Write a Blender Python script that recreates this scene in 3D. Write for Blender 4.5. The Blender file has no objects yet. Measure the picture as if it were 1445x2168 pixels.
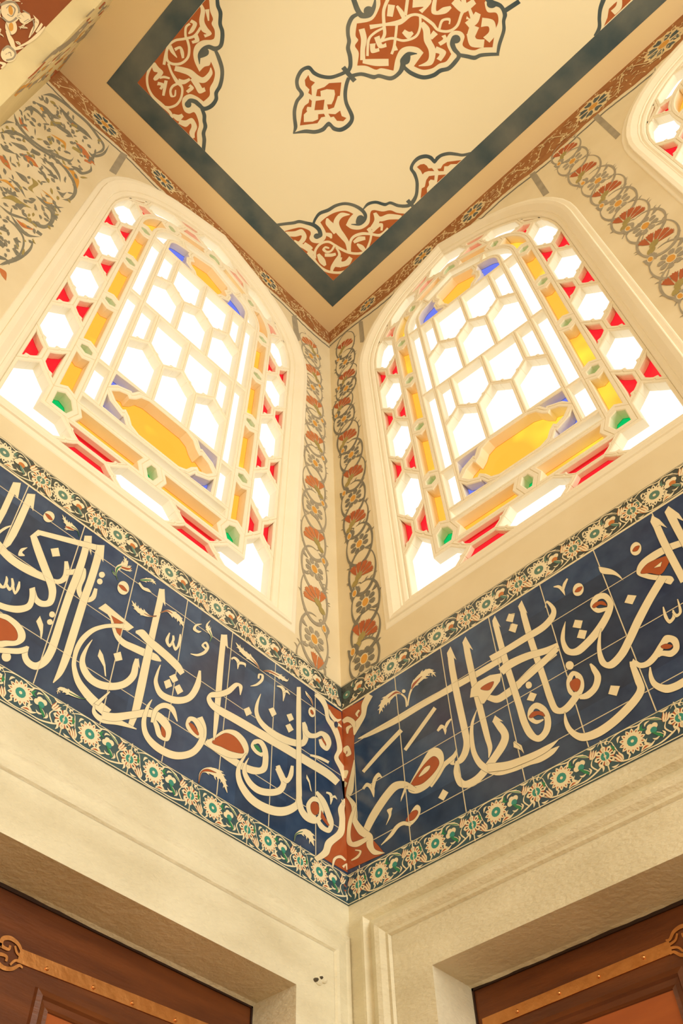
import bpy, math, random
from mathutils import Matrix, Vector
from mathutils.geometry import tessellate_polygon
random.seed(7)
scn = bpy.context.scene
col = scn.collection
# ------------------------------------------------------------------ camera
cd = bpy.data.cameras.new('camera'); cam = bpy.data.objects.new('camera', cd); col.objects.link(cam)
cd.sensor_width = 36; cd.lens = 1938.773 / 2168 * 36
cd.shift_x = 104.53 / 2168; cd.shift_y = 90.06 / 2168
cd.clip_start = .05
Rr = ((0.704992, -0.709009, 0.017106), (0.563923, 0.545775, -0.619775), (0.43009, 0.446582, 0.784593))
m = Matrix.Identity(4)
for i in range(3):
    m[i][0] = Rr[0][i]; m[i][1] = -Rr[1][i]; m[i][2] = -Rr[2][i]
m.translation = (-2.243503, -1.991657, 1.55)
cam.matrix_world = m
scn.camera = cam
# ------------------------------------------------------------------ light and exposure
w = bpy.data.worlds.new('sky'); scn.world = w; w.use_nodes = True
bg = w.node_tree.nodes['Background']
bg.inputs[0].default_value = (1.0, .985, .90, 1); bg.inputs[1].default_value = 1.25
def area(name, loc, target, sx, sy, power, colr):
    l = bpy.data.lights.new(name, 'AREA'); l.shape = 'RECTANGLE'; l.size = sx; l.size_y = sy; l.energy = power; l.color = colr
    o = bpy.data.objects.new(name, l); col.objects.link(o); o.location = loc
    o.rotation_euler = (Vector(target) - Vector(loc)).to_track_quat('-Z', 'Y').to_euler(); return o
area('opposite_window_light', (-1.6, -8.4, 3.6), (-1.0, 0, 3.4), 4.5, 4.0, 385, (1, 1.05, .98))
area('hall_fill_light', (-6.7, -3.2, 3.2), (0, -2.4, 3.8), 3, 3, 80, (1, .97, .80))  # unseen fill light, added on the hall side to brighten the right wall
scn.view_settings.view_transform = 'Standard'; scn.view_settings.look = 'None'
scn.view_settings.exposure = .17; scn.view_settings.gamma = 1
scn.view_settings.use_curve_mapping = False
scn.cycles.use_denoising = True
scn.cycles.max_bounces = 12; scn.cycles.transparent_max_bounces = 24; scn.cycles.diffuse_bounces = 6
# ------------------------------------------------------------------ materials
def mat(name, c, rough=.6, c2=None, scale=4., amt=.5, bump=0., bscale=30., metal=0., detail=4., stretch=None, spec=.4):
    mt = bpy.data.materials.new(name); mt.use_nodes = True; nt = mt.node_tree; b = nt.nodes['Principled BSDF']
    b.inputs['Roughness'].default_value = rough; b.inputs['Metallic'].default_value = metal
    b.inputs['Specular IOR Level'].default_value = spec
    tc = nt.nodes.new('ShaderNodeTexCoord'); src = tc.outputs['Object']
    if stretch:
        mp = nt.nodes.new('ShaderNodeMapping'); mp.inputs['Scale'].default_value = stretch
        nt.links.new(src, mp.inputs[0]); src = mp.outputs[0]
    b.inputs['Base Color'].default_value = (*c, 1)
    if c2:
        n = nt.nodes.new('ShaderNodeTexNoise'); n.inputs['Scale'].default_value = scale; n.inputs['Detail'].default_value = detail
        r = nt.nodes.new('ShaderNodeValToRGB')
        r.color_ramp.elements[0].position = .5 - amt / 2; r.color_ramp.elements[1].position = .5 + amt / 2
        r.color_ramp.elements[0].color = (*c, 1); r.color_ramp.elements[1].color = (*c2, 1)
        nt.links.new(src, n.inputs['Vector']); nt.links.new(n.outputs['Fac'], r.inputs[0]); nt.links.new(r.outputs[0], b.inputs['Base Color'])
    if bump:
        n2 = nt.nodes.new('ShaderNodeTexNoise'); n2.inputs['Scale'].default_value = bscale; n2.inputs['Detail'].default_value = 6
        bp = nt.nodes.new('ShaderNodeBump'); bp.inputs['Strength'].default_value = bump; bp.inputs['Distance'].default_value = .01
        nt.links.new(src, n2.inputs['Vector']); nt.links.new(n2.outputs['Fac'], bp.inputs['Height']); nt.links.new(bp.outputs[0], b.inputs['Normal'])
    return mt
def glass(name, c, c2=None, scale=3.):
    mt = bpy.data.materials.new(name); mt.use_nodes = True; nt = mt.node_tree; nt.nodes.clear()
    out = nt.nodes.new('ShaderNodeOutputMaterial'); t = nt.nodes.new('ShaderNodeBsdfTransparent'); g = nt.nodes.new('ShaderNodeBsdfGlossy')
    g.inputs['Roughness'].default_value = .08; mx = nt.nodes.new('ShaderNodeMixShader'); mx.inputs[0].default_value = .03
    t.inputs[0].default_value = (*c, 1)
    if c2:
        tc = nt.nodes.new('ShaderNodeTexCoord'); n = nt.nodes.new('ShaderNodeTexNoise'); n.inputs['Scale'].default_value = scale
        r = nt.nodes.new('ShaderNodeValToRGB'); r.color_ramp.elements[0].position = .52; r.color_ramp.elements[1].position = .72
        r.color_ramp.elements[0].color = (*c, 1); r.color_ramp.elements[1].color = (*c2, 1)
        nt.links.new(tc.outputs['Object'], n.inputs['Vector']); nt.links.new(n.outputs['Fac'], r.inputs[0]); nt.links.new(r.outputs[0], t.inputs[0])
    nt.links.new(t.outputs[0], mx.inputs[1]); nt.links.new(g.outputs[0], mx.inputs[2]); nt.links.new(mx.outputs[0], out.inputs[0])
    return mt
M = dict(
 plaster=mat('upper_wall_plaster', (.70, .57, .35), .85, (.83, .72, .51), 2.2, .5, .12, 14),
 ceil=mat('ceiling_field_paint', (.84, .75, .51), .9, (.87, .78, .55), 1.2, .6),
 margin=mat('ceiling_margin_paint', (.78, .59, .31), .9, (.82, .64, .36), 1.6, .6),
 marble=mat('cream_marble', (.66, .59, .42), .55, (.82, .76, .58), 3.6, .45, .5, 45, stretch=(1, 1, 2.5)),
 stone=mat('floor_stone', (.46, .30, .13), .6, (.54, .36, .17), 2.),
 stucco=mat('white_stucco', (.90, .82, .66), .8, (.86, .77, .58), 5, .7, .08, 40),
 soffit=mat('arch_plaster', (.76, .64, .36), .85, (.70, .58, .32), 6),
 blue=mat('tile_cobalt', (.016, .038, .098), .16, (.042, .080, .165), 13, .5, detail=9, spec=.5),
 cream=mat('tile_cream_glaze', (.80, .68, .44), .25, (.86, .75, .52), 8, .6),
 red=mat('tile_bole_red', (.44, .10, .028), .3, (.36, .08, .026), 14, .6),
 green=mat('tile_green', (.03, .22, .09), .3),
 line=mat('tile_ink_line', (.012, .018, .026), .3),
 grout=mat('tile_grout', (.70, .60, .40), .8),
 bandU=mat('tile_band_slate', (.050, .062, .060), .3, (.080, .092, .080), 14, .5),
 bandL=mat('tile_band_teal', (.026, .055, .095), .3, (.055, .115, .125), 9, .4),
 teal=mat('tile_turquoise', (.04, .27, .22), .3), tealU=mat('tile_grey_green', (.11, .22, .17), .3),
 orange=mat('tile_orange_stroke', (.55, .19, .05), .35),
 pblue=mat('paint_slate_blue', (.048, .078, .088), .85, (.165, .172, .142), 3.2, .34, detail=9),
 pred=mat('paint_brick_red', (.47, .135, .032), .85, (.40, .10, .025), 7, .6),
 pcream=mat('paint_cream', (.86, .72, .47), .9),
 slate=mat('paint_grey_vine', (.29, .25, .185), .9, (.42, .355, .25), 16, .6),
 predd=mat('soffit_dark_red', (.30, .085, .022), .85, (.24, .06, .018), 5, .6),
 slatep=mat('paint_blue_grey_scroll', (.175, .17, .135), .9, (.29, .265, .195), 18, .6),
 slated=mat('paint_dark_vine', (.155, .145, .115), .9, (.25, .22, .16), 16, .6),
 carn=mat('paint_carnation_red', (.52, .155, .045), .9, (.60, .22, .08), 22, .6),
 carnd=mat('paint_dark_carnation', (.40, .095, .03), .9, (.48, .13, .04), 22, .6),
 orc=mat('paint_ochre_orange', (.68, .33, .06), .9),
 olive=mat('paint_olive', (.33, .25, .075), .9, (.42, .33, .12), 20, .6),
 brown=mat('cornice_brown_red', (.30, .105, .028), .85, (.42, .19, .06), 11, .5, detail=8),
 wood=mat('door_walnut', (.085, .021, .005), .38, (.17, .047, .010), 3.5, .5, .1, 20, stretch=(1, 1, 7)),
 woodp=mat('door_panel_cherry', (.32, .075, .018), .3, (.42, .11, .025), 4, .5, stretch=(1, 1, 6)),
 woodshade=mat('door_painted_shadow', (.03, .011, .006), .5),
 brass=mat('copper_strap', (.76, .36, .13), .38, (.58, .24, .075), 18, .6, .25, 24, metal=1.),
 iron=mat('dark_iron', (.13, .11, .085), .5, metal=.8),
 clear=glass('clear_glass', (.99, .99, .97)), gred=glass('ruby_glass', (.80, .012, .022)),
 gamber=glass('amber_glass', (.93, .41, .045), (1.0, .74, .06), 2.6), ggreen=glass('emerald_glass', (.0, .42, .10)),
 gblue=glass('cobalt_glass', (.12, .16, .72)),
)
nt = M['blue'].node_tree; b = nt.nodes['Principled BSDF']; lk = b.inputs['Base Color'].links[0]; src_ = lk.from_socket
tc = nt.nodes.new('ShaderNodeTexCoord'); sn = nt.nodes.new('ShaderNodeVectorMath'); sn.operation = 'SNAP'; sn.inputs[1].default_value = (.2445, .2445, .257)
wn = nt.nodes.new('ShaderNodeTexWhiteNoise'); mr = nt.nodes.new('ShaderNodeMapRange'); mr.inputs[3].default_value = .72; mr.inputs[4].default_value = 1.2
mx = nt.nodes.new('ShaderNodeVectorMath'); mx.operation = 'SCALE'
of = nt.nodes.new('ShaderNodeVectorMath'); of.inputs[1].default_value = (.08, .06, -.0)
nt.links.new(tc.outputs['Object'], of.inputs[0]); nt.links.new(of.outputs[0], sn.inputs[0]); nt.links.new(sn.outputs[0], wn.inputs['Vector']); nt.links.new(wn.outputs['Value'], mr.inputs[0])
nt.links.new(src_, mx.inputs[0]); nt.links.new(mr.outputs[0], mx.inputs['Scale']); nt.links.new(mx.outputs[0], b.inputs['Base Color'])
CM = dict(q='cream', c='cream', r='red', g='green', b='blue', k='pcream', s='slate', o='orc', y='olive')
# ------------------------------------------------------------------ frames of reference (u, v along the surface, h above it)
ZC = 8.07
SA = (-.398, 5.8); SD = (-.17064, .98533); SN = (-.98533, -.17064)
def mL(u, v, h=0): return (u, -h, v)
def mR(u, v, h=0): return (-h, -u, v)
def mC(u, v, h=0): return (u, v, ZC - h)
def mA(u, v, h=0): return (-2.52 + h, u, v)
def mS(u, v, h=0): return (u, SA[0] + SD[0] * v + SN[0] * h, SA[1] + SD[1] * v + SN[1] * h)
class MB:
    def __init__(s, f): s.f = f; s.v = []; s.p = []
    def pt(s, u, v, h): s.v.append(s.f(u, v, h)); return len(s.v) - 1
    def face(s, pts): s.p.append([s.pt(*q) for q in pts])
    def fill(s, loops, h):
        tri = tessellate_polygon([[Vector((a, b, 0)) for a, b in l] for l in loops])
        fl = [q for l in loops for q in l]; base = len(s.v)
        for a, b in fl: s.pt(a, b, h)
        for t in tri: s.p.append([base + i for i in t])
    def strip(s, A, B, closed=False):          # A, B: lists of (u, v, h)
        ia = [s.pt(*q) for q in A]; ib = [s.pt(*q) for q in B]; n = len(A)
        for i in range(n if closed else n - 1):
            j = (i + 1) % n; s.p.append([ia[i], ia[j], ib[j], ib[i]])
    def box(s, u0, u1, v0, v1, h0, h1):
        c = [s.pt(u, v, h) for h in (h0, h1) for u, v in ((u0, v0), (u1, v0), (u1, v1), (u0, v1))]
        for f in ((0, 1, 2, 3), (4, 5, 6, 7), (0, 1, 5, 4), (1, 2, 6, 5), (2, 3, 7, 6), (3, 0, 4, 7)): s.p.append([c[i] for i in f])
    def build(s, name, mt, parent=None, smooth=False):
        me = bpy.data.meshes.new(name); me.from_pydata(s.v, [], s.p); me.materials.append(M[mt]); me.update()
        if smooth: me.polygons.foreach_set('use_smooth', [True] * len(me.polygons))
        o = bpy.data.objects.new(name, me); col.objects.link(o)
        if parent: o.parent = parent
        return o
def tag(o, label=None, cat=None, kind=None):
    if label: o['label'] = label
    if cat: o['category'] = cat
    if kind: o['kind'] = kind
    return o
def empty(name, loc):
    o = bpy.data.objects.new(name, None); col.objects.link(o); o.location = loc; o.empty_display_size = .1
    bpy.context.view_layer.update(); return o
def under(o, root):                              # parent a mesh with world coordinates under an Empty that stands elsewhere
    o.parent = root; o.matrix_parent_inverse = Matrix.Translation(root.location).inverted(); return o
def cr(P, n=5, closed=False):                    # Catmull-Rom through tuples of any length
    out = []; N = len(P); rng = N if closed else N - 1
    for i in range(rng):
        if closed: a, b, c, d = P[(i - 1) % N], P[i], P[(i + 1) % N], P[(i + 2) % N]
        else: a, b, c, d = P[max(i - 1, 0)], P[i], P[i + 1], P[min(i + 2, N - 1)]
        if b == c: continue
        if a == b and not (i == 0 and not closed): pass
        for k in range(n):
            t = k / n
            out.append(tuple(.5 * (2 * bb + (cc - aa) * t + (2 * aa - 5 * bb + 4 * cc - dd) * t * t + (3 * bb - aa - 3 * cc + dd) * t ** 3) for aa, bb, cc, dd in zip(a, b, c, d)))
    if not closed: out.append(tuple(float(x) for x in P[-1]))
    return out
def ribbon(pts, n=5):                            # centre line with widths -> two edges
    P = cr([tuple(map(float, p)) for p in pts], n); L = []; Rr_ = []
    for i, p in enumerate(P):
        a = P[max(i - 1, 0)]; b = P[min(i + 1, len(P) - 1)]; dx, dy = b[0] - a[0], b[1] - a[1]; q = math.hypot(dx, dy) or 1
        nx, ny = -dy / q * p[2] / 2, dx / q * p[2] / 2; L.append((p[0] + nx, p[1] + ny)); Rr_.append((p[0] - nx, p[1] - ny))
    return L, Rr_
def area2(l): return sum(l[i][0] * l[(i + 1) % len(l)][1] - l[(i + 1) % len(l)][0] * l[i][1] for i in range(len(l)))
def offset(l, d):                                # inward offset of a closed polygon
    l = [p for i, p in enumerate(l) if math.hypot(p[0] - l[i - 1][0], p[1] - l[i - 1][1]) > 1e-6]
    sg = 1 if area2(l) > 0 else -1; out = []; n = len(l)
    for i in range(n):
        a, b, c = l[i - 1], l[i], l[(i + 1) % n]
        e1 = (b[0] - a[0], b[1] - a[1]); e2 = (c[0] - b[0], c[1] - b[1]); q1 = math.hypot(*e1); q2 = math.hypot(*e2)
        n1 = (-e1[1] / q1 * sg, e1[0] / q1 * sg); n2 = (-e2[1] / q2 * sg, e2[0] / q2 * sg)
        bx, by = n1[0] + n2[0], n1[1] + n2[1]; k = bx * bx + by * by
        s = 2 * d / max(k, .55); out.append((b[0] + bx * s, b[1] + by * s))
    return out
SLOPE = .000005                                   # a stroke climbs this much along its length, so it never lies in its own plane where it crosses itself
def inked(items, f, h0, dh, parent, names, ink=None, inkw=.0011, cm=None, split=False):
    """paint layers from traced data: each stroke lies a hair above the one before it"""
    mbs = {}; cm = cm or CM; h = h0
    for kind, c, data in items:
        key = cm[c]; mb = mbs.setdefault((key, len(mbs)) if split else (key, 0), MB(f))
        if kind == 'R':
            P = cr([tuple(x / 1000 for x in q) for q in data], 6); A = [(p[0], p[1]) for p in P]; B = [(p[2], p[3]) for p in P]
        else:
            l = [tuple(x / 1000 for x in q) for q in data]
            if kind == 'S': l = cr(l, 6, True)
        if ink and c in 'crgb' and kind != 'H':
            k = mbs.setdefault((ink, -1), MB(f))
            if kind == 'R':
                A2 = []; B2 = []
                for i, (a, b) in enumerate(zip(A, B)):
                    q = math.hypot(a[0] - b[0], a[1] - b[1]) or 1; ex = (a[0] - b[0]) / q * inkw; ey = (a[1] - b[1]) / q * inkw
                    A2.append((a[0] + ex, a[1] + ey, h + i * SLOPE / len(A))); B2.append((b[0] - ex, b[1] - ey, h + i * SLOPE / len(A)))
                k.strip(A2, B2)
            else: k.fill([offset(l, -inkw)], h)
            h += dh
        if kind == 'R': mb.strip([(*a, h + i * SLOPE / len(A)) for i, a in enumerate(A)], [(*b, h + i * SLOPE / len(A)) for i, b in enumerate(B)])
        else: mb.fill([l], h)
        h += dh * (.15 if c == 'q' else 1)
    res = []
    for (key, _), mb in mbs.items():
        if not mb.p: continue
        o = mb.build(names.get(key, key), key); under(o, parent) if parent.type == 'EMPTY' else setattr(o, 'parent', parent); res.append(o)
    return res
D={'callL':[('P','c',[(-1695,4209),(-1669,4232),(-1656,4146),(-1673,4157),(-1673,4043),(-1676,3984),(-1684,3915),(-1698,3959),(-1695,4047),(-1695,4129)]),
('R','c',[(-1670,3915,-1679,3919),(-1661,3949,-1669,3953),(-1651,3977,-1657,3983),(-1638,4007,-1640,4009)]),
('P','c',[(-1633,4203),(-1606,4227),(-1590,4139),(-1607,4157),(-1608,4047),(-1611,3976),(-1617,3921),(-1632,3880),(-1642,3885),(-1638,3913),(-1635,4013),(-1633,4129)]),
('R','c',[(-1671,3871,-1661,3910),(-1613,3848,-1604,3886),(-1569,3844,-1563,3882),(-1523,3849,-1520,3888),(-1473,3864,-1471,3896),(-1437,3880,-1438,3902),(-1410,3899,-1420,3915),(-1391,3938,-1412,3938),(-1392,3982,-1413,3966),(-1410,4021,-1422,4010)]),
('R','c',[(-1400,3955,-1407,3977),(-1379,3974,-1387,3996),(-1360,4001,-1368,4019),(-1350,4017,-1340,4043),(-1353,3992,-1329,4005),(-1352,3943,-1332,3954),(-1343,3909,-1328,3929),(-1321,3892,-1313,3918),(-1292,3901,-1298,3923),(-1271,3939,-1289,3938),(-1273,3988,-1286,3982)]),
('R','c',[(-1380,4196,-1354,4213),(-1374,4107,-1347,4121),(-1375,3991,-1346,4002),(-1380,3882,-1352,3892),(-1381,3763,-1354,3773),(-1381,3664,-1353,3674),(-1383,3600,-1355,3604),(-1391,3555,-1368,3547),(-1405,3530,-1398,3504),(-1425,3528,-1435,3502),(-1438,3543,-1456,3530),(-1441,3572,-1452,3569)]),
('H','c',[(-1381,4196),(-1353,4221),(-1333,4124),(-1351,4150)]),
('R','c',[(-1324,4196,-1296,4213),(-1321,4110,-1291,4126),(-1321,4002,-1292,4013),(-1325,3901,-1296,3912),(-1326,3800,-1297,3811),(-1327,3693,-1298,3703),(-1327,3609,-1300,3617),(-1329,3545,-1309,3547),(-1332,3497,-1329,3496)]),
('H','c',[(-1323,4195),(-1294,4220),(-1280,4132),(-1296,4146)]),
('P','c',[(-1568,4014),(-1550,4069),(-1324,4195),(-1321,4164),(-1536,4051),(-1549,4029)]),
('P','c',[(-1551,4030),(-1501,3982),(-1520,3975)]),
('R','c',[(-1566,4015,-1550,4041),(-1546,3981,-1526,4013),(-1515,3937,-1494,3971),(-1483,3896,-1462,3929),(-1452,3857,-1429,3887),(-1438,3828,-1413,3846),(-1435,3796,-1414,3789),(-1450,3780,-1449,3752),(-1470,3783,-1482,3758),(-1490,3815,-1505,3794)]),
('R','c',[(-1505,3793,-1487,3809),(-1496,3762,-1477,3772),(-1496,3728,-1477,3720),(-1518,3700,-1508,3675),(-1551,3677,-1548,3651),(-1590,3664,-1589,3639)]),
('R','c',[(-1609,3730,-1605,3743),(-1593,3722,-1592,3737),(-1578,3738,-1588,3740),(-1580,3771,-1589,3765),(-1589,3784,-1592,3781)]),
('R','c',[(-1584,3746,-1579,3758),(-1564,3733,-1566,3748),(-1555,3766,-1565,3761),(-1568,3792,-1574,3787)]),
('R','c',[(-1562,3753,-1555,3764),(-1543,3733,-1545,3747),(-1535,3769,-1546,3765),(-1542,3797,-1547,3795)]),
('R','c',[(-1562,3959,-1561,3958),(-1581,3933,-1571,3930),(-1580,3899,-1570,3921),(-1560,3914,-1560,3919)]),
('P','c',[(-1484,4023),(-1459,4052),(-1443,4020),(-1468,3994)]),
('S','c',[(-1260,4077),(-1261,4067),(-1265,4057),(-1272,4051),(-1279,4051),(-1283,4058),(-1283,4068),(-1278,4078),(-1271,4084),(-1265,4084)]),
('S','c',[(-1262,4038),(-1262,4029),(-1266,4019),(-1273,4014),(-1279,4014),(-1283,4020),(-1283,4030),(-1279,4039),(-1272,4045),(-1266,4044)]),
('S','c',[(-1394,3758),(-1394,3750),(-1397,3741),(-1403,3737),(-1410,3737),(-1413,3743),(-1413,3751),(-1410,3759),(-1404,3764),(-1398,3764)]),
('S','c',[(-1393,3722),(-1393,3714),(-1397,3706),(-1403,3702),(-1408,3702),(-1412,3708),(-1412,3716),(-1408,3723),(-1403,3728),(-1397,3727)]),
('S','c',[(-1485,3497),(-1484,3485),(-1489,3474),(-1498,3468),(-1506,3469),(-1512,3477),(-1513,3489),(-1508,3500),(-1499,3507),(-1491,3505)]),
('S','c',[(-1586,3612),(-1563,3628),(-1537,3639),(-1497,3635),(-1469,3615),(-1462,3585),(-1477,3553),(-1503,3529),(-1549,3499)]),
('S','r',[(-1580,3593),(-1548,3613),(-1525,3614),(-1502,3605),(-1488,3586),(-1490,3564),(-1517,3544),(-1556,3520)]),
('R','c',[(-1534,3479,-1539,3498),(-1495,3503,-1501,3522),(-1463,3525,-1471,3544),(-1439,3553,-1449,3570)]),
('P','c',[(-1441,3714),(-1421,3688),(-1414,3657),(-1411,3627),(-1415,3628),(-1424,3655),(-1447,3683)]),
('P','c',[(-1251,3904),(-1229,3947),(-1097,3927),(-1116,3894),(-1181,3862),(-1197,3896),(-1211,3905)]),
('P','r',[(-1195,3911),(-1141,3915),(-1175,3884)]),
('R','c',[(-1181,3858,-1164,3880),(-1159,3826,-1144,3851),(-1127,3812,-1118,3844),(-1086,3817,-1080,3853),(-1036,3827,-1030,3865),(-991,3839,-983,3874),(-961,3854,-959,3860)]),
('P','r',[(-1167,3868),(-1140,3885),(-1144,3848),(-1157,3853)]),
('R','c',[(-1134,3915,-1131,3895),(-1180,3881,-1176,3864),(-1219,3845,-1212,3831),(-1256,3798,-1243,3788),(-1283,3738,-1265,3734),(-1294,3680,-1276,3684),(-1292,3630,-1277,3638),(-1284,3592,-1269,3606),(-1260,3547,-1243,3571),(-1223,3518,-1206,3551),(-1183,3500,-1167,3538),(-1128,3487,-1112,3529)]),
('R','c',[(-1242,3755,-1240,3755),(-1258,3705,-1248,3706),(-1266,3650,-1248,3659),(-1255,3609,-1236,3633),(-1220,3581,-1207,3613),(-1173,3581,-1171,3614),(-1120,3609,-1128,3636),(-1074,3656,-1092,3672),(-1046,3718,-1072,3716),(-1047,3772,-1070,3761),(-1054,3800,-1066,3794)]),
('H','c',[(-1068,3785),(-1052,3804),(-1039,3763),(-1049,3773)]),
('P','c',[(-1206,3736),(-1189,3722),(-1171,3687),(-1158,3642),(-1164,3644),(-1176,3676),(-1207,3703)]),
('P','c',[(-1152,3754),(-1127,3782),(-1113,3753),(-1137,3728)]),
('R','c',[(-1027,4198,-1002,4213),(-1027,4122,-998,4138),(-1029,4026,-1001,4040),(-1031,3934,-1003,3948),(-1034,3840,-1003,3854),(-1036,3737,-1003,3752),(-1037,3652,-1004,3666),(-1037,3577,-1008,3587),(-1041,3501,-1022,3506)]),
('H','c',[(-1027,4193),(-1003,4215),(-985,4130),(-1003,4149)]),
('R','c',[(-1086,3906,-1087,3917),(-1068,3905,-1057,3945),(-1035,3894,-1019,3932),(-991,3885,-975,3926),(-942,3876,-924,3917),(-897,3863,-877,3902),(-869,3852,-853,3878)]),
('R','c',[(-962,3838,-958,3840),(-972,3789,-961,3794),(-973,3740,-957,3755),(-941,3700,-928,3730),(-872,3713,-873,3745),(-807,3772,-826,3785),(-775,3861,-802,3854),(-781,3937,-791,3931)]),
('P','c',[(-934,3776),(-912,3804),(-896,3780),(-920,3751)]),
('P','c',[(-916,3813),(-893,3842),(-875,3823),(-895,3796)]),
('P','c',[(-887,3783),(-867,3809),(-846,3789),(-868,3758)]),
('R','c',[(-948,4014,-943,4016),(-958,3965,-944,3975),(-935,3946,-937,3962),(-919,3993,-930,3989),(-924,4017,-932,4011)]),
('R','c',[(-931,3976,-922,3988),(-908,3948,-908,3967),(-889,4001,-902,3996),(-895,4046,-901,4042)]),
('R','c',[(-1179,3513,-1176,3516),(-1175,3473,-1164,3488),(-1137,3460,-1133,3486),(-1075,3488,-1074,3511),(-1006,3513,-1006,3517)]),
('R','c',[(-1137,3473,-1140,3504),(-1092,3493,-1099,3523),(-1033,3542,-1042,3567),(-975,3587,-978,3618),(-935,3597,-921,3635),(-902,3580,-874,3609),(-896,3553,-876,3546),(-907,3555,-920,3535),(-925,3585,-941,3567),(-953,3607,-960,3598)]),
('S','r',[(-913,3586),(-894,3575),(-892,3551),(-907,3555)]),
('P','c',[(-1177,3513),(-1134,3596),(-1131,3592),(-1161,3515)]),
('R','c',[(-946,3580,-958,3575),(-938,3634,-955,3635),(-915,3665,-920,3686),(-888,3671,-874,3695),(-854,3643,-850,3647)]),
('R','c',[(-970,3668,-967,3669),(-987,3622,-974,3625),(-993,3554,-975,3565),(-971,3502,-954,3524),(-915,3478,-903,3510),(-838,3491,-838,3522),(-764,3550,-781,3566),(-725,3632,-752,3627),(-725,3697,-750,3680),(-749,3735,-771,3712)]),
('R','c',[(-732,3648,-758,3632),(-738,3687,-762,3664),(-771,3710,-783,3685),(-807,3695,-796,3683),(-816,3653,-798,3667),(-795,3632,-782,3653),(-759,3628,-750,3647)]),
('S','r',[(-803,3668),(-784,3675),(-757,3655),(-760,3642),(-784,3649)]),
('R','c',[(-728,3621,-715,3653),(-692,3620,-678,3653),(-648,3617,-634,3650),(-604,3614,-590,3647),(-540,3616,-528,3651),(-484,3631,-483,3664),(-432,3675,-457,3681),(-422,3732,-451,3717),(-431,3780,-456,3759),(-460,3803,-473,3777),(-499,3781,-488,3768),(-513,3742,-494,3756),(-488,3724,-477,3743),(-455,3727,-447,3751)]),
('S','g',[(-498,3758),(-478,3766),(-460,3750),(-465,3743),(-485,3745)]),
('S','c',[(-722,3637),(-689,3676),(-657,3723),(-622,3754),(-581,3769),(-541,3757),(-522,3726),(-531,3687),(-562,3657),(-610,3632),(-659,3623),(-702,3623)]),
('S','r',[(-693,3652),(-650,3714),(-623,3734),(-588,3737),(-557,3719),(-546,3691),(-600,3666),(-650,3657)]),
('R','c',[(-707,4189,-679,4206),(-707,4088,-679,4106),(-706,3977,-677,3994),(-702,3873,-674,3889),(-698,3780,-674,3793),(-693,3697,-677,3706),(-689,3663,-684,3665)]),
('H','c',[(-706,4188),(-677,4210),(-665,4139),(-681,4149)]),
('R','c',[(-581,3949,-585,3947),(-576,4000,-593,3982),(-611,3993,-602,3979),(-650,3935,-634,3921),(-688,3895,-679,3873),(-725,3865,-714,3848),(-740,3826,-720,3841),(-720,3798,-703,3829),(-674,3792,-659,3832),(-610,3797,-594,3840),(-491,3805,-473,3850),(-354,3815,-334,3862),(-212,3823,-189,3871),(-118,3828,-91,3876),(-58,3821,-31,3861)]),
('R','c',[(-481,4024,-478,4025),(-502,3960,-487,3967),(-505,3908,-485,3924),(-481,3872,-463,3898),(-431,3854,-414,3888),(-367,3855,-352,3894),(-300,3873,-292,3911),(-238,3909,-252,3931),(-211,3966,-244,3951),(-216,4015,-247,3992),(-231,4039,-248,4024)]),
('R','c',[(-242,3983,-221,4011),(-216,3967,-201,4000),(-169,3992,-173,4014),(-138,4023,-135,4050),(-123,4017,-92,4055),(-114,3997,-77,4020),(-110,3983,-102,3967),(-117,3992,-141,3965),(-128,4016,-153,3994)]),
('S','r',[(-138,4015),(-116,4008),(-108,3992),(-123,3996)]),
('R','c',[(-282,4196,-259,4212),(-283,4082,-255,4100),(-280,3946,-253,3963),(-278,3817,-250,3834),(-277,3726,-248,3742),(-276,3639,-246,3652),(-292,3609,-266,3599),(-333,3573,-323,3542),(-382,3548,-389,3508),(-441,3536,-457,3497),(-488,3539,-512,3504),(-530,3562,-555,3535),(-550,3591,-573,3574),(-553,3625,-570,3620),(-536,3676,-546,3675),(-528,3701,-531,3701)]),
('R','c',[(-275,3648,-248,3666),(-262,3594,-234,3619),(-224,3571,-203,3604),(-168,3587,-176,3608),(-132,3641,-155,3635),(-134,3700,-155,3681),(-181,3701,-177,3679),(-220,3648,-194,3654),(-215,3609,-192,3628),(-191,3590,-168,3615)]),
('S','r',[(-153,3665),(-155,3646),(-164,3629),(-178,3620),(-191,3623),(-198,3636),(-197,3655),(-187,3672),(-173,3681),(-160,3679)]),
('R','c',[(-175,3721,-161,3737),(-145,3696,-120,3722),(-121,3657,-91,3682),(-104,3617,-73,3635),(-107,3600,-97,3583),(-128,3600,-147,3574),(-149,3611,-167,3593)]),
('P','r',[(-140,3658),(-98,3616),(-107,3608),(-144,3626)]),
('R','c',[(-520,3685,-518,3685),(-541,3641,-528,3646),(-543,3602,-524,3618),(-514,3567,-494,3594),(-465,3558,-454,3591),(-401,3583,-403,3612),(-346,3628,-368,3639),(-325,3687,-355,3670),(-347,3721,-373,3697),(-366,3742,-384,3725)]),
('R','c',[(-358,3683,-341,3711),(-323,3682,-328,3703),(-294,3731,-318,3725),(-291,3781,-306,3774)]),
('H','c',[(-386,3711),(-363,3742),(-336,3698),(-352,3666)]),
('P','c',[(-561,3891),(-535,3920),(-518,3898),(-545,3866)]),
('P','c',[(-435,3974),(-408,4001),(-390,3977),(-414,3947)]),
('P','c',[(-337,4008),(-310,4033),(-295,4011),(-320,3982)]),
('P','c',[(-341,3950),(-316,3976),(-295,3957),(-322,3925)]),
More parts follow.
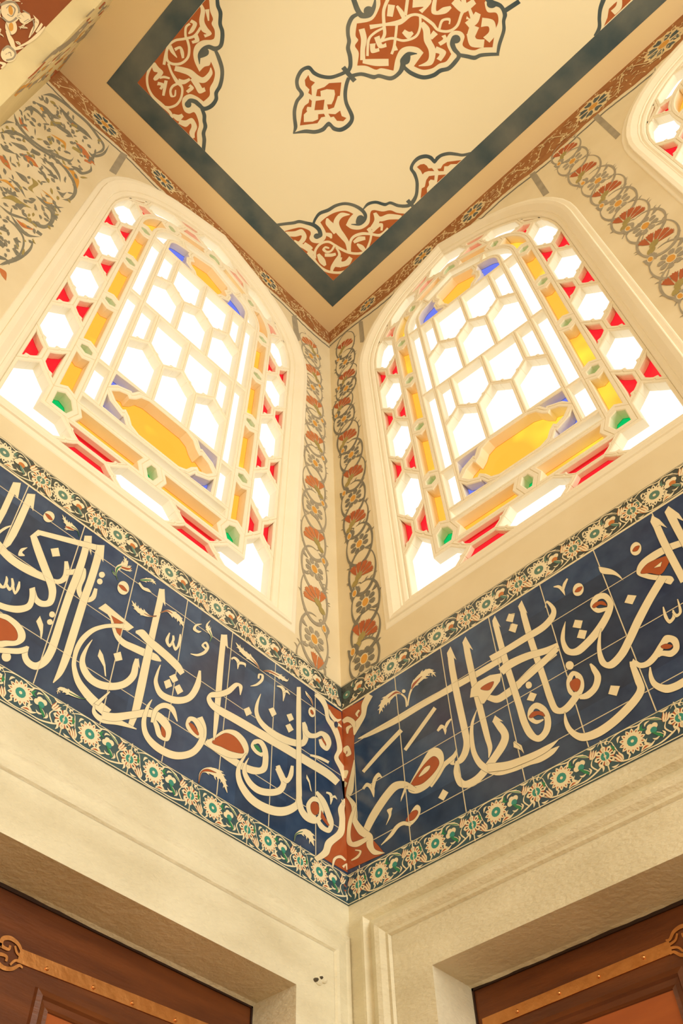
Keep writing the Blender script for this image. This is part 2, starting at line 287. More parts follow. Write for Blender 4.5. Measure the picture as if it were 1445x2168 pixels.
('R','c',[(-839,3981,-839,3985),(-806,3994,-808,4005),(-772,4032,-782,4038),(-757,4077,-770,4070),(-775,4096,-777,4082),(-795,4061,-784,4069),(-775,4052,-769,4065)]),
('R','c',[(-535,4026,-536,4028),(-501,4053,-507,4060),(-472,4098,-485,4098),(-471,4133,-482,4119),(-498,4120,-490,4117),(-501,4092,-491,4097)]),
('R','c',[(-641,4094,-646,4100),(-631,4107,-627,4122),(-615,4100,-600,4115),(-609,4067,-606,4069)]),
('R','c',[(-604,4090,-611,4092),(-596,4102,-598,4116),(-576,4112,-569,4127),(-570,4105,-568,4107)]),
('R','c',[(-396,4121,-395,4127),(-374,4126,-365,4143),(-363,4113,-345,4127),(-359,4066,-356,4067)]),
('R','c',[(-355,4108,-360,4113),(-341,4125,-338,4141),(-322,4125,-320,4128)]),
('R','c',[(-114,3752,-111,3761),(-97,3754,-86,3769),(-92,3743,-74,3753),(-90,3713,-87,3714)]),
('R','c',[(-81,3745,-85,3751),(-67,3757,-63,3770),(-53,3756,-50,3759)]),
('S','c',[(-171,4133),(-172,4116),(-180,4099),(-193,4088),(-205,4089),(-212,4100),(-211,4117),(-203,4134),(-190,4144),(-178,4144)]),
('S','r',[(-185,4123),(-182,4117),(-183,4110),(-188,4105),(-193,4104),(-199,4108),(-201,4114),(-200,4121),(-196,4126),(-190,4127)]),
('R','c',[(-203,3880,-199,3892),(-152,3895,-146,3912),(-98,3904,-91,3920)]),
('P','c',[(-221,3781),(-204,3761),(-192,3715),(-200,3720),(-209,3749),(-223,3762)]),
('R','c',[(-808,4171,-807,4169),(-835,4147,-828,4142),(-845,4111,-831,4126),(-819,4111,-817,4125),(-804,4130,-805,4132)]),
('S','c',[(-1511,4183),(-1511,4164),(-1518,4145),(-1530,4133),(-1542,4133),(-1550,4145),(-1550,4164),(-1544,4184),(-1532,4195),(-1519,4195)]),
('S','r',[(-1547,4167),(-1530,4173),(-1514,4161),(-1529,4153)]),
('S','c',[(-1155,4098),(-1152,4077),(-1159,4055),(-1172,4041),(-1187,4039),(-1198,4051),(-1200,4072),(-1194,4094),(-1181,4109),(-1166,4110)]),
('S','r',[(-1197,4073),(-1178,4084),(-1158,4072),(-1177,4063)]),
('R','c',[(-1398,4172,-1399,4170),(-1412,4199,-1414,4193),(-1437,4208,-1442,4182),(-1460,4205,-1466,4187),(-1486,4221,-1487,4219)]),
('R','q',[(-1435,4205,-1441,4197),(-1440,4211,-1443,4207),(-1446,4214,-1446,4213)]),
('R','q',[(-1446,4204,-1451,4197),(-1450,4209,-1453,4205),(-1455,4211,-1455,4210)]),
('R','q',[(-1442,4192,-1439,4185),(-1447,4183,-1446,4179),(-1453,4177,-1453,4177)]),
('R','q',[(-1452,4193,-1450,4187),(-1456,4186,-1455,4182),(-1461,4181,-1461,4180)]),
('R','q',[(-1458,4201,-1463,4199),(-1460,4209,-1462,4207),(-1462,4214,-1463,4214)]),
('R','q',[(-1470,4211,-1474,4209),(-1471,4217,-1473,4216),(-1473,4222,-1474,4221)]),
('R','q',[(-1465,4195,-1465,4188),(-1470,4191,-1470,4187),(-1474,4190,-1475,4189)]),
('R','q',[(-1475,4206,-1475,4200),(-1479,4203,-1480,4200),(-1483,4202,-1483,4201)]),
('R','g',[(-1398,4172,-1399,4171),(-1413,4197,-1414,4195),(-1439,4196,-1439,4194)]),
('R','c',[(-1425,4188,-1425,4182),(-1446,4192,-1448,4167),(-1463,4174,-1463,4171)]),
('R','q',[(-1445,4190,-1449,4181),(-1451,4193,-1453,4188),(-1458,4193,-1458,4192)]),
('R','q',[(-1452,4185,-1456,4177),(-1457,4188,-1459,4183),(-1463,4187,-1463,4186)]),
('R','q',[(-1449,4176,-1445,4171),(-1453,4166,-1451,4162),(-1457,4158,-1457,4157)]),
('R','q',[(-1456,4173,-1452,4169),(-1459,4165,-1457,4162),(-1463,4158,-1462,4158)]),
('R','r',[(-1425,4186,-1425,4184),(-1447,4184,-1447,4174),(-1463,4173,-1463,4172)]),
('R','c',[(-1204,4095,-1206,4093),(-1216,4115,-1220,4111),(-1212,4149,-1227,4149),(-1194,4174,-1209,4187),(-1182,4212,-1195,4203),(-1205,4232,-1207,4230)]),
('R','q',[(-1217,4142,-1217,4151),(-1210,4147,-1210,4152),(-1204,4154,-1204,4155)]),
('R','q',[(-1210,4157,-1209,4165),(-1204,4161,-1204,4165),(-1199,4167,-1199,4168)]),
('R','q',[(-1219,4153,-1225,4151),(-1220,4162,-1223,4161),(-1219,4170,-1220,4170)]),
('R','q',[(-1211,4167,-1216,4164),(-1212,4174,-1215,4173),(-1211,4181,-1212,4181)]),
('R','q',[(-1197,4171,-1198,4184),(-1187,4180,-1189,4186),(-1180,4192,-1180,4192)]),
('R','q',[(-1192,4185,-1192,4195),(-1184,4192,-1185,4197),(-1178,4202,-1178,4202)]),
('R','q',[(-1201,4186,-1210,4181),(-1204,4197,-1209,4195),(-1204,4209,-1204,4209)]),
('R','q',[(-1195,4197,-1203,4193),(-1197,4206,-1201,4205),(-1197,4216,-1198,4216)]),
('R','q',[(-1183,4213,-1189,4211),(-1183,4221,-1186,4219),(-1185,4227,-1186,4227)]),
('R','q',[(-1192,4222,-1196,4221),(-1192,4229,-1195,4228),(-1194,4234,-1194,4234)]),
('R','q',[(-1191,4207,-1192,4199),(-1196,4204,-1197,4199),(-1201,4203,-1201,4202)]),
('R','q',[(-1198,4218,-1199,4211),(-1203,4215,-1203,4211),(-1207,4214,-1207,4214)]),
('R','g',[(-1205,4095,-1205,4094),(-1217,4114,-1219,4112),(-1217,4149,-1222,4149),(-1201,4180,-1202,4181)]),
('R','c',[(-1206,4160,-1205,4179),(-1176,4171,-1178,4194),(-1161,4199,-1162,4201)]),
('R','q',[(-1177,4173,-1174,4184),(-1169,4175,-1168,4181),(-1161,4181,-1161,4182)]),
('R','q',[(-1170,4182,-1168,4191),(-1163,4184,-1163,4189),(-1157,4189,-1157,4190)]),
('R','q',[(-1175,4187,-1182,4187),(-1174,4198,-1178,4199),(-1171,4208,-1172,4209)]),
('R','q',[(-1169,4194,-1175,4194),(-1168,4203,-1171,4204),(-1165,4211,-1166,4212)]),
('R','r',[(-1205,4166,-1205,4173),(-1177,4178,-1178,4187),(-1162,4199,-1162,4201)]),
('R','c',[(-1213,4111,-1215,4107),(-1225,4117,-1229,4108),(-1238,4122,-1239,4120)]),
('R','g',[(-1214,4110,-1214,4108),(-1226,4115,-1228,4111),(-1239,4122,-1239,4120)]),
('R','c',[(-1118,4167,-1118,4171),(-1095,4180,-1098,4196),(-1070,4203,-1068,4220),(-1046,4205,-1045,4208)]),
('R','q',[(-1097,4179,-1094,4188),(-1091,4180,-1090,4184),(-1085,4183,-1085,4184)]),
('R','q',[(-1085,4192,-1082,4198),(-1080,4192,-1079,4196),(-1075,4194,-1075,4195)]),
('R','q',[(-1095,4191,-1099,4192),(-1093,4199,-1095,4201),(-1089,4207,-1090,4207)]),
('R','q',[(-1082,4201,-1087,4202),(-1081,4208,-1083,4209),(-1078,4214,-1079,4214)]),
('R','q',[(-1073,4205,-1068,4209),(-1070,4200,-1068,4203),(-1067,4197,-1066,4198)]),
('R','q',[(-1062,4204,-1058,4207),(-1060,4200,-1058,4202),(-1057,4197,-1056,4198)]),
('R','q',[(-1066,4213,-1068,4219),(-1062,4219,-1062,4222),(-1057,4222,-1057,4223)]),
('R','q',[(-1057,4210,-1058,4215),(-1053,4215,-1053,4218),(-1049,4218,-1049,4219)]),
('R','g',[(-1118,4168,-1118,4170),(-1096,4184,-1097,4191),(-1068,4211,-1069,4212)]),
('R','c',[(-1121,4148,-1115,4160),(-1100,4134,-1095,4149),(-1078,4138,-1074,4157),(-1058,4147,-1057,4150)]),
('R','c',[(-1015,4053,-1015,4049),(-1042,4033,-1042,4025),(-1066,4036,-1071,4009),(-1098,4031,-1106,4010),(-1130,4043,-1131,4041)]),
('R','q',[(-1063,4033,-1071,4025),(-1069,4040,-1072,4035),(-1076,4042,-1076,4041)]),
('R','q',[(-1079,4031,-1085,4024),(-1084,4036,-1087,4031),(-1089,4037,-1090,4037)]),
('R','q',[(-1072,4020,-1069,4012),(-1078,4010,-1077,4005),(-1086,4003,-1085,4002)]),
('R','q',[(-1086,4019,-1084,4013),(-1092,4011,-1091,4007),(-1097,4005,-1097,4005)]),
('R','q',[(-1096,4027,-1102,4024),(-1097,4036,-1101,4033),(-1101,4041,-1102,4041)]),
('R','q',[(-1110,4036,-1115,4033),(-1111,4042,-1114,4040),(-1114,4047,-1115,4046)]),
('R','q',[(-1105,4020,-1105,4011),(-1111,4014,-1112,4010),(-1117,4012,-1117,4011)]),
('R','q',[(-1117,4029,-1117,4022),(-1122,4025,-1123,4021),(-1127,4023,-1127,4022)]),
('R','r',[(-1015,4052,-1015,4050),(-1042,4031,-1042,4028),(-1069,4023,-1069,4022)]),
('R','c',[(-1001,4078,-1003,4080),(-974,4107,-975,4118),(-953,4103,-945,4132),(-923,4105,-910,4131),(-887,4088,-886,4090)]),
('R','q',[(-956,4106,-947,4115),(-950,4099,-946,4104),(-943,4097,-943,4097)]),
('R','q',[(-940,4108,-933,4115),(-936,4103,-932,4107),(-930,4100,-930,4101)]),
('R','q',[(-946,4121,-949,4129),(-938,4131,-939,4136),(-930,4138,-930,4139)]),
('R','q',[(-932,4120,-934,4127),(-926,4129,-926,4133),(-919,4135,-919,4135)]),
('R','q',[(-925,4110,-916,4114),(-924,4100,-919,4103),(-920,4093,-919,4094)]),
('R','q',[(-909,4099,-903,4102),(-909,4090,-905,4093),(-906,4085,-905,4085)]),
('R','q',[(-913,4119,-913,4129),(-905,4125,-904,4130),(-898,4127,-898,4128)]),
('R','q',[(-900,4105,-900,4114),(-894,4110,-893,4115),(-888,4112,-887,4113)]),
('R','r',[(-1002,4079,-1002,4080),(-974,4110,-975,4115),(-949,4117,-949,4119)]),
('R','c',[(-1209,3511,-1209,3509),(-1231,3504,-1232,3497),(-1270,3505,-1272,3487),(-1306,3495,-1302,3485),(-1308,3466,-1306,3466)]),
('R','q',[(-1268,3503,-1273,3497),(-1273,3507,-1275,3503),(-1279,3507,-1279,3507)]),
('R','q',[(-1283,3499,-1287,3494),(-1288,3502,-1289,3499),(-1292,3503,-1292,3502)]),
('R','q',[(-1273,3494,-1269,3489),(-1277,3487,-1275,3484),(-1281,3482,-1281,3481)]),
('R','q',[(-1288,3491,-1285,3488),(-1291,3486,-1289,3483),(-1294,3482,-1294,3481)]),
('R','q',[(-1308,3491,-1305,3488),(-1311,3486,-1309,3485),(-1313,3481,-1313,3480)]),
('R','q',[(-1309,3480,-1307,3477),(-1311,3476,-1310,3475),(-1313,3471,-1312,3471)]),
('R','q',[(-1303,3488,-1299,3492),(-1300,3486,-1298,3487),(-1298,3482,-1297,3482)]),
('R','q',[(-1305,3478,-1302,3481),(-1302,3476,-1300,3477),(-1300,3473,-1300,3473)]),
('R','g',[(-1209,3511,-1209,3510),(-1232,3502,-1232,3499),(-1271,3496,-1271,3495)]),
('R','c',[(-729,3455,-732,3454),(-723,3499,-731,3499),(-700,3514,-703,3535),(-668,3519,-655,3554),(-638,3518,-622,3536),(-606,3484,-604,3486)]),
('R','q',[(-707,3514,-699,3523),(-699,3511,-695,3516),(-690,3511,-690,3512)]),
('R','q',[(-688,3521,-681,3529),(-681,3519,-678,3523),(-674,3519,-674,3520)]),
('R','q',[(-698,3528,-704,3533),(-692,3538,-694,3541),(-684,3546,-684,3547)]),
('R','q',[(-681,3533,-685,3537),(-675,3541,-677,3544),(-669,3548,-669,3548)]),
('R','q',[(-673,3524,-660,3532),(-668,3513,-662,3518),(-660,3507,-659,3507)]),
('R','q',[(-657,3522,-646,3528),(-653,3513,-648,3517),(-646,3508,-646,3508)]),
('R','q',[(-655,3539,-657,3552),(-642,3550,-642,3557),(-630,3556,-630,3557)]),
('R','q',[(-642,3534,-644,3544),(-632,3543,-631,3549),(-621,3548,-621,3549)]),
('R','q',[(-638,3523,-631,3523),(-639,3514,-635,3515),(-638,3507,-637,3508)]),
('R','q',[(-625,3505,-619,3505),(-626,3498,-623,3498),(-625,3492,-625,3492)]),
('R','q',[(-627,3527,-624,3535),(-619,3529,-617,3534),(-613,3529,-612,3530)]),
('R','q',[(-616,3508,-614,3515),(-610,3510,-608,3514),(-605,3510,-604,3510)]),
('R','r',[(-730,3454,-731,3454),(-725,3499,-728,3499),(-701,3520,-702,3529),(-661,3536,-661,3537)]),
('R','c',[(-280,3456,-283,3455),(-270,3487,-276,3488),(-240,3504,-240,3526),(-219,3507,-194,3535),(-182,3484,-180,3486)]),
('R','q',[(-248,3504,-237,3513),(-241,3500,-235,3505),(-231,3499,-231,3500)]),
('R','q',[(-231,3509,-223,3516),(-225,3505,-221,3509),(-218,3505,-217,3505)]),
('R','q',[(-235,3518,-240,3525),(-226,3529,-228,3533),(-216,3537,-216,3537)]),
('R','q',[(-221,3521,-225,3526),(-214,3529,-215,3532),(-205,3535,-205,3536)]),
('R','q',[(-220,3514,-208,3516),(-222,3502,-215,3504),(-219,3493,-219,3493)]),
('R','q',[(-206,3499,-196,3501),(-207,3489,-202,3491),(-206,3482,-205,3482)]),
('R','q',[(-202,3521,-197,3533),(-189,3526,-185,3533),(-178,3527,-178,3528)]),
('R','q',[(-191,3505,-187,3515),(-180,3509,-177,3514),(-172,3510,-171,3510)]),
('R','g',[(-281,3456,-282,3455),(-272,3487,-274,3488),(-240,3515,-240,3516)]),
('R','c',[(-493,4148,-496,4144),(-508,4169,-515,4158),(-541,4187,-555,4159),(-585,4191,-599,4166),(-629,4201,-630,4198)]),
('R','q',[(-540,4184,-550,4177),(-544,4192,-549,4187),(-551,4196,-551,4195)]),
('R','q',[(-562,4185,-569,4178),(-565,4191,-569,4187),(-570,4194,-571,4193)]),
('R','q',[(-552,4171,-551,4162),(-561,4161,-561,4156),(-570,4155,-570,4154)]),
('R','q',[(-571,4174,-570,4166),(-578,4166,-578,4161),(-585,4161,-585,4160)]),
('R','q',[(-584,4187,-593,4182),(-586,4196,-590,4192),(-590,4201,-591,4201)]),
('R','q',[(-603,4195,-609,4191),(-604,4202,-607,4199),(-607,4207,-608,4206)]),
('R','q',[(-596,4177,-596,4168),(-604,4170,-605,4165),(-611,4166,-612,4166)]),
('R','q',[(-612,4187,-612,4179),(-619,4181,-619,4177),(-625,4178,-625,4177)]),
('R','r',[(-494,4147,-495,4145),(-510,4165,-513,4161),(-548,4174,-549,4173)]),
('R','c',[(-474,4151,-474,4155),(-441,4166,-436,4183),(-391,4172,-382,4198),(-343,4184,-340,4197),(-330,4209,-332,4209)]),
('R','q',[(-443,4167,-437,4173),(-439,4163,-436,4167),(-434,4163,-434,4164)]),
('R','q',[(-419,4173,-414,4178),(-416,4170,-413,4173),(-412,4169,-411,4170)]),
('R','q',[(-436,4177,-438,4181),(-431,4184,-431,4187),(-425,4189,-425,4190)]),
('R','q',[(-413,4181,-415,4185),(-409,4187,-409,4189),(-404,4191,-404,4192)]),
('R','q',[(-393,4174,-385,4183),(-389,4169,-384,4174),(-382,4168,-381,4168)]),
('R','q',[(-372,4179,-365,4186),(-368,4174,-364,4178),(-362,4173,-362,4174)]),
('R','q',[(-383,4188,-385,4195),(-375,4198,-376,4202),(-367,4205,-367,4206)]),
('R','q',[(-363,4190,-365,4196),(-357,4198,-357,4202),(-350,4204,-350,4205)]),
('R','r',[(-474,4152,-474,4154),(-439,4171,-438,4178),(-387,4184,-386,4186)]),
('R','c',[(-758,4106,-761,4105),(-749,4143,-756,4137),(-761,4174,-778,4154),(-777,4187,-787,4181),(-768,4220,-770,4220)]),
('R','q',[(-762,4170,-769,4168),(-761,4180,-765,4178),(-763,4188,-764,4188)]),
('R','q',[(-769,4178,-775,4176),(-768,4186,-772,4185),(-770,4193,-770,4192)]),
('R','q',[(-772,4164,-775,4154),(-780,4160,-782,4154),(-787,4159,-787,4158)]),
('R','q',[(-778,4173,-779,4165),(-784,4169,-785,4165),(-789,4169,-790,4168)]),
('R','g',[(-758,4106,-760,4105),(-751,4141,-754,4138),(-769,4165,-770,4163)]),
('R','c',[(-185,4155,-188,4152),(-193,4186,-203,4176),(-217,4201,-226,4188),(-231,4208,-233,4205)]),
('R','r',[(-186,4154,-187,4153),(-196,4183,-200,4179),(-221,4195,-222,4194)])],'spanL':[('P','r',[(-130,4222),(-9,4235),(-5,4046),(-5,3723),(1,3461),(-146,3459),(-89,3530),(-38,3600),(-10,3661),(-22,3726),(-2,3811),(-2,3913),(-36,3987),(-29,4088),(-51,4160),(-102,4200)]),
('R','c',[(-177,4217,-164,4241),(-143,4208,-117,4244),(-118,4182,-92,4207),(-107,4131,-84,4154),(-76,4101,-44,4136),(-51,4063,-20,4090),(-43,4011,-11,4028),(-62,3953,-35,3972),(-31,3911,2,3940),(-15,3865,8,3882)]),
('R','c',[(-10,3784,4,3787),(-46,3720,-9,3736),(-41,3669,-7,3685),(-55,3611,-20,3613),(-116,3540,-83,3537),(-136,3489,-107,3484),(-180,3439,-165,3429)]),
('R','c',[(-89,4197,-84,4202),(-81,4165,-65,4185),(-47,4153,-38,4178),(-12,4188,-14,4194)]),
('R','c',[(-50,4116,-54,4116),(-29,4143,-33,4158),(-13,4145,-8,4154)]),
('R','c',[(-82,3441,-87,3439),(-67,3483,-79,3483),(-42,3502,-39,3516),(-16,3502,-9,3511)]),
('R','c',[(-23,3469,-33,3474),(-14,3485,-5,3498),(-10,3469,-3,3473)]),
('R','c',[(-26,3772,-22,3775),(-19,3749,-12,3758),(-3,3764,-7,3767)]),
('S','b',[(-33,4149),(-36,4138),(-42,4129),(-49,4124),(-54,4127),(-56,4135),(-54,4146),(-48,4155),(-41,4160),(-35,4157)])],'callR':[('R','c',[(87,4041,87,4044),(133,4022,126,4043),(227,4007,216,4039),(310,3999,297,4036),(438,3999,426,4035),(579,3991,569,4026),(697,3986,689,4019),(813,3986,806,4016)]),
('R','c',[(577,4181,605,4166),(574,4110,603,4096),(575,3997,605,3984),(579,3881,609,3869),(584,3771,613,3760),(583,3727,610,3709),(569,3695,592,3670),(549,3676,559,3652),(532,3670,513,3677),(553,3722,550,3724)]),
('H','c',[(576,4197),(598,4219),(614,4131),(603,4154),(606,4159),(576,4173)]),
('R','c',[(656,4178,683,4165),(655,4111,684,4098),(658,3996,686,3985),(662,3880,690,3870),(668,3775,694,3767),(673,3700,696,3693),(678,3653,696,3644),(673,3613,676,3611)]),
('H','c',[(655,4201),(674,4222),(696,4128),(682,4153),(683,4158),(656,4172)]),
('R','c',[(422,3620,407,3641),(460,3645,447,3661),(492,3673,478,3693),(519,3680,508,3702),(544,3691,531,3708),(553,3718,549,3722)]),
('S','c',[(325,3684),(371,3731),(428,3783),(462,3780),(488,3747),(489,3701),(459,3665),(415,3631),(359,3628),(319,3655)]),
('S','r',[(328,3679),(383,3724),(436,3748),(460,3734),(467,3702),(439,3676),(388,3659),(348,3667)]),
('S','c',[(370,3696),(401,3719),(426,3716),(419,3701),(395,3694)]),
('R','c',[(354,3653,344,3642),(309,3707,299,3681),(254,3732,268,3692),(207,3715,234,3679),(157,3680,187,3646),(115,3641,146,3610),(80,3591,107,3567)]),
('P','c',[(301,3686),(316,3681),(277,3632),(280,3649)]),
('R','c',[(538,3674,551,3667),(523,3628,547,3620),(537,3565,559,3579),(588,3535,581,3569),(640,3545,622,3575),(704,3584,684,3613),(752,3620,728,3649),(770,3660,740,3673),(758,3711,730,3707),(735,3752,718,3747)]),
('R','c',[(663,3842,665,3840),(629,3798,640,3788),(613,3738,630,3729),(610,3664,631,3661),(633,3590,654,3601),(690,3529,698,3556),(757,3507,754,3538),(821,3499,818,3530),(864,3489,860,3519),(911,3493,905,3517),(940,3510,940,3512)]),
('H','c',[(715,3749),(732,3771),(759,3726),(741,3739)]),
('R','c',[(707,3865,717,3884),(750,3819,753,3852),(797,3815,787,3851),(852,3825,839,3860),(926,3854,914,3887),(977,3863,968,3896),(1022,3872,1015,3901)]),
('P','c',[(644,3912),(656,3951),(692,3964),(746,3960),(794,3937),(781,3905),(736,3876),(698,3849),(686,3855),(679,3898)]),
('S','r',[(696,3923),(722,3929),(755,3920),(731,3895)]),
('R','c',[(111,3854,99,3871),(212,3900,198,3921),(319,3942,306,3965)]),
('R','c',[(326,3841,314,3857),(405,3894,392,3913),(490,3953,478,3972)]),
('R','c',[(105,3777,96,3789),(121,3783,122,3801),(136,3760,156,3760),(150,3718,153,3717)]),
('R','c',[(157,3753,142,3764),(170,3787,154,3803),(185,3794,182,3817),(196,3783,200,3785)]),
('R','c',[(483,3843,477,3854),(502,3848,500,3868),(507,3838,521,3837),(511,3813,513,3812)]),
('R','c',[(518,3833,510,3842),(534,3850,524,3864),(549,3863,546,3870)]),
('P','c',[(444,3564),(469,3588),(490,3563),(465,3541)]),
('P','c',[(879,4197),(906,4180),(886,4143),(862,4173)]),
('P','c',[(879,4141),(905,4118),(888,4087),(863,4115)]),
('S','c',[(287,3532),(322,3570),(348,3583),(363,3562),(353,3533),(322,3515),(301,3517)]),
('S','r',[(291,3542),(318,3564),(342,3563),(349,3547),(325,3531)]),
('R','c',[(315,3521,310,3509),(281,3546,282,3529),(245,3546,256,3529),(212,3523,223,3509),(170,3500,172,3497)]),
('R','c',[(233,3629,237,3624),(210,3629,231,3613),(217,3601,226,3594),(200,3570,202,3569)]),
('P','c',[(785,3623),(777,3599),(802,3577),(811,3553),(808,3590)]),
('R','c',[(353,4050,346,4053),(354,4096,345,4098),(333,4136,326,4134)]),
('R','c',[(359,4051,352,4058),(375,4100,367,4108),(392,4125,384,4134)]),
('R','c',[(331,4138,328,4132),(301,4172,306,4146),(250,4174,270,4134),(218,4151,236,4127),(207,4102,209,4100)]),
('R','q',[(302,4170,300,4161),(292,4175,291,4170),(283,4177,283,4176)]),
('R','q',[(283,4166,281,4159),(274,4170,274,4166),(267,4172,267,4171)]),
('R','q',[(302,4156,311,4149),(302,4146,306,4142),(299,4139,300,4138)]),
('R','q',[(283,4154,290,4148),(283,4146,287,4142),(281,4140,281,4140)]),
('R','q',[(255,4171,254,4156),(240,4176,241,4168),(228,4175,228,4174)]),
('R','q',[(241,4161,240,4149),(229,4165,229,4158),(219,4165,219,4164)]),
('R','q',[(259,4148,273,4140),(262,4132,269,4127),(261,4120,261,4119)]),
('R','q',[(244,4143,256,4136),(247,4129,253,4125),(246,4119,246,4119)]),
('R','q',[(220,4150,224,4138),(212,4148,214,4142),(206,4143,207,4142)]),
('R','q',[(213,4130,216,4121),(206,4129,208,4124),(201,4125,202,4124)]),
('R','q',[(228,4134,236,4133),(233,4123,238,4122),(236,4114,237,4113)]),
('R','q',[(219,4118,226,4117),(224,4109,228,4108),(226,4101,227,4101)]),
('R','r',[(330,4136,329,4134),(302,4164,305,4154),(260,4155,261,4153)]),
('R','c',[(386,4122,382,4128),(408,4130,391,4157),(451,4139,434,4178),(482,4149,485,4171),(508,4112,509,4113)]),
('R','q',[(403,4131,404,4141),(413,4127,413,4133),(422,4127,422,4128)]),
('R','q',[(421,4140,422,4149),(430,4137,430,4141),(437,4137,437,4137)]),
('R','q',[(401,4147,391,4154),(400,4159,395,4163),(401,4167,401,4168)]),
('R','q',[(420,4153,412,4158),(419,4163,415,4166),(421,4170,420,4170)]),
('R','q',[(444,4143,448,4155),(458,4134,459,4141),(471,4131,471,4131)]),
('R','q',[(462,4146,466,4156),(474,4139,475,4145),(484,4136,484,4137)]),
('R','q',[(445,4162,433,4174),(446,4177,440,4184),(451,4187,451,4188)]),
('R','q',[(463,4162,453,4172),(464,4174,459,4180),(468,4182,468,4183)]),
('R','q',[(475,4161,484,4155),(477,4150,481,4148),(480,4139,481,4139)]),
('R','q',[(488,4139,495,4135),(489,4130,493,4129),(492,4121,493,4121)]),
('R','q',[(487,4157,488,4166),(496,4154,497,4158),(503,4148,504,4149)]),
('R','q',[(498,4136,498,4144),(505,4134,506,4137),(511,4129,511,4130)]),
('R','r',[(385,4124,383,4126),(403,4138,396,4149),(443,4158,442,4159)]),
('S','c',[(353,4134),(351,4130),(346,4129),(340,4133),(336,4139),(335,4146),(337,4150),(342,4151),(348,4147),(352,4141)]),
('R','c',[(804,4180,828,4170),(805,4099,830,4089),(808,3970,835,3961),(815,3860,841,3852),(821,3755,847,3748),(825,3673,852,3669),(840,3607,864,3615),(876,3566,877,3593),(917,3580,899,3603),(936,3625,913,3636),(930,3683,908,3678),(900,3725,894,3701),(867,3718,882,3699),(855,3680,874,3677),(879,3641,885,3655),(910,3639,910,3645)]),
('H','c',[(805,4214),(821,4233),(834,4154),(828,4170),(828,4166),(803,4181)]),
('S','r',[(861,3686),(882,3695),(910,3677),(917,3652),(895,3672),(869,3675)]),
('R','c',[(929,4175,952,4165),(927,4131,952,4121),(928,4008,954,4000),(934,3883,959,3876),(939,3784,963,3778),(942,3708,966,3704),(953,3647,972,3659),(994,3620,989,3650),(1038,3637,1023,3665),(1079,3675,1057,3697),(1085,3730,1062,3731),(1058,3768,1059,3747),(1028,3744,1045,3729),(1022,3693,1038,3692),(1041,3655,1052,3662)]),
('H','c',[(926,4204),(947,4223),(956,4140),(949,4160),(953,4163),(928,4173)]),
('S','r',[(1038,3728),(1061,3732),(1074,3712),(1065,3688),(1050,3679),(1037,3699)]),
('R','c',[(1054,3642,1055,3659),(1085,3627,1080,3655),(1124,3642,1109,3666),(1147,3682,1125,3695),(1141,3727,1123,3727),(1129,3757,1123,3757)]),
('R','c',[(766,4018,759,4050),(839,4014,831,4047),(928,4013,920,4048),(1004,4013,995,4048),(1053,4037,1037,4066),(1068,4082,1050,4088),(1045,4143,1041,4133),(1029,4117,1032,4113)]),
('R','c',[(801,3924,786,3965),(842,3933,832,3975),(912,3925,909,3962),(985,3903,983,3935),(1038,3898,1036,3924)]),
('R','c',[(1025,3913,1034,3887),(969,3895,981,3864),(909,3878,921,3846),(848,3861,860,3829)]),
('R','c',[(1251,3946,1250,3934),(1217,3966,1209,3948),(1212,3985,1193,3997),(1228,4001,1221,4030),(1246,3992,1260,4012),(1253,3962,1274,3956),(1242,3941,1260,3917),(1214,3913,1230,3882),(1175,3885,1190,3851),(1134,3865,1145,3830),(1094,3855,1096,3820),(1073,3869,1054,3856),(1066,3910,1049,3916),(1074,3947,1062,3958),(1089,3994,1088,3996)]),
('S','r',[(1200,3991),(1219,3997),(1242,3983),(1248,3955),(1227,3977),(1205,3977)]),
('P','c',[(1124,3977),(1150,3953),(1134,3924),(1107,3951)]),
('P','c',[(1128,3923),(1153,3899),(1135,3870),(1110,3895)]),
('P','c',[(881,4197),(904,4174),(888,4142),(862,4169)]),
('P','c',[(885,4139),(906,4115),(888,4084),(863,4115)]),
('P','c',[(1330,3947),(1356,3922),(1332,3896),(1309,3923)]),
('P','c',[(1168,3629),(1196,3608),(1175,3579),(1151,3603)]),
('P','c',[(888,3782),(910,3758),(891,3736),(867,3758)]),
('S','c',[(1432,4104),(1421,4094),(1408,4096),(1399,4109),(1397,4128),(1403,4147),(1414,4157),(1427,4156),(1436,4142),(1438,4123)]),
('S','r',[(1404,4124),(1418,4136),(1433,4128),(1419,4113)]),
('S','c',[(1188,4082),(1177,4072),(1164,4074),(1153,4087),(1150,4106),(1155,4124),(1166,4135),(1180,4133),(1190,4120),(1193,4100)]),
('S','r',[(1157,4102),(1172,4113),(1189,4104),(1175,4091)]),
('S','c',[(1069,3788),(1063,3779),(1055,3778),(1046,3784),(1041,3795),(1041,3807),(1046,3816),(1055,3817),(1064,3811),(1069,3800)]),
('S','c',[(900,3807),(896,3800),(889,3799),(881,3803),(877,3812),(877,3823),(881,3830),(888,3831),(895,3827),(900,3817)]),
('R','c',[(1085,4187,1086,4191),(1101,4169,1108,4180),(1109,4146,1121,4148),(1117,4114,1118,4114)]),
('R','c',[(1122,4143,1114,4153),(1134,4162,1125,4176),(1149,4182,1145,4190)]),
('S','c',[(1271,4151),(1271,4151),(1309,4104),(1328,4059),(1335,4019),(1335,4019),(1314,4066),(1273,4111)]),
('R','c',[(1591,4035,1588,4003),(1567,4042,1564,4011),(1519,4058,1518,4024),(1463,4064,1466,4027),(1411,4054,1420,4023),(1386,4014,1406,4010),(1410,3967,1421,3983),(1443,3928,1453,3947),(1467,3891,1485,3917),(1474,3884,1489,3894)]),
('S','r',[(1399,4006),(1433,4028),(1485,4018),(1521,4004),(1521,4004),(1489,3969),(1457,3950),(1428,3981)]),
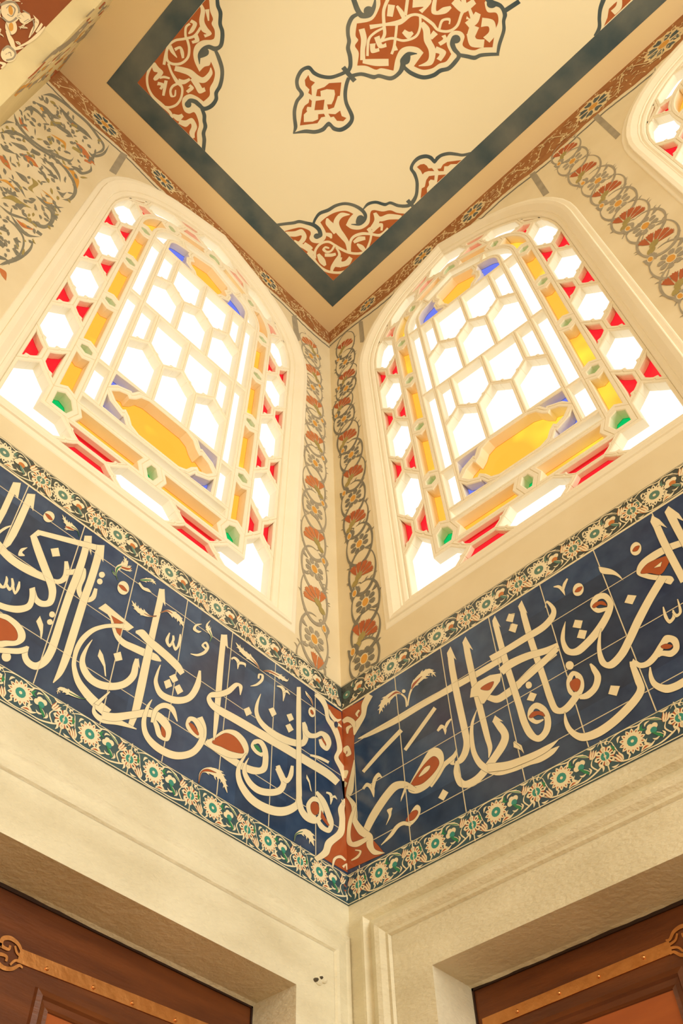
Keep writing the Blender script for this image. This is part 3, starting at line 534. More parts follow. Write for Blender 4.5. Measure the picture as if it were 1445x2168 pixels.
('P','c',[(1446,3994),(1479,4000),(1468,3983)]),
('R','c',[(1503,4169,1528,4162),(1500,4102,1526,4097),(1500,4013,1526,4010),(1503,3866,1528,3864)]),
('H','c',[(1502,4206),(1517,4231),(1533,4192),(1544,4131),(1528,4162),(1529,4164),(1503,4168)]),
('R','c',[(1559,4167,1588,4163),(1559,4113,1586,4110),(1560,4002,1586,4000)]),
('H','c',[(1560,4209),(1581,4226),(1600,4162),(1603,4113),(1583,4158),(1587,4161),(1559,4166)]),
('R','c',[(1454,3950,1469,3917),(1386,3894,1401,3861),(1320,3832,1338,3800),(1268,3775,1286,3745),(1229,3738,1243,3706),(1191,3722,1192,3690),(1179,3735,1159,3730),(1178,3783,1163,3791),(1189,3830,1180,3838),(1204,3873,1202,3875)]),
('R','c',[(1253,3678,1271,3669),(1249,3656,1268,3650),(1246,3592,1270,3587),(1245,3565,1266,3545),(1222,3545,1236,3516),(1174,3523,1185,3491),(1123,3507,1132,3474),(1071,3502,1075,3468),(1028,3512,1019,3485),(1003,3542,986,3534),(993,3580,978,3584),(992,3626,990,3627)]),
('R','c',[(1265,3666,1275,3671),(1274,3635,1284,3652),(1306,3621,1303,3646),(1341,3633,1331,3658),(1373,3658,1363,3683),(1391,3668,1392,3700),(1399,3659,1420,3667),(1398,3641,1413,3623),(1384,3636,1383,3610),(1360,3652,1357,3632),(1343,3647,1345,3633)]),
('H','c',[(1248,3659),(1268,3682),(1277,3652),(1261,3639)]),
('S','r',[(1364,3669),(1381,3668),(1398,3649),(1387,3644),(1371,3653)]),
('R','c',[(1306,3617,1310,3615),(1292,3581,1306,3577),(1294,3539,1311,3548),(1322,3497,1333,3523),(1359,3485,1359,3515),(1397,3487,1394,3516)]),
('R','c',[(1419,3814,1423,3813),(1410,3770,1421,3769),(1418,3735,1423,3750),(1443,3747,1435,3757),(1448,3778,1443,3781)]),
('R','c',[(1439,3773,1447,3775),(1445,3744,1450,3757),(1468,3754,1460,3761),(1474,3810,1471,3812)]),
('P','c',[(781,3621),(799,3591),(810,3552),(803,3572),(778,3599)]),
('R','c',[(663,3557,665,3592),(735,3528,735,3561),(789,3519,785,3549),(851,3513,846,3540),(903,3516,897,3538),(945,3535,944,3536)])],'spanR':[('P','r',[(5,4245),(161,4229),(132,4191),(111,4153),(76,4117),(66,4039),(61,3921),(42,3866),(25,3799),(56,3721),(60,3660),(102,3588),(160,3499),(185,3458),(-5,3471),(-8,3669),(-2,3982)]),
('R','c',[(151,4254,181,4217),(118,4213,150,4182),(110,4159,134,4134),(67,4130,99,4096),(65,4075,71,4070)]),
('R','c',[(60,3947,65,3945),(38,3882,59,3868),(16,3826,49,3801),(9,3794,26,3780)]),
('R','c',[(9,3797,20,3798),(37,3734,63,3728),(35,3675,61,3669),(64,3601,95,3607),(99,3558,133,3559),(105,3520,135,3516),(134,3476,146,3490),(185,3459,185,3461)]),
('R','c',[(49,3730,61,3720),(21,3681,39,3668),(8,3627,27,3617),(11,3576,33,3579),(57,3544,52,3570),(110,3546,103,3564)]),
('R','c',[(13,4168,2,4193),(34,4163,35,4194),(51,4144,74,4149),(63,4116,77,4111)]),
('R','c',[(35,4099,27,4104),(42,4119,25,4138),(59,4122,51,4138)]),
('R','c',[(18,4000,-7,4038),(24,4015,31,4038),(27,4001,48,3986),(16,3997,22,3984)]),
('R','c',[(3,3901,-7,3930),(4,3915,28,3910),(1,3889,14,3879)]),
('R','c',[(10,3837,-12,3863),(21,3854,7,3869)]),
('R','c',[(98,4194,107,4182),(80,4181,93,4171),(90,4158,96,4157)]),
('R','c',[(27,3498,24,3504),(62,3497,54,3508),(77,3518,67,3519),(48,3537,46,3533)])],'ceilCA':[('S','r',[(-780,-305),(-780,-305),(-744,-369),(-715,-407),(-662,-432),(-637,-424),(-620,-394),(-585,-390),(-547,-421),(-538,-472),(-573,-509),(-648,-528),(-648,-528),(-643,-588),(-622,-654),(-580,-710),(-528,-733),(-528,-733),(-525,-692),(-507,-643),(-507,-643),(-460,-653),(-418,-689),(-401,-732),(-405,-775),(-450,-823),(-448,-852),(-397,-890),(-365,-934),(-319,-956),(-275,-992),(-275,-992),(-273,-299),(-273,-299)]),
('R','k',[(-558,-307,-552,-339),(-449,-292,-448,-315),(-364,-307,-371,-325),(-299,-351,-312,-364),(-257,-406,-276,-413),(-250,-476,-262,-477)]),
('R','k',[(-481,-328,-497,-314),(-519,-367,-535,-359),(-528,-420,-546,-423),(-504,-466,-515,-479),(-456,-482,-461,-498),(-409,-492,-415,-510),(-341,-519,-351,-534),(-284,-569,-299,-579),(-259,-624,-276,-631)]),
('R','k',[(-467,-488,-451,-492),(-454,-446,-439,-445),(-467,-423,-456,-409),(-487,-421,-496,-402),(-488,-427,-501,-435),(-467,-442,-473,-451)]),
('R','k',[(-348,-537,-360,-520),(-402,-577,-414,-551),(-458,-592,-464,-554),(-513,-601,-528,-560),(-555,-622,-588,-601),(-564,-664,-597,-673),(-540,-711,-545,-714)]),
('R','k',[(-514,-573,-520,-538),(-570,-588,-576,-542),(-605,-586,-614,-548),(-632,-586,-638,-575)]),
('R','k',[(-558,-488,-569,-505),(-529,-500,-535,-531),(-513,-501,-508,-511)]),
('R','k',[(-750,-286,-772,-309),(-701,-329,-731,-354),(-679,-365,-703,-402),(-669,-365,-646,-392),(-659,-341,-627,-344),(-660,-314,-642,-309)]),
('R','k',[(-619,-331,-622,-354),(-571,-333,-580,-364),(-550,-355,-555,-365)]),
('R','k',[(-677,-282,-687,-312),(-594,-312,-601,-340),(-516,-323,-521,-352)]),
('R','k',[(-330,-529,-343,-517),(-386,-584,-402,-574),(-398,-626,-418,-627),(-376,-675,-394,-686),(-333,-718,-346,-731),(-275,-765,-294,-774),(-271,-840,-291,-840)]),
('R','k',[(-352,-737,-338,-747),(-312,-688,-299,-696),(-278,-621,-263,-628)]),
('R','k',[(-333,-748,-348,-744),(-333,-785,-368,-788),(-329,-809,-335,-835),(-308,-791,-297,-802)]),
('R','k',[(-339,-743,-347,-721),(-376,-756,-370,-726),(-382,-727,-371,-725)]),
('R','k',[(-434,-835,-423,-855),(-393,-809,-361,-831),(-375,-750,-347,-757)]),
('R','k',[(-410,-825,-413,-855),(-358,-832,-380,-857),(-321,-888,-353,-911),(-264,-948,-284,-967)]),
('R','k',[(-369,-598,-388,-602),(-352,-637,-385,-651),(-333,-672,-352,-686)]),
('R','k',[(-352,-603,-354,-615),(-311,-598,-315,-632),(-272,-606,-273,-627)]),
('R','k',[(-443,-479,-440,-491),(-394,-463,-382,-477),(-382,-418,-348,-430),(-365,-363,-338,-372),(-341,-334,-325,-344)]),
('R','k',[(-448,-381,-465,-397),(-413,-416,-432,-431),(-398,-447,-415,-456)]),
('R','k',[(-498,-350,-493,-370),(-446,-325,-436,-369),(-399,-329,-396,-348)]),
('R','k',[(-377,-449,-355,-467),(-332,-396,-338,-444),(-282,-460,-322,-469),(-298,-515,-327,-509)]),
('R','k',[(-351,-376,-365,-393),(-306,-411,-319,-427)]),
('R','b',[(-850,-278,-866,-290),(-803,-341,-819,-354),(-768,-385,-786,-397),(-748,-418,-764,-433),(-711,-443,-722,-462),(-663,-468,-671,-494),(-621,-472,-615,-500),(-599,-457,-569,-473),(-601,-436,-578,-432)]),
('R','b',[(-667,-490,-682,-483),(-680,-521,-698,-517),(-684,-566,-706,-570),(-659,-621,-682,-629),(-645,-681,-665,-689),(-614,-732,-629,-745),(-565,-765,-575,-784),(-508,-781,-511,-805),(-469,-777,-457,-798),(-450,-754,-430,-759),(-453,-717,-437,-710),(-487,-675,-483,-672)]),
('R','b',[(-499,-804,-508,-803),(-496,-850,-516,-855),(-470,-892,-484,-906),(-414,-925,-430,-940),(-397,-960,-410,-975),(-345,-985,-358,-1002),(-303,-1025,-321,-1037),(-289,-1058,-308,-1065)]),
('R','b',[(-335,-1050,-334,-1077),(-262,-1053,-262,-1075)]),
('S','b',[(-580,-458),(-574,-447),(-577,-434),(-586,-425),(-599,-422),(-610,-427),(-615,-438),(-613,-451),(-604,-460),(-591,-463)]),
('S','b',[(-468,-703),(-493,-738),(-485,-765),(-459,-772),(-437,-754),(-441,-720)])],'ceilCE':[('R','b',[(-322,-1002,-340,-1016),(-290,-1041,-312,-1048),(-286,-1086,-314,-1081),(-308,-1135,-328,-1123),(-346,-1175,-362,-1159),(-383,-1203,-396,-1185),(-432,-1223,-440,-1201),(-469,-1227,-484,-1210),(-484,-1258,-506,-1254),(-480,-1297,-505,-1303),(-459,-1331,-479,-1346),(-434,-1345,-442,-1368),(-391,-1351,-413,-1370),(-392,-1387,-417,-1387),(-388,-1417,-409,-1424),(-363,-1455,-382,-1467),(-328,-1486,-342,-1500),(-292,-1516,-307,-1527),(-259,-1568,-276,-1576)]),
('P','r',[(-457,-1252),(-454,-1278),(-439,-1299),(-417,-1305),(-395,-1302),(-380,-1320),(-354,-1319),(-382,-1291),(-394,-1267),(-393,-1248),(-421,-1255)]),
('P','r',[(-351,-1343),(-337,-1361),(-346,-1388),(-339,-1420),(-281,-1495),(-283,-1457),(-311,-1426),(-314,-1405),(-331,-1387),(-309,-1364),(-333,-1340)]),
('P','r',[(-315,-1321),(-280,-1363),(-282,-1283)]),
('P','r',[(-331,-1303),(-308,-1281),(-329,-1266),(-327,-1247),(-308,-1235),(-302,-1210),(-277,-1192),(-280,-1136),(-326,-1185),(-320,-1207),(-347,-1242),(-354,-1272)])],'ceilCD':[('S','r',[(-2120,-950),(-2120,-950),(-2111,-980),(-2061,-938),(-2020,-919),(-2008,-893),(-1971,-880),(-1945,-850),(-1949,-827),(-1985,-786),(-2000,-737),(-1985,-695),(-1945,-660),(-1882,-637),(-1882,-637),(-1879,-680),(-1862,-709),(-1869,-733),(-1869,-733),(-1812,-707),(-1784,-664),(-1772,-616),(-1743,-579),(-1747,-525),(-1747,-525),(-1795,-517),(-1839,-495),(-1856,-452),(-1841,-419),(-1799,-393),(-1765,-403),(-1747,-433),(-1709,-422),(-1673,-396),(-1649,-350),(-1605,-305),(-1605,-305),(-2125,-300),(-2125,-300)]),
('R','k',[(-2143,-461,-2119,-472),(-2120,-398,-2105,-407),(-2097,-359,-2086,-370),(-2057,-324,-2050,-338),(-2001,-304,-1998,-321),(-1932,-304,-1931,-326),(-1862,-309,-1859,-328),(-1828,-296,-1821,-314)]),
('R','k',[(-2061,-511,-2076,-501),(-2094,-571,-2109,-561),(-2110,-615,-2125,-612),(-2100,-661,-2113,-666),(-2068,-704,-2080,-712),(-2032,-764,-2047,-767),(-2035,-831,-2050,-829)]),
('R','k',[(-2113,-577,-2104,-587),(-2077,-534,-2070,-550),(-2029,-542,-2036,-556),(-1989,-588,-2003,-594),(-1981,-648,-1996,-643),(-2008,-694,-2020,-683),(-2046,-722,-2054,-708),(-2073,-733,-2083,-721),(-2101,-768,-2114,-761),(-2096,-797,-2110,-797)]),
('R','k',[(-2058,-525,-2051,-539),(-2008,-499,-2002,-513),(-1946,-479,-1940,-502),(-1904,-480,-1895,-494),(-1873,-438,-1860,-445),(-1866,-389,-1851,-388),(-1883,-349,-1870,-341),(-1905,-328,-1895,-316)]),
('R','k',[(-1939,-492,-1926,-487),(-1955,-454,-1940,-453),(-1947,-416,-1935,-425),(-1916,-393,-1914,-410),(-1896,-420,-1907,-417),(-1918,-450,-1924,-445)]),
('R','k',[(-2000,-526,-2013,-553),(-1957,-552,-1971,-584),(-1918,-570,-1925,-609),(-1862,-578,-1872,-617),(-1814,-617,-1844,-631),(-1814,-685,-1839,-676),(-1845,-708,-1849,-705)]),
('R','k',[(-1893,-561,-1887,-588),(-1846,-551,-1838,-587),(-1799,-541,-1807,-580),(-1778,-581,-1800,-593)]),
('R','k',[(-1932,-485,-1950,-513),(-1902,-515,-1922,-530),(-1890,-559,-1904,-564)]),
('R','k',[(-1875,-518,-1876,-541),(-1865,-527,-1843,-539),(-1869,-491,-1850,-490)]),
('R','k',[(-2127,-450,-2117,-476),(-2092,-430,-2084,-471),(-2068,-442,-2042,-468),(-2068,-410,-2041,-412),(-2064,-393,-2051,-392)]),
('R','k',[(-2034,-424,-2043,-430),(-2018,-446,-2027,-458),(-1989,-467,-1994,-477)]),
('R','k',[(-2023,-383,-2032,-403),(-2004,-398,-1994,-422),(-2000,-378,-1985,-383)]),
('R','k',[(-2008,-440,-1991,-452),(-1987,-401,-1970,-413),(-1961,-360,-1948,-369)]),
('R','k',[(-2067,-617,-2084,-624),(-2058,-645,-2064,-660),(-2041,-634,-2030,-654),(-2011,-615,-2003,-627)]),
('R','k',[(-2116,-601,-2107,-625),(-2081,-591,-2074,-612),(-2037,-594,-2036,-599)]),
('R','k',[(-2129,-916,-2121,-930),(-2102,-897,-2084,-917),(-2072,-849,-2051,-873),(-2028,-821,-2015,-859),(-1994,-828,-1970,-852),(-2004,-814,-1986,-807)]),
('R','k',[(-2088,-921,-2071,-942),(-2034,-888,-2029,-895)]),
('R','k',[(-2109,-801,-2111,-822),(-2089,-808,-2073,-830),(-2082,-777,-2059,-783),(-2077,-749,-2069,-749)]),
('R','k',[(-2049,-760,-2035,-789),(-2024,-754,-1998,-767),(-2033,-732,-2018,-726)]),
('R','k',[(-1833,-310,-1838,-328),(-1784,-317,-1810,-347),(-1778,-364,-1799,-368)]),
('R','k',[(-1775,-306,-1785,-332),(-1727,-325,-1755,-354),(-1719,-363,-1732,-397),(-1701,-353,-1676,-381),(-1686,-314,-1659,-339),(-1649,-301,-1640,-318)]),
('R','b',[(-2081,-1010,-2067,-1027),(-2052,-983,-2039,-1003),(-2016,-966,-2000,-985),(-1978,-922,-1963,-940),(-1942,-901,-1927,-921),(-1915,-871,-1895,-887),(-1898,-839,-1874,-844),(-1909,-815,-1889,-796),(-1944,-793,-1927,-776),(-1962,-751,-1939,-750),(-1954,-703,-1937,-714),(-1912,-669,-1909,-672)]),
('R','b',[(-1900,-794,-1893,-811),(-1856,-774,-1844,-796),(-1801,-744,-1787,-765),(-1767,-707,-1748,-722),(-1744,-662,-1722,-673),(-1734,-616,-1713,-629),(-1709,-588,-1687,-599),(-1706,-545,-1680,-542),(-1722,-506,-1706,-486),(-1753,-503,-1752,-476),(-1790,-498,-1783,-472),(-1824,-471,-1801,-459),(-1822,-430,-1800,-443),(-1800,-420,-1791,-435)]),
('R','b',[(-1731,-476,-1723,-494),(-1696,-457,-1682,-478),(-1673,-432,-1657,-451),(-1646,-411,-1627,-428),(-1628,-373,-1609,-389),(-1594,-342,-1576,-360),(-1551,-284,-1532,-299)]),
('S','b',[(-1937,-697),(-1955,-725),(-1945,-764),(-1922,-770),(-1908,-750),(-1919,-718)]),
('S','b',[(-1792,-456),(-1786,-444),(-1789,-431),(-1799,-421),(-1811,-419),(-1822,-425),(-1827,-437),(-1825,-451),(-1815,-460),(-1803,-462)])],'ceilCB':[('R','b',[(-1193,-808,-1200,-804),(-1205,-851,-1223,-835),(-1252,-888,-1268,-871),(-1284,-920,-1303,-906),(-1309,-965,-1330,-956),(-1317,-1022,-1338,-1003),(-1370,-1033,-1381,-1012),(-1401,-1059,-1421,-1046),(-1415,-1109,-1438,-1107),(-1400,-1142,-1413,-1162),(-1358,-1144,-1362,-1167),(-1309,-1165,-1320,-1184),(-1259,-1207,-1276,-1220),(-1227,-1264,-1247,-1271),(-1211,-1306,-1232,-1311)]),
('R','b',[(-1195,-1289,-1174,-1300),(-1175,-1249,-1155,-1263),(-1138,-1204,-1121,-1221),(-1088,-1170,-1077,-1191),(-1008,-1143,-992,-1164),(-991,-1109,-964,-1113),(-1001,-1057,-977,-1045),(-1032,-1031,-1022,-1007),(-1085,-1022,-1063,-1004),(-1090,-965,-1064,-959),(-1112,-922,-1093,-907),(-1161,-876,-1144,-861),(-1201,-806,-1196,-802)]),
('R','b',[(-1257,-1296,-1252,-1324),(-1224,-1294,-1220,-1323),(-1172,-1294,-1169,-1323),(-1144,-1295,-1141,-1323)]),
('P','r',[(-1378,-1121),(-1348,-1109),(-1317,-1121),(-1317,-1089),(-1277,-1054),(-1303,-1047),(-1312,-1067),(-1347,-1065),(-1373,-1084)]),
('P','r',[(-1255,-1070),(-1277,-1103),(-1255,-1145),(-1250,-1183),(-1198,-1242),(-1147,-1182),(-1155,-1170),(-1138,-1137),(-1123,-1106),(-1140,-1072),(-1168,-1087),(-1148,-1108),(-1158,-1138),(-1176,-1166),(-1198,-1180),(-1235,-1148),(-1256,-1111),(-1231,-1091)]),
('P','r',[(-1235,-1049),(-1200,-1095),(-1162,-1047),(-1201,-1004)]),
('P','r',[(-1273,-1028),(-1253,-1031),(-1229,-1002),(-1249,-985),(-1239,-968),(-1229,-965),(-1231,-936),(-1198,-904),(-1159,-947),(-1144,-983),(-1166,-1005),(-1141,-1034),(-1123,-1028),(-1138,-1006),(-1130,-963),(-1201,-871),(-1258,-950),(-1265,-979),(-1259,-1008)]),
('P','r',[(-1121,-1054),(-1087,-1085),(-1081,-1122),(-1049,-1107),(-1019,-1121),(-1019,-1093),(-1050,-1065),(-1084,-1068),(-1095,-1050)])],'ceilCC':[('S','r',[(-1392,-1749),(-1365,-1723),(-1340,-1695),(-1321,-1616),(-1373,-1536),(-1373,-1536),(-1331,-1487),(-1300,-1481),(-1290,-1445),(-1244,-1435),(-1198,-1380),(-1198,-1380),(-1156,-1420),(-1098,-1448),(-1078,-1480),(-1014,-1525),(-1014,-1525),(-1055,-1579),(-1074,-1635),(-1052,-1683),(-1004,-1720),(-958,-1727),(-958,-1727),(-942,-1634),(-942,-1634),(-887,-1661),(-851,-1709),(-840,-1758),(-819,-1798),(-829,-1846),(-829,-1846),(-883,-1857),(-920,-1884),(-924,-1929),(-888,-1966),(-848,-1967),(-820,-1929),(-780,-1937),(-743,-1964),(-723,-2004),(-677,-2054),(-677,-2054),(-739,-2122),(-767,-2167),(-811,-2185),(-854,-2150),(-907,-2168),(-944,-2201)]),
('R','k',[(-1353,-1776,-1333,-1785),(-1320,-1700,-1304,-1712),(-1262,-1648,-1248,-1663),(-1217,-1614,-1200,-1626),(-1204,-1575,-1186,-1582)]),
('R','k',[(-1291,-1574,-1313,-1587),(-1243,-1647,-1257,-1656),(-1179,-1722,-1207,-1732),(-1163,-1801,-1179,-1807),(-1125,-1836,-1132,-1851),(-1044,-1859,-1045,-1877),(-989,-1865,-994,-1879),(-933,-1911,-947,-1918),(-918,-1971,-935,-1967),(-946,-2027,-962,-2019),(-965,-2073,-987,-2054),(-1021,-2108,-1039,-2086)]),
('R','k',[(-1205,-1707,-1192,-1718),(-1161,-1660,-1148,-1670),(-1120,-1610,-1106,-1620),(-1101,-1574,-1086,-1582)]),
('R','k',[(-1187,-1468,-1199,-1457),(-1247,-1532,-1261,-1523),(-1250,-1580,-1265,-1580),(-1232,-1640,-1244,-1642)]),
('R','k',[(-1188,-1575,-1202,-1581),(-1152,-1634,-1164,-1643),(-1090,-1679,-1102,-1687),(-1054,-1750,-1070,-1750),(-1076,-1807,-1089,-1798),(-1131,-1853,-1142,-1842)]),
('R','k',[(-1096,-1810,-1091,-1837),(-1055,-1803,-1036,-1840),(-1006,-1771,-984,-1808),(-943,-1756,-915,-1790),(-906,-1717,-869,-1723),(-924,-1657,-920,-1656)]),
('R','k',[(-1010,-1850,-974,-1856),(-1003,-1807,-977,-1811)]),
('R','k',[(-913,-1772,-928,-1808),(-881,-1793,-862,-1831),(-874,-1763,-843,-1774)]),
('R','k',[(-951,-1865,-940,-1888),(-931,-1862,-904,-1874),(-938,-1828,-913,-1827)]),
('R','k',[(-984,-1885,-998,-1877),(-1005,-1923,-1021,-1922),(-985,-1950,-990,-1965),(-971,-1938,-964,-1945)]),
('R','k',[(-1273,-1854,-1257,-1866),(-1203,-1773,-1187,-1785)]),
('R','k',[(-1272,-1768,-1269,-1781),(-1226,-1758,-1217,-1784),(-1183,-1750,-1176,-1767)]),
('R','k',[(-1315,-1742,-1281,-1769),(-1272,-1695,-1244,-1718)]),
('R','k',[(-1155,-1973,-1138,-1987),(-1091,-1902,-1081,-1930),(-1031,-1957,-1065,-1971),(-1025,-2006,-1039,-2008)]),
('R','k',[(-1196,-1836,-1236,-1876),(-1152,-1887,-1144,-1945),(-1159,-1855,-1131,-1860)]),
('R','k',[(-1046,-2020,-1047,-2071),(-955,-2040,-992,-2073),(-938,-2127,-972,-2130)]),
('R','k',[(-960,-2076,-951,-2091),(-901,-2053,-879,-2068),(-926,-2045,-916,-2032)]),
('R','k',[(-855,-2017,-906,-2015),(-850,-2072,-900,-2061),(-873,-2112,-907,-2098)]),
('R','k',[(-849,-1983,-825,-2026),(-779,-1960,-787,-2011),(-715,-2013,-747,-2045)]),
('R','k',[(-817,-2071,-852,-2108),(-788,-2105,-788,-2149),(-761,-2089,-723,-2113),(-762,-2046,-711,-2056)]),
('R','k',[(-801,-2011,-847,-1987),(-823,-2061,-876,-2033)]),
('R','k',[(-1341,-1522,-1321,-1553),(-1292,-1497,-1268,-1525),(-1252,-1456,-1230,-1476),(-1208,-1414,-1185,-1438)]),
('R','k',[(-1184,-1413,-1200,-1430),(-1115,-1461,-1143,-1490),(-1056,-1521,-1087,-1547)]),
('R','k',[(-1233,-1519,-1210,-1547),(-1189,-1492,-1190,-1526),(-1159,-1535,-1177,-1545)]),
('R','k',[(-1240,-1561,-1225,-1593),(-1177,-1544,-1178,-1573),(-1146,-1583,-1167,-1595)]),
('R','k',[(-1137,-1702,-1140,-1726),(-1085,-1708,-1111,-1737),(-1083,-1751,-1101,-1752)]),
('R','k',[(-1124,-1621,-1117,-1631),(-1099,-1597,-1082,-1622)]),
('S','r',[(-777,-2070),(-769,-2059),(-770,-2046),(-779,-2036),(-794,-2034),(-808,-2039),(-816,-2050),(-815,-2063),(-805,-2073),(-791,-2076)]),
('R','b',[(-1511,-1605,-1499,-1630),(-1467,-1587,-1453,-1615),(-1432,-1575,-1422,-1605),(-1380,-1572,-1391,-1602),(-1339,-1622,-1373,-1625),(-1354,-1676,-1376,-1665),(-1394,-1712,-1398,-1708)]),
('R','b',[(-1416,-1577,-1396,-1574),(-1430,-1535,-1405,-1539),(-1412,-1483,-1390,-1497),(-1377,-1449,-1361,-1466),(-1344,-1427,-1327,-1445),(-1320,-1395,-1303,-1415),(-1277,-1372,-1260,-1393),(-1237,-1340,-1217,-1355),(-1225,-1306,-1202,-1317)]),
('R','b',[(-1170,-1308,-1189,-1320),(-1135,-1359,-1150,-1374),(-1068,-1400,-1085,-1418),(-1047,-1432,-1063,-1448),(-981,-1478,-1002,-1491),(-965,-1544,-991,-1541),(-978,-1594,-1008,-1576),(-1001,-1614,-1033,-1601),(-1005,-1651,-1031,-1658),(-981,-1693,-984,-1696)]),
('R','b',[(-987,-1575,-989,-1595),(-922,-1584,-929,-1607),(-845,-1624,-861,-1642),(-802,-1685,-827,-1692),(-791,-1735,-816,-1741),(-764,-1782,-790,-1785),(-764,-1844,-791,-1838),(-781,-1887,-798,-1866),(-831,-1890,-839,-1864),(-859,-1900,-881,-1877),(-869,-1921,-902,-1914),(-865,-1934,-885,-1940)]),
('R','b',[(-780,-1873,-793,-1889),(-739,-1902,-754,-1919),(-699,-1931,-720,-1944),(-684,-1968,-704,-1977),(-653,-2007,-670,-2018),(-610,-2055,-624,-2065)]),
('R','b',[(-611,-2053,-624,-2043),(-649,-2099,-668,-2087),(-693,-2166,-711,-2153),(-736,-2197,-752,-2183),(-762,-2229,-777,-2208),(-825,-2237,-823,-2215),(-883,-2211,-875,-2181),(-929,-2199,-930,-2180)]),
('R','b',[(-772,-2219,-800,-2220),(-759,-2276,-787,-2278),(-749,-2322,-777,-2323)]),
('S','b',[(-1351,-1655),(-1344,-1641),(-1348,-1624),(-1361,-1611),(-1379,-1606),(-1394,-1612),(-1401,-1626),(-1397,-1643),(-1384,-1656),(-1366,-1661)]),
('S','b',[(-1028,-1593),(-1031,-1632),(-1007,-1658),(-979,-1627),(-991,-1598)]),
('S','b',[(-854,-1939),(-847,-1927),(-850,-1912),(-862,-1899),(-879,-1895),(-894,-1900),(-901,-1912),(-898,-1927),(-885,-1940),(-869,-1944)]),
('S','b',[(-848,-2215),(-842,-2203),(-847,-2187),(-860,-2174),(-877,-2168),(-891,-2172),(-897,-2183),(-892,-2199),(-879,-2212),(-862,-2218)])],'ceilCF':[('P','r',[(-343,-2756),(-365,-2756),(-291,-2867),(-286,-2650),(-286,-2613),(-311,-2655),(-345,-2687),(-346,-2723)]),
('R','k',[(-291,-2696,-328,-2690),(-295,-2744,-329,-2728),(-336,-2775,-359,-2756)]),
('R','b',[(-433,-2700,-406,-2715),(-396,-2647,-374,-2661),(-354,-2612,-337,-2627),(-310,-2583,-291,-2597),(-288,-2540,-265,-2551)])],'panelL':[('R','s',[(-2489,7484,-2489,7484),(-2451,7574,-2459,7630),(-2387,7632,-2389,7685),(-2309,7655,-2309,7701),(-2201,7671,-2199,7719),(-2102,7614,-2098,7657),(-2059,7576,-2050,7611),(-2053,7496,-2039,7488),(-2082,7314,-2082,7314)]),
('R','s',[(-2029,7688,-2029,7688),(-2036,7483,-2021,7473),(-2072,7340,-2066,7298),(-2110,7317,-2110,7317)]),
('R','s',[(-2494,7039,-2494,7039),(-2482,7144,-2495,7189),(-2439,7195,-2439,7236),(-2364,7174,-2364,7174)]),
('R','s',[(-2525,6941,-2525,6941),(-2476,6835,-2473,6875),(-2398,6798,-2397,6831),(-2312,6816,-2313,6850),(-2235,6873,-2238,6914),(-2154,6962,-2161,6992),(-2153,7084,-2153,7084)]),
('R','s',[(-2495,7299,-2495,7299),(-2434,7306,-2436,7371),(-2380,7301,-2383,7365),(-2330,7386,-2330,7386)]),
('R','s',[(-2389,7559,-2389,7559),(-2325,7483,-2322,7551),(-2265,7460,-2264,7539),(-2182,7494,-2181,7564),(-2124,7523,-2124,7523)]),
('R','s',[(-2412,7302,-2412,7302),(-2339,7248,-2338,7296),(-2256,7276,-2256,7341),(-2215,7304,-2215,7304)]),
('R','s',[(-2504,6559,-2504,6559),(-2469,6661,-2480,6704),(-2412,6749,-2415,6788),(-2329,6769,-2330,6802),(-2245,6817,-2245,6851),(-2162,6826,-2160,6860),(-2086,6763,-2079,6801),(-2052,6664,-2035,6692),(-2054,6552,-2039,6537),(-2077,6475,-2077,6475)]),
('R','s',[(-2519,6643,-2519,6643),(-2512,6738,-2525,6762),(-2484,6836,-2484,6836)]),
('R','s',[(-2439,6585,-2439,6585),(-2378,6609,-2384,6673),(-2347,6664,-2347,6664)]),
('R','s',[(-2466,6474,-2466,6474),(-2429,6444,-2432,6493),(-2377,6513,-2377,6513)]),
('R','s',[(-2336,6664,-2342,6728),(-2294,6709,-2298,6756)]),
('R','s',[(-2288,6702,-2288,6702),(-2220,6721,-2219,6762),(-2164,6687,-2159,6721),(-2131,6637,-2131,6637)]),
('R','s',[(-2260,6585,-2260,6585),(-2220,6542,-2216,6580),(-2179,6513,-2179,6513)]),
('R','s',[(-2267,6652,-2267,6652),(-2197,6634,-2194,6668),(-2160,6608,-2160,6608)]),
('R','s',[(-2332,6336,-2332,6336),(-2281,6311,-2280,6371),(-2253,6332,-2253,6332)]),
('R','s',[(-2336,6217,-2336,6217),(-2279,6206,-2277,6241),(-2216,6168,-2216,6168)]),
('R','s',[(-2331,6082,-2331,6082),(-2290,6069,-2292,6112),(-2242,6120,-2242,6120)]),
('R','s',[(-2124,6519,-2124,6519),(-2085,6501,-2093,6545),(-2078,6596,-2078,6596)]),
('R','s',[(-2189,6274,-2189,6274),(-2140,6260,-2140,6307),(-2097,6281,-2103,6324),(-2047,6407,-2047,6407)]),
('R','s',[(-2094,6352,-2092,6371),(-2051,6319,-2048,6338)]),
('R','s',[(-2109,6320,-2106,6338),(-2075,6281,-2072,6297)]),
('R','s',[(-2128,6239,-2128,6239),(-2089,6238,-2079,6293),(-2070,6158,-2049,6172),(-2080,6067,-2070,6035),(-2132,6014,-2129,5983),(-2191,5949,-2191,5949)]),
('R','s',[(-2294,5902,-2294,5902),(-2234,5893,-2235,5918),(-2192,5930,-2195,5955),(-2136,6015,-2136,6015)]),
('R','s',[(-2229,5904,-2229,5904),(-2171,5849,-2168,5879),(-2114,5838,-2116,5868),(-2064,5932,-2064,5932)]),
('R','s',[(-2091,5934,-2091,5972),(-2063,5943,-2063,5975)]),
('R','s',[(-2224,5701,-2228,5738),(-2189,5732,-2191,5761)]),
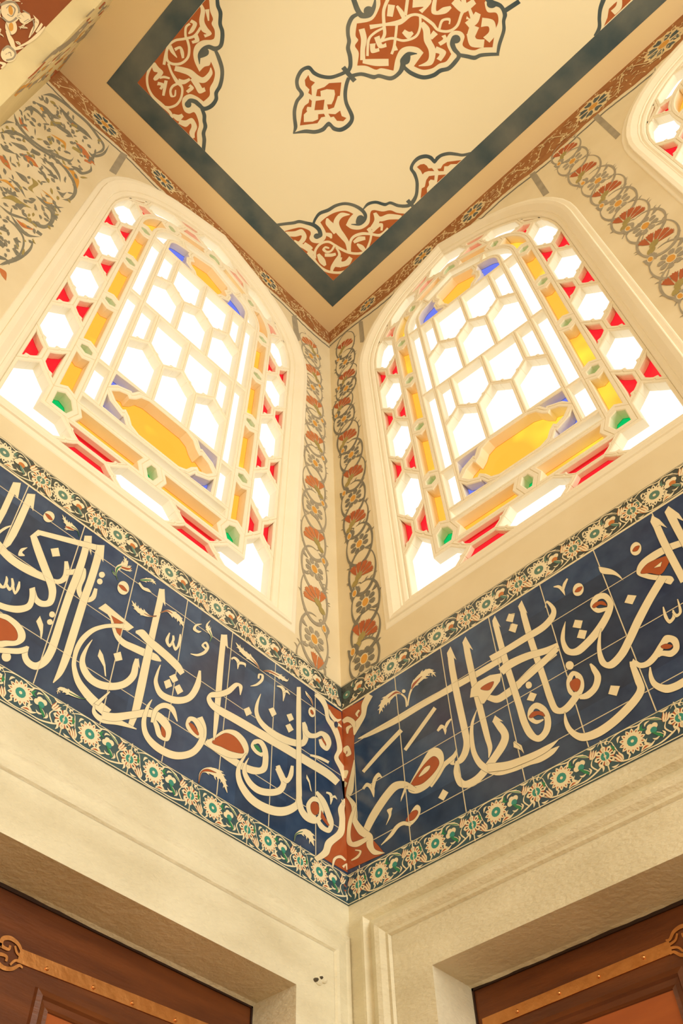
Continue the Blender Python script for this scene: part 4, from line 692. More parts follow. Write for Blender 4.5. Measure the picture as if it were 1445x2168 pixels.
('R','s',[(-2243,5835,-2243,5835),(-2185,5835,-2184,5855),(-2128,5796,-2124,5813),(-2104,5709,-2095,5719),(-2102,5607,-2091,5602),(-2128,5492,-2119,5480),(-2141,5420,-2141,5420)]),
('R','s',[(-2087,5873,-2087,5873),(-2077,5756,-2065,5759),(-2095,5602,-2083,5590),(-2131,5433,-2131,5433)]),
('R','s',[(-2156,5721,-2145,5763),(-2120,5682,-2115,5698)]),
('R','s',[(-2135,5635,-2127,5669),(-2104,5607,-2100,5624)]),
('R','s',[(-2198,5571,-2198,5627),(-2165,5583,-2164,5621)]),
('R','s',[(-2157,5461,-2163,5502),(-2128,5505,-2131,5521)]),
('R','s',[(-2140,6933,-2140,6933),(-2102,6930,-2102,6989),(-2062,6953,-2069,6989),(-2030,7098,-2045,7098),(-2055,7173,-2055,7173)]),
('R','s',[(-2106,7009,-2104,7039),(-2076,6998,-2074,7022)]),
('R','s',[(-2221,6140,-2221,6140),(-2184,6161,-2191,6189),(-2176,6230,-2176,6230)]),
('R','s',[(-2237,6022,-2235,6076),(-2204,6016,-2201,6070)]),
('R','r',[(-2494,6947,-2494,6947),(-2461,6878,-2458,6927),(-2406,6875,-2406,6875)]),
('R','r',[(-2200,7266,-2200,7266),(-2155,7246,-2152,7304),(-2110,7207,-2103,7287),(-2030,7215,-2030,7215)]),
('R','r',[(-2096,7141,-2099,7170),(-2054,7181,-2058,7234)]),
('R','r',[(-2364,6574,-2364,6574),(-2311,6541,-2311,6619),(-2257,6585,-2257,6585)]),
('R','r',[(-2437,6350,-2437,6350),(-2398,6308,-2395,6378),(-2346,6309,-2346,6309)]),
('R','r',[(-2196,5905,-2196,5905),(-2150,5886,-2152,5923),(-2095,5957,-2095,5957)]),
('R','r',[(-2137,5407,-2137,5407),(-2109,5370,-2099,5418),(-2080,5355,-2080,5355)]),
('R','r',[(-2271,7459,-2272,7493),(-2236,7480,-2236,7514)]),
('R','o',[(-2450,7282,-2447,7329),(-2419,7274,-2418,7290)]),
('R','o',[(-2319,7092,-2319,7092),(-2271,7103,-2272,7136),(-2236,7111,-2230,7152),(-2206,7044,-2206,7044)]),
('R','o',[(-2182,6851,-2182,6851),(-2121,6853,-2118,6904),(-2074,6792,-2060,6849),(-2043,6728,-2043,6728)]),
('R','o',[(-2362,6114,-2362,6114),(-2325,6151,-2327,6184),(-2262,6152,-2262,6152)]),
('R','o',[(-2182,6350,-2182,6350),(-2133,6288,-2133,6310),(-2089,6377,-2089,6377)]),
('R','o',[(-2186,6385,-2186,6385),(-2136,6381,-2135,6400),(-2092,6381,-2092,6381)]),
('R','o',[(-2334,6569,-2334,6569),(-2297,6557,-2297,6588),(-2280,6577,-2280,6577)]),
('R','o',[(-2165,5913,-2165,5923),(-2136,5913,-2135,5934)]),
('R','y',[(-2257,6414,-2257,6414),(-2233,6369,-2211,6414),(-2238,6283,-2219,6313),(-2203,6285,-2203,6285)]),
('R','y',[(-2349,7187,-2363,7248),(-2304,7309,-2316,7366)]),
('R','y',[(-2325,7013,-2315,7066),(-2286,6956,-2280,6987)]),
('R','y',[(-2301,5970,-2301,5970),(-2266,6031,-2274,6079),(-2222,6057,-2225,6099),(-2167,6123,-2167,6123)]),
('R','y',[(-2188,7158,-2190,7195),(-2132,7187,-2135,7256)]),
('R','y',[(-2116,5786,-2116,5786),(-2112,5777,-2111,5795),(-2107,5778,-2107,5792),(-2102,5788,-2102,5788)]),
('R','s',[(-2386,6517,-2386,6517),(-2375,6501,-2375,6526),(-2364,6500,-2364,6520),(-2350,6519,-2350,6519)]),
('R','s',[(-2388,6843,-2388,6843),(-2379,6829,-2382,6866),(-2372,6838,-2374,6867),(-2366,6859,-2366,6859)]),
('R','s',[(-2447,6499,-2447,6499),(-2438,6484,-2440,6519),(-2430,6490,-2431,6519),(-2423,6508,-2423,6508)]),
('R','s',[(-2356,6435,-2356,6435),(-2346,6426,-2346,6445),(-2336,6428,-2336,6444),(-2330,6432,-2330,6432)]),
('R','s',[(-2133,5516,-2133,5516),(-2123,5499,-2120,5519),(-2112,5494,-2109,5509),(-2105,5488,-2105,5488)]),
('R','y',[(-2231,7432,-2231,7432),(-2225,7418,-2226,7455),(-2219,7426,-2220,7456),(-2214,7445,-2214,7445)]),
('R','y',[(-2481,7162,-2481,7162),(-2472,7142,-2472,7180),(-2464,7145,-2464,7176),(-2457,7159,-2457,7159)]),
('R','s',[(-2378,7308,-2378,7308),(-2371,7293,-2370,7322),(-2363,7295,-2363,7318),(-2355,7309,-2355,7309)]),
('R','s',[(-2483,6835,-2483,6835),(-2475,6819,-2477,6857),(-2468,6826,-2470,6856),(-2461,6849,-2461,6849)]),
('R','s',[(-2463,6990,-2463,6990),(-2453,6990,-2457,7014),(-2447,7004,-2449,7024),(-2444,7017,-2444,7017)]),
('R','y',[(-2352,6640,-2352,6640),(-2342,6621,-2340,6649),(-2332,6619,-2329,6641),(-2326,6614,-2326,6614)]),
('R','y',[(-2272,6230,-2272,6230),(-2268,6211,-2264,6237),(-2262,6206,-2259,6227),(-2255,6212,-2255,6212)]),
('R','s',[(-2138,7169,-2138,7169),(-2127,7159,-2127,7189),(-2118,7166,-2116,7190),(-2112,7172,-2112,7172)]),
('R','s',[(-2099,6133,-2099,6133),(-2092,6119,-2091,6145),(-2086,6122,-2083,6142),(-2082,6122,-2082,6122)]),
('R','y',[(-2090,6328,-2090,6328),(-2082,6305,-2078,6323),(-2071,6292,-2069,6307),(-2057,6297,-2057,6297)]),
('R','s',[(-2199,7062,-2199,7062),(-2189,7054,-2189,7076),(-2179,7059,-2178,7076),(-2174,7059,-2174,7059)]),
('R','s',[(-2282,6109,-2282,6109),(-2275,6099,-2276,6126),(-2269,6105,-2270,6126),(-2264,6118,-2264,6118)]),
('R','s',[(-2113,6052,-2113,6052),(-2103,6035,-2100,6049),(-2092,6027,-2089,6036),(-2087,6012,-2087,6012)]),
('R','s',[(-2274,6388,-2274,6388),(-2267,6376,-2268,6409),(-2260,6383,-2261,6409),(-2256,6396,-2256,6396)]),
('R','s',[(-2183,6593,-2183,6593),(-2172,6572,-2170,6608),(-2161,6572,-2159,6601),(-2151,6582,-2151,6582)]),
('R','s',[(-2167,5676,-2167,5676),(-2165,5658,-2159,5676),(-2160,5650,-2156,5667),(-2153,5655,-2153,5655)]),
('R','s',[(-2461,6865,-2461,6865),(-2452,6860,-2457,6890),(-2446,6873,-2450,6897),(-2441,6898,-2441,6898)]),
('R','s',[(-2228,7437,-2228,7437),(-2219,7443,-2222,7462),(-2213,7460,-2215,7476),(-2212,7470,-2212,7470)]),
('R','s',[(-2280,6788,-2280,6788),(-2276,6769,-2273,6796),(-2270,6766,-2268,6788),(-2263,6774,-2263,6774)]),
('R','s',[(-2314,6025,-2314,6025),(-2304,6027,-2310,6050),(-2298,6042,-2304,6061),(-2295,6065,-2295,6065)]),
('R','s',[(-2235,6055,-2235,6055),(-2228,6045,-2227,6062),(-2220,6046,-2219,6059),(-2213,6050,-2213,6050)]),
('R','s',[(-2316,6912,-2316,6912),(-2302,6912,-2305,6942),(-2290,6929,-2292,6954),(-2283,6947,-2283,6947)]),
('R','y',[(-2423,6386,-2423,6386),(-2416,6372,-2415,6395),(-2408,6372,-2408,6390),(-2400,6382,-2400,6382)]),
('R','s',[(-2238,6017,-2238,6017),(-2227,6016,-2230,6040),(-2218,6029,-2220,6048),(-2210,6049,-2210,6049)]),
('R','s',[(-2494,7185,-2494,7185),(-2484,7159,-2483,7205),(-2473,7160,-2473,7196),(-2464,7175,-2464,7175)]),
('R','s',[(-2463,6479,-2463,6479),(-2459,6466,-2457,6483),(-2454,6462,-2453,6476),(-2450,6463,-2450,6463)]),
('R','s',[(-2430,7267,-2430,7267),(-2417,7261,-2423,7304),(-2407,7282,-2412,7315),(-2397,7325,-2397,7325)]),
('R','s',[(-2312,7503,-2312,7503),(-2302,7472,-2299,7520),(-2290,7469,-2289,7508),(-2276,7492,-2276,7492)]),
('R','y',[(-2165,6006,-2165,6006),(-2156,5982,-2151,6012),(-2145,5975,-2141,5999),(-2134,5979,-2134,5979)]),
('R','s',[(-2156,6365,-2156,6365),(-2148,6357,-2148,6383),(-2139,6365,-2140,6384),(-2128,6388,-2128,6388)]),
('R','s',[(-2110,5958,-2110,5958),(-2107,5931,-2099,5956),(-2099,5918,-2093,5938),(-2091,5916,-2091,5916)]),
('R','y',[(-2166,6053,-2166,6053),(-2166,6031,-2157,6053),(-2163,6025,-2154,6038),(-2158,6018,-2158,6018)]),
('R','s',[(-2280,7088,-2280,7088),(-2269,7060,-2266,7102),(-2257,7058,-2252,7090),(-2249,7054,-2249,7054)]),
('R','s',[(-2431,6991,-2431,6991),(-2418,6986,-2420,7012),(-2407,6996,-2408,7017),(-2400,7007,-2400,7007)]),
('R','y',[(-2152,6096,-2152,6096),(-2153,6073,-2143,6091),(-2148,6061,-2140,6074),(-2143,6053,-2143,6053)]),
('R','s',[(-2293,6900,-2293,6900),(-2285,6895,-2287,6920),(-2278,6906,-2281,6925),(-2273,6925,-2273,6925)]),
('R','y',[(-2510,6649,-2510,6649),(-2502,6629,-2500,6646),(-2493,6619,-2491,6631),(-2487,6608,-2487,6608)]),
('R','s',[(-2385,7124,-2385,7124),(-2370,7141,-2375,7163),(-2359,7170,-2362,7189),(-2355,7188,-2355,7188)]),
('R','s',[(-2352,6562,-2352,6562),(-2341,6537,-2338,6569),(-2329,6531,-2326,6556),(-2317,6536,-2317,6536)]),
('R','s',[(-2126,6838,-2126,6838),(-2123,6811,-2117,6824),(-2117,6791,-2113,6804),(-2109,6786,-2109,6786)]),
('R','y',[(-2250,7514,-2250,7514),(-2247,7485,-2240,7517),(-2241,7476,-2235,7499),(-2234,7473,-2234,7473)]),
('R','y',[(-2193,6910,-2193,6910),(-2183,6887,-2180,6912),(-2171,6878,-2169,6899),(-2157,6887,-2157,6887)]),
('R','s',[(-2115,7216,-2115,7216),(-2111,7196,-2107,7225),(-2105,7193,-2102,7216),(-2098,7200,-2098,7200)]),
('R','s',[(-2087,6348,-2087,6348),(-2081,6336,-2080,6361),(-2076,6339,-2074,6359),(-2072,6344,-2072,6344)]),
('R','s',[(-2171,7410,-2171,7410),(-2170,7385,-2163,7406),(-2164,7369,-2160,7390),(-2154,7378,-2154,7378)]),
('R','s',[(-2271,7458,-2271,7458),(-2273,7427,-2261,7453),(-2267,7405,-2261,7437),(-2257,7416,-2257,7416)]),
('R','s',[(-2201,7263,-2201,7263),(-2194,7250,-2193,7274),(-2187,7252,-2186,7271),(-2180,7261,-2180,7261)]),
('R','s',[(-2319,7007,-2319,7007),(-2310,6987,-2310,7029),(-2301,6992,-2301,7025),(-2294,7007,-2294,7007)]),
('R','s',[(-2479,7075,-2479,7075),(-2469,7060,-2469,7083),(-2459,7058,-2458,7076),(-2451,7058,-2451,7058)]),
('R','s',[(-2093,7599,-2093,7599),(-2093,7569,-2084,7590),(-2087,7547,-2083,7572),(-2076,7559,-2076,7559)]),
('R','s',[(-2100,5820,-2100,5820),(-2092,5805,-2090,5832),(-2083,5807,-2081,5828),(-2076,5813,-2076,5813)]),
('R','s',[(-2518,7033,-2518,7033),(-2510,7020,-2510,7040),(-2503,7020,-2501,7035),(-2498,7016,-2498,7016)]),
('R','s',[(-2366,7550,-2366,7550),(-2361,7505,-2354,7523),(-2353,7469,-2349,7487),(-2340,7461,-2340,7461)]),
('R','s',[(-2331,7277,-2331,7277),(-2318,7276,-2321,7307),(-2308,7293,-2310,7318),(-2301,7311,-2301,7311)]),
('R','s',[(-2297,7615,-2297,7615),(-2292,7577,-2285,7605),(-2283,7554,-2278,7577),(-2273,7546,-2273,7546)]),
('R','s',[(-2095,6512,-2095,6512),(-2090,6495,-2087,6521),(-2083,6493,-2082,6515),(-2075,6505,-2075,6505)]),
('R','s',[(-2351,7096,-2351,7096),(-2341,7084,-2344,7122),(-2333,7095,-2336,7125),(-2326,7120,-2326,7120)]),
('R','s',[(-2421,6392,-2421,6392),(-2411,6368,-2408,6392),(-2400,6358,-2398,6378),(-2388,6364,-2388,6364)]),
('R','s',[(-2309,6527,-2309,6527),(-2308,6503,-2300,6522),(-2304,6493,-2296,6502),(-2300,6477,-2300,6477)]),
('R','s',[(-2077,7332,-2077,7332),(-2066,7320,-2068,7364),(-2058,7333,-2058,7370),(-2054,7348,-2054,7348)]),
('R','s',[(-2149,5552,-2149,5552),(-2145,5533,-2140,5555),(-2139,5528,-2134,5544),(-2133,5526,-2133,5526)]),
('R','y',[(-2133,5993,-2133,5993),(-2120,5984,-2119,6002),(-2108,5985,-2106,6000),(-2100,5983,-2100,5983)]),
('R','s',[(-2416,6818,-2416,6818),(-2410,6802,-2409,6825),(-2402,6800,-2402,6818),(-2392,6815,-2392,6815)]),
('R','s',[(-2328,7607,-2328,7607),(-2328,7559,-2316,7584),(-2321,7525,-2312,7549),(-2310,7514,-2310,7514)]),
('R','s',[(-2380,6174,-2380,6174),(-2372,6155,-2369,6177),(-2362,6148,-2360,6165),(-2352,6152,-2352,6152)]),
('R','s',[(-2143,6238,-2143,6238),(-2138,6218,-2134,6237),(-2130,6209,-2128,6226),(-2121,6214,-2121,6214)]),
('R','s',[(-2140,6233,-2140,6233),(-2134,6205,-2127,6234),(-2123,6192,-2119,6217),(-2111,6198,-2111,6198)]),
('R','s',[(-2440,6562,-2440,6562),(-2432,6548,-2432,6571),(-2424,6548,-2424,6566),(-2417,6556,-2417,6556)]),
('R','y',[(-2227,6446,-2227,6446),(-2219,6435,-2219,6455),(-2211,6435,-2211,6451),(-2200,6453,-2200,6453)]),
('R','s',[(-2379,6266,-2379,6266),(-2372,6237,-2366,6265),(-2362,6225,-2356,6246),(-2353,6215,-2353,6215)]),
('R','s',[(-2076,6593,-2076,6593),(-2064,6602,-2067,6620),(-2053,6621,-2056,6635),(-2042,6652,-2042,6652)]),
('R','s',[(-2224,6065,-2224,6065),(-2212,6058,-2214,6088),(-2202,6069,-2204,6092),(-2191,6093,-2191,6093)]),
('R','s',[(-2480,7173,-2480,7173),(-2473,7132,-2466,7166),(-2463,7113,-2456,7136),(-2454,7095,-2454,7095)]),
('R','s',[(-2376,6501,-2376,6501),(-2367,6480,-2365,6496),(-2357,6469,-2356,6482),(-2347,6468,-2347,6468)]),
('R','s',[(-2465,6744,-2465,6744),(-2452,6730,-2453,6758),(-2440,6733,-2440,6755),(-2431,6740,-2431,6740)]),
('R','s',[(-2083,7212,-2083,7212),(-2079,7186,-2074,7229),(-2071,7185,-2069,7220),(-2063,7204,-2063,7204)]),
('R','s',[(-2060,6253,-2060,6253),(-2058,6226,-2050,6246),(-2052,6209,-2047,6229),(-2041,6213,-2041,6213)]),
('R','s',[(-2331,6724,-2331,6724),(-2325,6701,-2323,6739),(-2319,6702,-2316,6731),(-2314,6709,-2314,6709)]),
('R','s',[(-2215,6828,-2215,6828),(-2206,6808,-2206,6851),(-2199,6815,-2196,6848),(-2194,6821,-2194,6821)]),
('R','s',[(-2223,7343,-2223,7343),(-2217,7335,-2218,7361),(-2211,7343,-2213,7363),(-2203,7370,-2203,7370)]),
('R','s',[(-2259,6943,-2259,6943),(-2253,6930,-2251,6949),(-2247,6929,-2244,6942),(-2244,6923,-2244,6923)]),
('R','s',[(-2215,6861,-2215,6861),(-2206,6848,-2205,6868),(-2197,6848,-2194,6863),(-2193,6839,-2193,6839)]),
('R','s',[(-2243,5998,-2243,5998),(-2234,5981,-2233,6011),(-2224,5982,-2225,6005),(-2213,6000,-2213,6000)]),
('R','s',[(-2371,6551,-2371,6551),(-2363,6536,-2363,6568),(-2356,6539,-2356,6565),(-2349,6554,-2349,6554)]),
('R','s',[(-2323,6671,-2323,6671),(-2316,6646,-2312,6672),(-2307,6637,-2304,6657),(-2298,6636,-2298,6636)]),
('R','s',[(-2398,6984,-2398,6984),(-2391,6948,-2386,6963),(-2381,6921,-2378,6933),(-2372,6903,-2372,6903)]),
('R','s',[(-2164,6319,-2164,6319),(-2153,6301,-2151,6331),(-2140,6301,-2138,6325),(-2131,6304,-2131,6304)]),
('R','s',[(-2493,7474,-2493,7474),(-2483,7448,-2481,7476),(-2473,7438,-2471,7460),(-2464,7435,-2464,7435)]),
('R','s',[(-2115,5566,-2115,5566),(-2107,5552,-2105,5574),(-2098,5550,-2096,5568),(-2089,5557,-2089,5557)]),
('R','s',[(-2077,6735,-2077,6735),(-2068,6725,-2067,6750),(-2059,6729,-2057,6749),(-2053,6735,-2053,6735)]),
('R','s',[(-2204,6651,-2204,6651),(-2197,6625,-2192,6648),(-2187,6612,-2185,6633),(-2174,6621,-2174,6621)]),
('R','s',[(-2484,6977,-2484,6977),(-2476,6939,-2470,6964),(-2464,6916,-2460,6936),(-2453,6903,-2453,6903)]),
('R','s',[(-2499,6886,-2499,6886),(-2492,6861,-2489,6893),(-2482,6854,-2481,6881),(-2471,6867,-2471,6867)]),
('R','s',[(-2372,6106,-2372,6106),(-2362,6094,-2362,6122),(-2351,6098,-2353,6120),(-2341,6117,-2341,6117)]),
('R','s',[(-2468,7509,-2468,7509),(-2459,7462,-2452,7504),(-2446,7442,-2439,7471),(-2435,7423,-2435,7423)]),
('R','y',[(-2393,6318,-2393,6318),(-2385,6310,-2388,6338),(-2379,6319,-2382,6340),(-2374,6338,-2374,6338)]),
('R','s',[(-2154,5592,-2154,5592),(-2146,5581,-2147,5607),(-2139,5585,-2139,5606),(-2134,5594,-2134,5594)]),
('R','s',[(-2212,6668,-2212,6668),(-2205,6648,-2202,6673),(-2197,6643,-2194,6662),(-2189,6643,-2189,6643)]),
('R','s',[(-2230,6947,-2230,6947),(-2231,6912,-2222,6924),(-2227,6885,-2219,6894),(-2222,6862,-2222,6862)]),
('R','s',[(-2449,7070,-2449,7070),(-2435,7050,-2436,7091),(-2422,7054,-2421,7087),(-2413,7062,-2413,7062)]),
('R','s',[(-2112,6519,-2112,6519),(-2105,6510,-2104,6529),(-2097,6513,-2097,6528),(-2090,6521,-2090,6521)]),
('R','s',[(-2495,6592,-2495,6592),(-2485,6560,-2481,6590),(-2473,6547,-2470,6571),(-2462,6545,-2462,6545)]),
('R','s',[(-2462,6646,-2462,6646),(-2449,6638,-2451,6668),(-2438,6647,-2439,6671),(-2430,6660,-2430,6660)]),
('R','s',[(-2186,5643,-2186,5643),(-2177,5636,-2179,5661),(-2169,5643,-2170,5663),(-2162,5659,-2162,5659)]),
('R','s',[(-2234,6747,-2234,6747),(-2224,6739,-2226,6771),(-2215,6750,-2216,6776),(-2209,6767,-2209,6767)]),
('R','s',[(-2467,7442,-2467,7442),(-2459,7422,-2457,7448),(-2449,7418,-2449,7439),(-2439,7432,-2439,7432)]),
('R','s',[(-2080,7308,-2080,7308),(-2072,7287,-2069,7314),(-2063,7282,-2059,7303),(-2056,7277,-2056,7277)]),
('R','s',[(-2500,7289,-2500,7289),(-2493,7265,-2492,7310),(-2485,7267,-2485,7304),(-2478,7285,-2478,7285)]),
('R','s',[(-2255,6574,-2255,6574),(-2245,6575,-2252,6602),(-2240,6591,-2245,6614),(-2239,6611,-2239,6611)]),
('R','s',[(-2411,7497,-2411,7497),(-2402,7487,-2404,7521),(-2395,7497,-2397,7524),(-2388,7520,-2388,7520)]),
('R','s',[(-2507,7043,-2507,7043),(-2501,7014,-2497,7032),(-2493,6995,-2490,7012),(-2483,6993,-2483,6993)]),
('R','y',[(-2250,6944,-2250,6944),(-2240,6928,-2238,6949),(-2229,6925,-2228,6942),(-2219,6931,-2219,6931)]),
('R','s',[(-2371,6381,-2371,6381),(-2359,6372,-2359,6394),(-2347,6376,-2347,6394),(-2338,6384,-2338,6384)]),
('R','y',[(-2351,6459,-2351,6459),(-2345,6434,-2341,6448),(-2337,6417,-2334,6428),(-2328,6409,-2328,6409)]),
('R','s',[(-2309,7069,-2309,7069),(-2300,7036,-2295,7070),(-2288,7024,-2284,7050),(-2278,7020,-2278,7020)]),
('R','s',[(-2255,7244,-2255,7244),(-2241,7253,-2246,7282),(-2230,7280,-2233,7304),(-2224,7305,-2224,7305)]),
('R','y',[(-2505,6714,-2505,6714),(-2499,6691,-2497,6728),(-2491,6690,-2492,6720),(-2482,6712,-2482,6712)]),
('R','s',[(-2125,6124,-2125,6124),(-2118,6104,-2114,6128),(-2111,6099,-2105,6115),(-2106,6090,-2106,6090)]),
('R','s',[(-2259,6340,-2259,6340),(-2256,6325,-2253,6347),(-2251,6322,-2250,6342),(-2244,6334,-2244,6334)]),
('R','y',[(-2202,7298,-2202,7298),(-2193,7287,-2193,7310),(-2185,7290,-2184,7308),(-2178,7296,-2178,7296)]),
('R','y',[(-2069,6249,-2069,6249),(-2058,6255,-2062,6275),(-2050,6273,-2052,6289),(-2048,6285,-2048,6285)]),
('R','y',[(-2101,7584,-2101,7584),(-2091,7579,-2098,7617),(-2086,7597,-2092,7627),(-2079,7640,-2079,7640)]),
('R','s',[(-2300,6141,-2300,6141),(-2297,6125,-2293,6137),(-2291,6115,-2289,6125),(-2285,6112,-2285,6112)]),
('R','s',[(-2129,6756,-2129,6756),(-2128,6719,-2119,6736),(-2121,6689,-2115,6707),(-2109,6685,-2109,6685)]),
('R','s',[(-2333,6275,-2333,6275),(-2326,6254,-2323,6269),(-2317,6243,-2314,6252),(-2313,6224,-2313,6224)]),
('R','s',[(-2207,6597,-2207,6597),(-2197,6599,-2199,6616),(-2190,6610,-2190,6625),(-2186,6617,-2186,6617)]),
('R','s',[(-2130,7085,-2130,7085),(-2124,7066,-2120,7091),(-2115,7061,-2114,7082),(-2103,7076,-2103,7076)]),
('R','y',[(-2107,6463,-2107,6463),(-2104,6437,-2097,6467),(-2097,6430,-2090,6451),(-2091,6424,-2091,6424)]),
('R','s',[(-2327,6926,-2327,6926),(-2314,6915,-2317,6956),(-2303,6928,-2305,6961),(-2293,6955,-2293,6955)]),
('R','s',[(-2125,5649,-2125,5649),(-2115,5637,-2113,5653),(-2104,5634,-2102,5647),(-2096,5632,-2096,5632)]),
('R','s',[(-2255,7401,-2255,7401),(-2245,7368,-2240,7411),(-2232,7362,-2227,7393),(-2223,7354,-2223,7354)]),
('R','s',[(-2310,6728,-2310,6728),(-2301,6712,-2302,6747),(-2294,6718,-2292,6745),(-2291,6720,-2291,6720)]),
('R','s',[(-2098,6990,-2098,6990),(-2091,6976,-2091,7010),(-2085,6982,-2083,7009),(-2080,6991,-2080,6991)]),
('R','s',[(-2247,5986,-2247,5986),(-2234,5988,-2236,6004),(-2223,5999,-2224,6012),(-2215,6008,-2215,6008)]),
('R','s',[(-2456,6900,-2456,6900),(-2444,6894,-2447,6926),(-2435,6907,-2436,6933),(-2430,6916,-2430,6916)]),
('R','s',[(-2393,6440,-2393,6440),(-2387,6412,-2383,6424),(-2379,6390,-2376,6400),(-2370,6380,-2370,6380)]),
('R','s',[(-2485,6656,-2485,6656),(-2473,6645,-2476,6683),(-2462,6656,-2464,6686),(-2454,6675,-2454,6675)]),
('R','y',[(-2155,6486,-2155,6486),(-2149,6456,-2142,6480),(-2139,6440,-2133,6459),(-2129,6432,-2129,6432)]),
('R','s',[(-2259,6859,-2259,6859),(-2247,6849,-2247,6876),(-2234,6855,-2234,6876),(-2224,6865,-2224,6865)]),
('R','s',[(-2337,6069,-2337,6069),(-2329,6050,-2327,6069),(-2319,6041,-2318,6057),(-2308,6047,-2308,6047)]),
('R','s',[(-2390,7510,-2390,7510),(-2385,7492,-2383,7519),(-2379,7489,-2378,7512),(-2373,7500,-2373,7500)]),
('R','s',[(-2379,6185,-2379,6185),(-2372,6163,-2369,6176),(-2364,6149,-2362,6159),(-2358,6138,-2358,6138)]),
('R','s',[(-2089,7256,-2089,7256),(-2081,7227,-2076,7265),(-2070,7221,-2067,7252),(-2055,7240,-2055,7240)]),
('R','s',[(-2101,6879,-2101,6879),(-2093,6850,-2087,6885),(-2082,6841,-2078,6869),(-2069,6848,-2069,6848)]),
('R','s',[(-2164,6159,-2164,6159),(-2159,6142,-2155,6161),(-2154,6137,-2149,6148),(-2151,6126,-2151,6126)]),
('R','s',[(-2228,6903,-2228,6903),(-2218,6884,-2217,6922),(-2208,6888,-2209,6918),(-2195,6914,-2195,6914)]),
('R','y',[(-2232,5658,-2232,5658),(-2220,5658,-2222,5678),(-2208,5670,-2210,5686),(-2202,5679,-2202,5679)]),
('R','s',[(-2201,6031,-2201,6031),(-2196,6013,-2194,6045),(-2190,6015,-2187,6039),(-2185,6021,-2185,6021)]),
('R','s',[(-2095,6304,-2095,6304),(-2088,6289,-2086,6314),(-2079,6289,-2079,6309),(-2069,6304,-2069,6304)]),
('R','s',[(-2375,7136,-2375,7136),(-2369,7102,-2363,7127),(-2361,7083,-2355,7100),(-2353,7064,-2353,7064)]),
('R','y',[(-2093,5715,-2093,5715),(-2094,5686,-2084,5697),(-2090,5661,-2082,5673),(-2081,5652,-2081,5652)]),
('R','s',[(-2278,6136,-2278,6136),(-2275,6114,-2269,6141),(-2267,6106,-2265,6130),(-2258,6117,-2258,6117)]),
('R','s',[(-2482,7027,-2482,7027),(-2473,6994,-2468,7017),(-2461,6974,-2458,6993),(-2451,6963,-2451,6963)]),
('R','y',[(-2483,6756,-2483,6756),(-2474,6732,-2472,6761),(-2465,6727,-2461,6747),(-2458,6719,-2458,6719)]),
('R','s',[(-2166,6945,-2166,6945),(-2156,6927,-2156,6968),(-2145,6933,-2146,6966),(-2134,6959,-2134,6959)]),
('R','s',[(-2208,5656,-2208,5656),(-2200,5636,-2196,5662),(-2190,5632,-2186,5651),(-2183,5628,-2183,5628)]),
('R','s',[(-2493,7204,-2493,7204),(-2488,7185,-2486,7218),(-2482,7185,-2480,7210),(-2478,7189,-2478,7189)]),
('R','s',[(-2335,6607,-2335,6607),(-2322,6610,-2328,6640),(-2313,6631,-2317,6656),(-2311,6647,-2311,6647)]),
('R','s',[(-2092,6126,-2092,6126),(-2083,6118,-2085,6145),(-2076,6126,-2077,6148),(-2070,6142,-2070,6142)]),
('R','s',[(-2207,6185,-2207,6185),(-2193,6191,-2198,6218),(-2182,6213,-2185,6234),(-2176,6235,-2176,6235)]),
('R','y',[(-2133,5691,-2133,5691),(-2127,5676,-2124,5696),(-2119,5673,-2117,5688),(-2112,5674,-2112,5674)]),
('R','s',[(-2472,6664,-2472,6664),(-2459,6662,-2465,6697),(-2450,6681,-2455,6708),(-2442,6715,-2442,6715)]),
('R','s',[(-2255,6628,-2255,6628),(-2251,6612,-2248,6635),(-2245,6609,-2244,6628),(-2237,6622,-2237,6622)]),
('R','s',[(-2272,6749,-2272,6749),(-2263,6727,-2260,6755),(-2252,6724,-2249,6744),(-2246,6717,-2246,6717)]),
('R','s',[(-2171,6185,-2171,6185),(-2163,6161,-2159,6177),(-2153,6146,-2150,6160),(-2141,6145,-2141,6145)]),
('R','s',[(-2282,5952,-2282,5952),(-2273,5939,-2272,5963),(-2263,5941,-2263,5959),(-2252,5954,-2252,5954)]),
('R','y',[(-2057,6530,-2057,6530),(-2050,6513,-2047,6538),(-2041,6510,-2038,6530),(-2034,6511,-2034,6511)]),
('R','s',[(-2103,6188,-2103,6188),(-2095,6168,-2091,6185),(-2084,6157,-2082,6172),(-2070,6164,-2070,6164)]),
('R','s',[(-2374,7377,-2374,7377),(-2368,7345,-2363,7382),(-2359,7334,-2357,7366),(-2349,7347,-2349,7347)]),
('R','y',[(-2198,6554,-2198,6554),(-2192,6528,-2186,6559),(-2183,6519,-2178,6544),(-2174,6521,-2174,6521)]),
('R','y',[(-2326,6650,-2326,6650),(-2319,6637,-2319,6665),(-2312,6640,-2311,6663),(-2308,6645,-2308,6645)]),
('R','s',[(-2382,6174,-2382,6174),(-2377,6159,-2375,6174),(-2371,6153,-2370,6166),(-2362,6162,-2362,6162)]),
('R','s',[(-2431,6676,-2431,6676),(-2418,6671,-2422,6705),(-2408,6686,-2410,6714),(-2403,6698,-2403,6698)]),
('R','s',[(-2210,6457,-2210,6457),(-2199,6468,-2203,6482),(-2191,6486,-2194,6497),(-2185,6509,-2185,6509)]),
('R','y',[(-2274,7443,-2274,7443),(-2259,7446,-2264,7485),(-2247,7471,-2250,7503),(-2239,7500,-2239,7500)]),
('R','s',[(-2222,6137,-2222,6137),(-2215,6120,-2213,6149),(-2206,6119,-2205,6143),(-2198,6130,-2198,6130)]),
('R','s',[(-2321,7349,-2321,7349),(-2313,7331,-2311,7358),(-2304,7329,-2303,7351),(-2296,7335,-2296,7335)]),
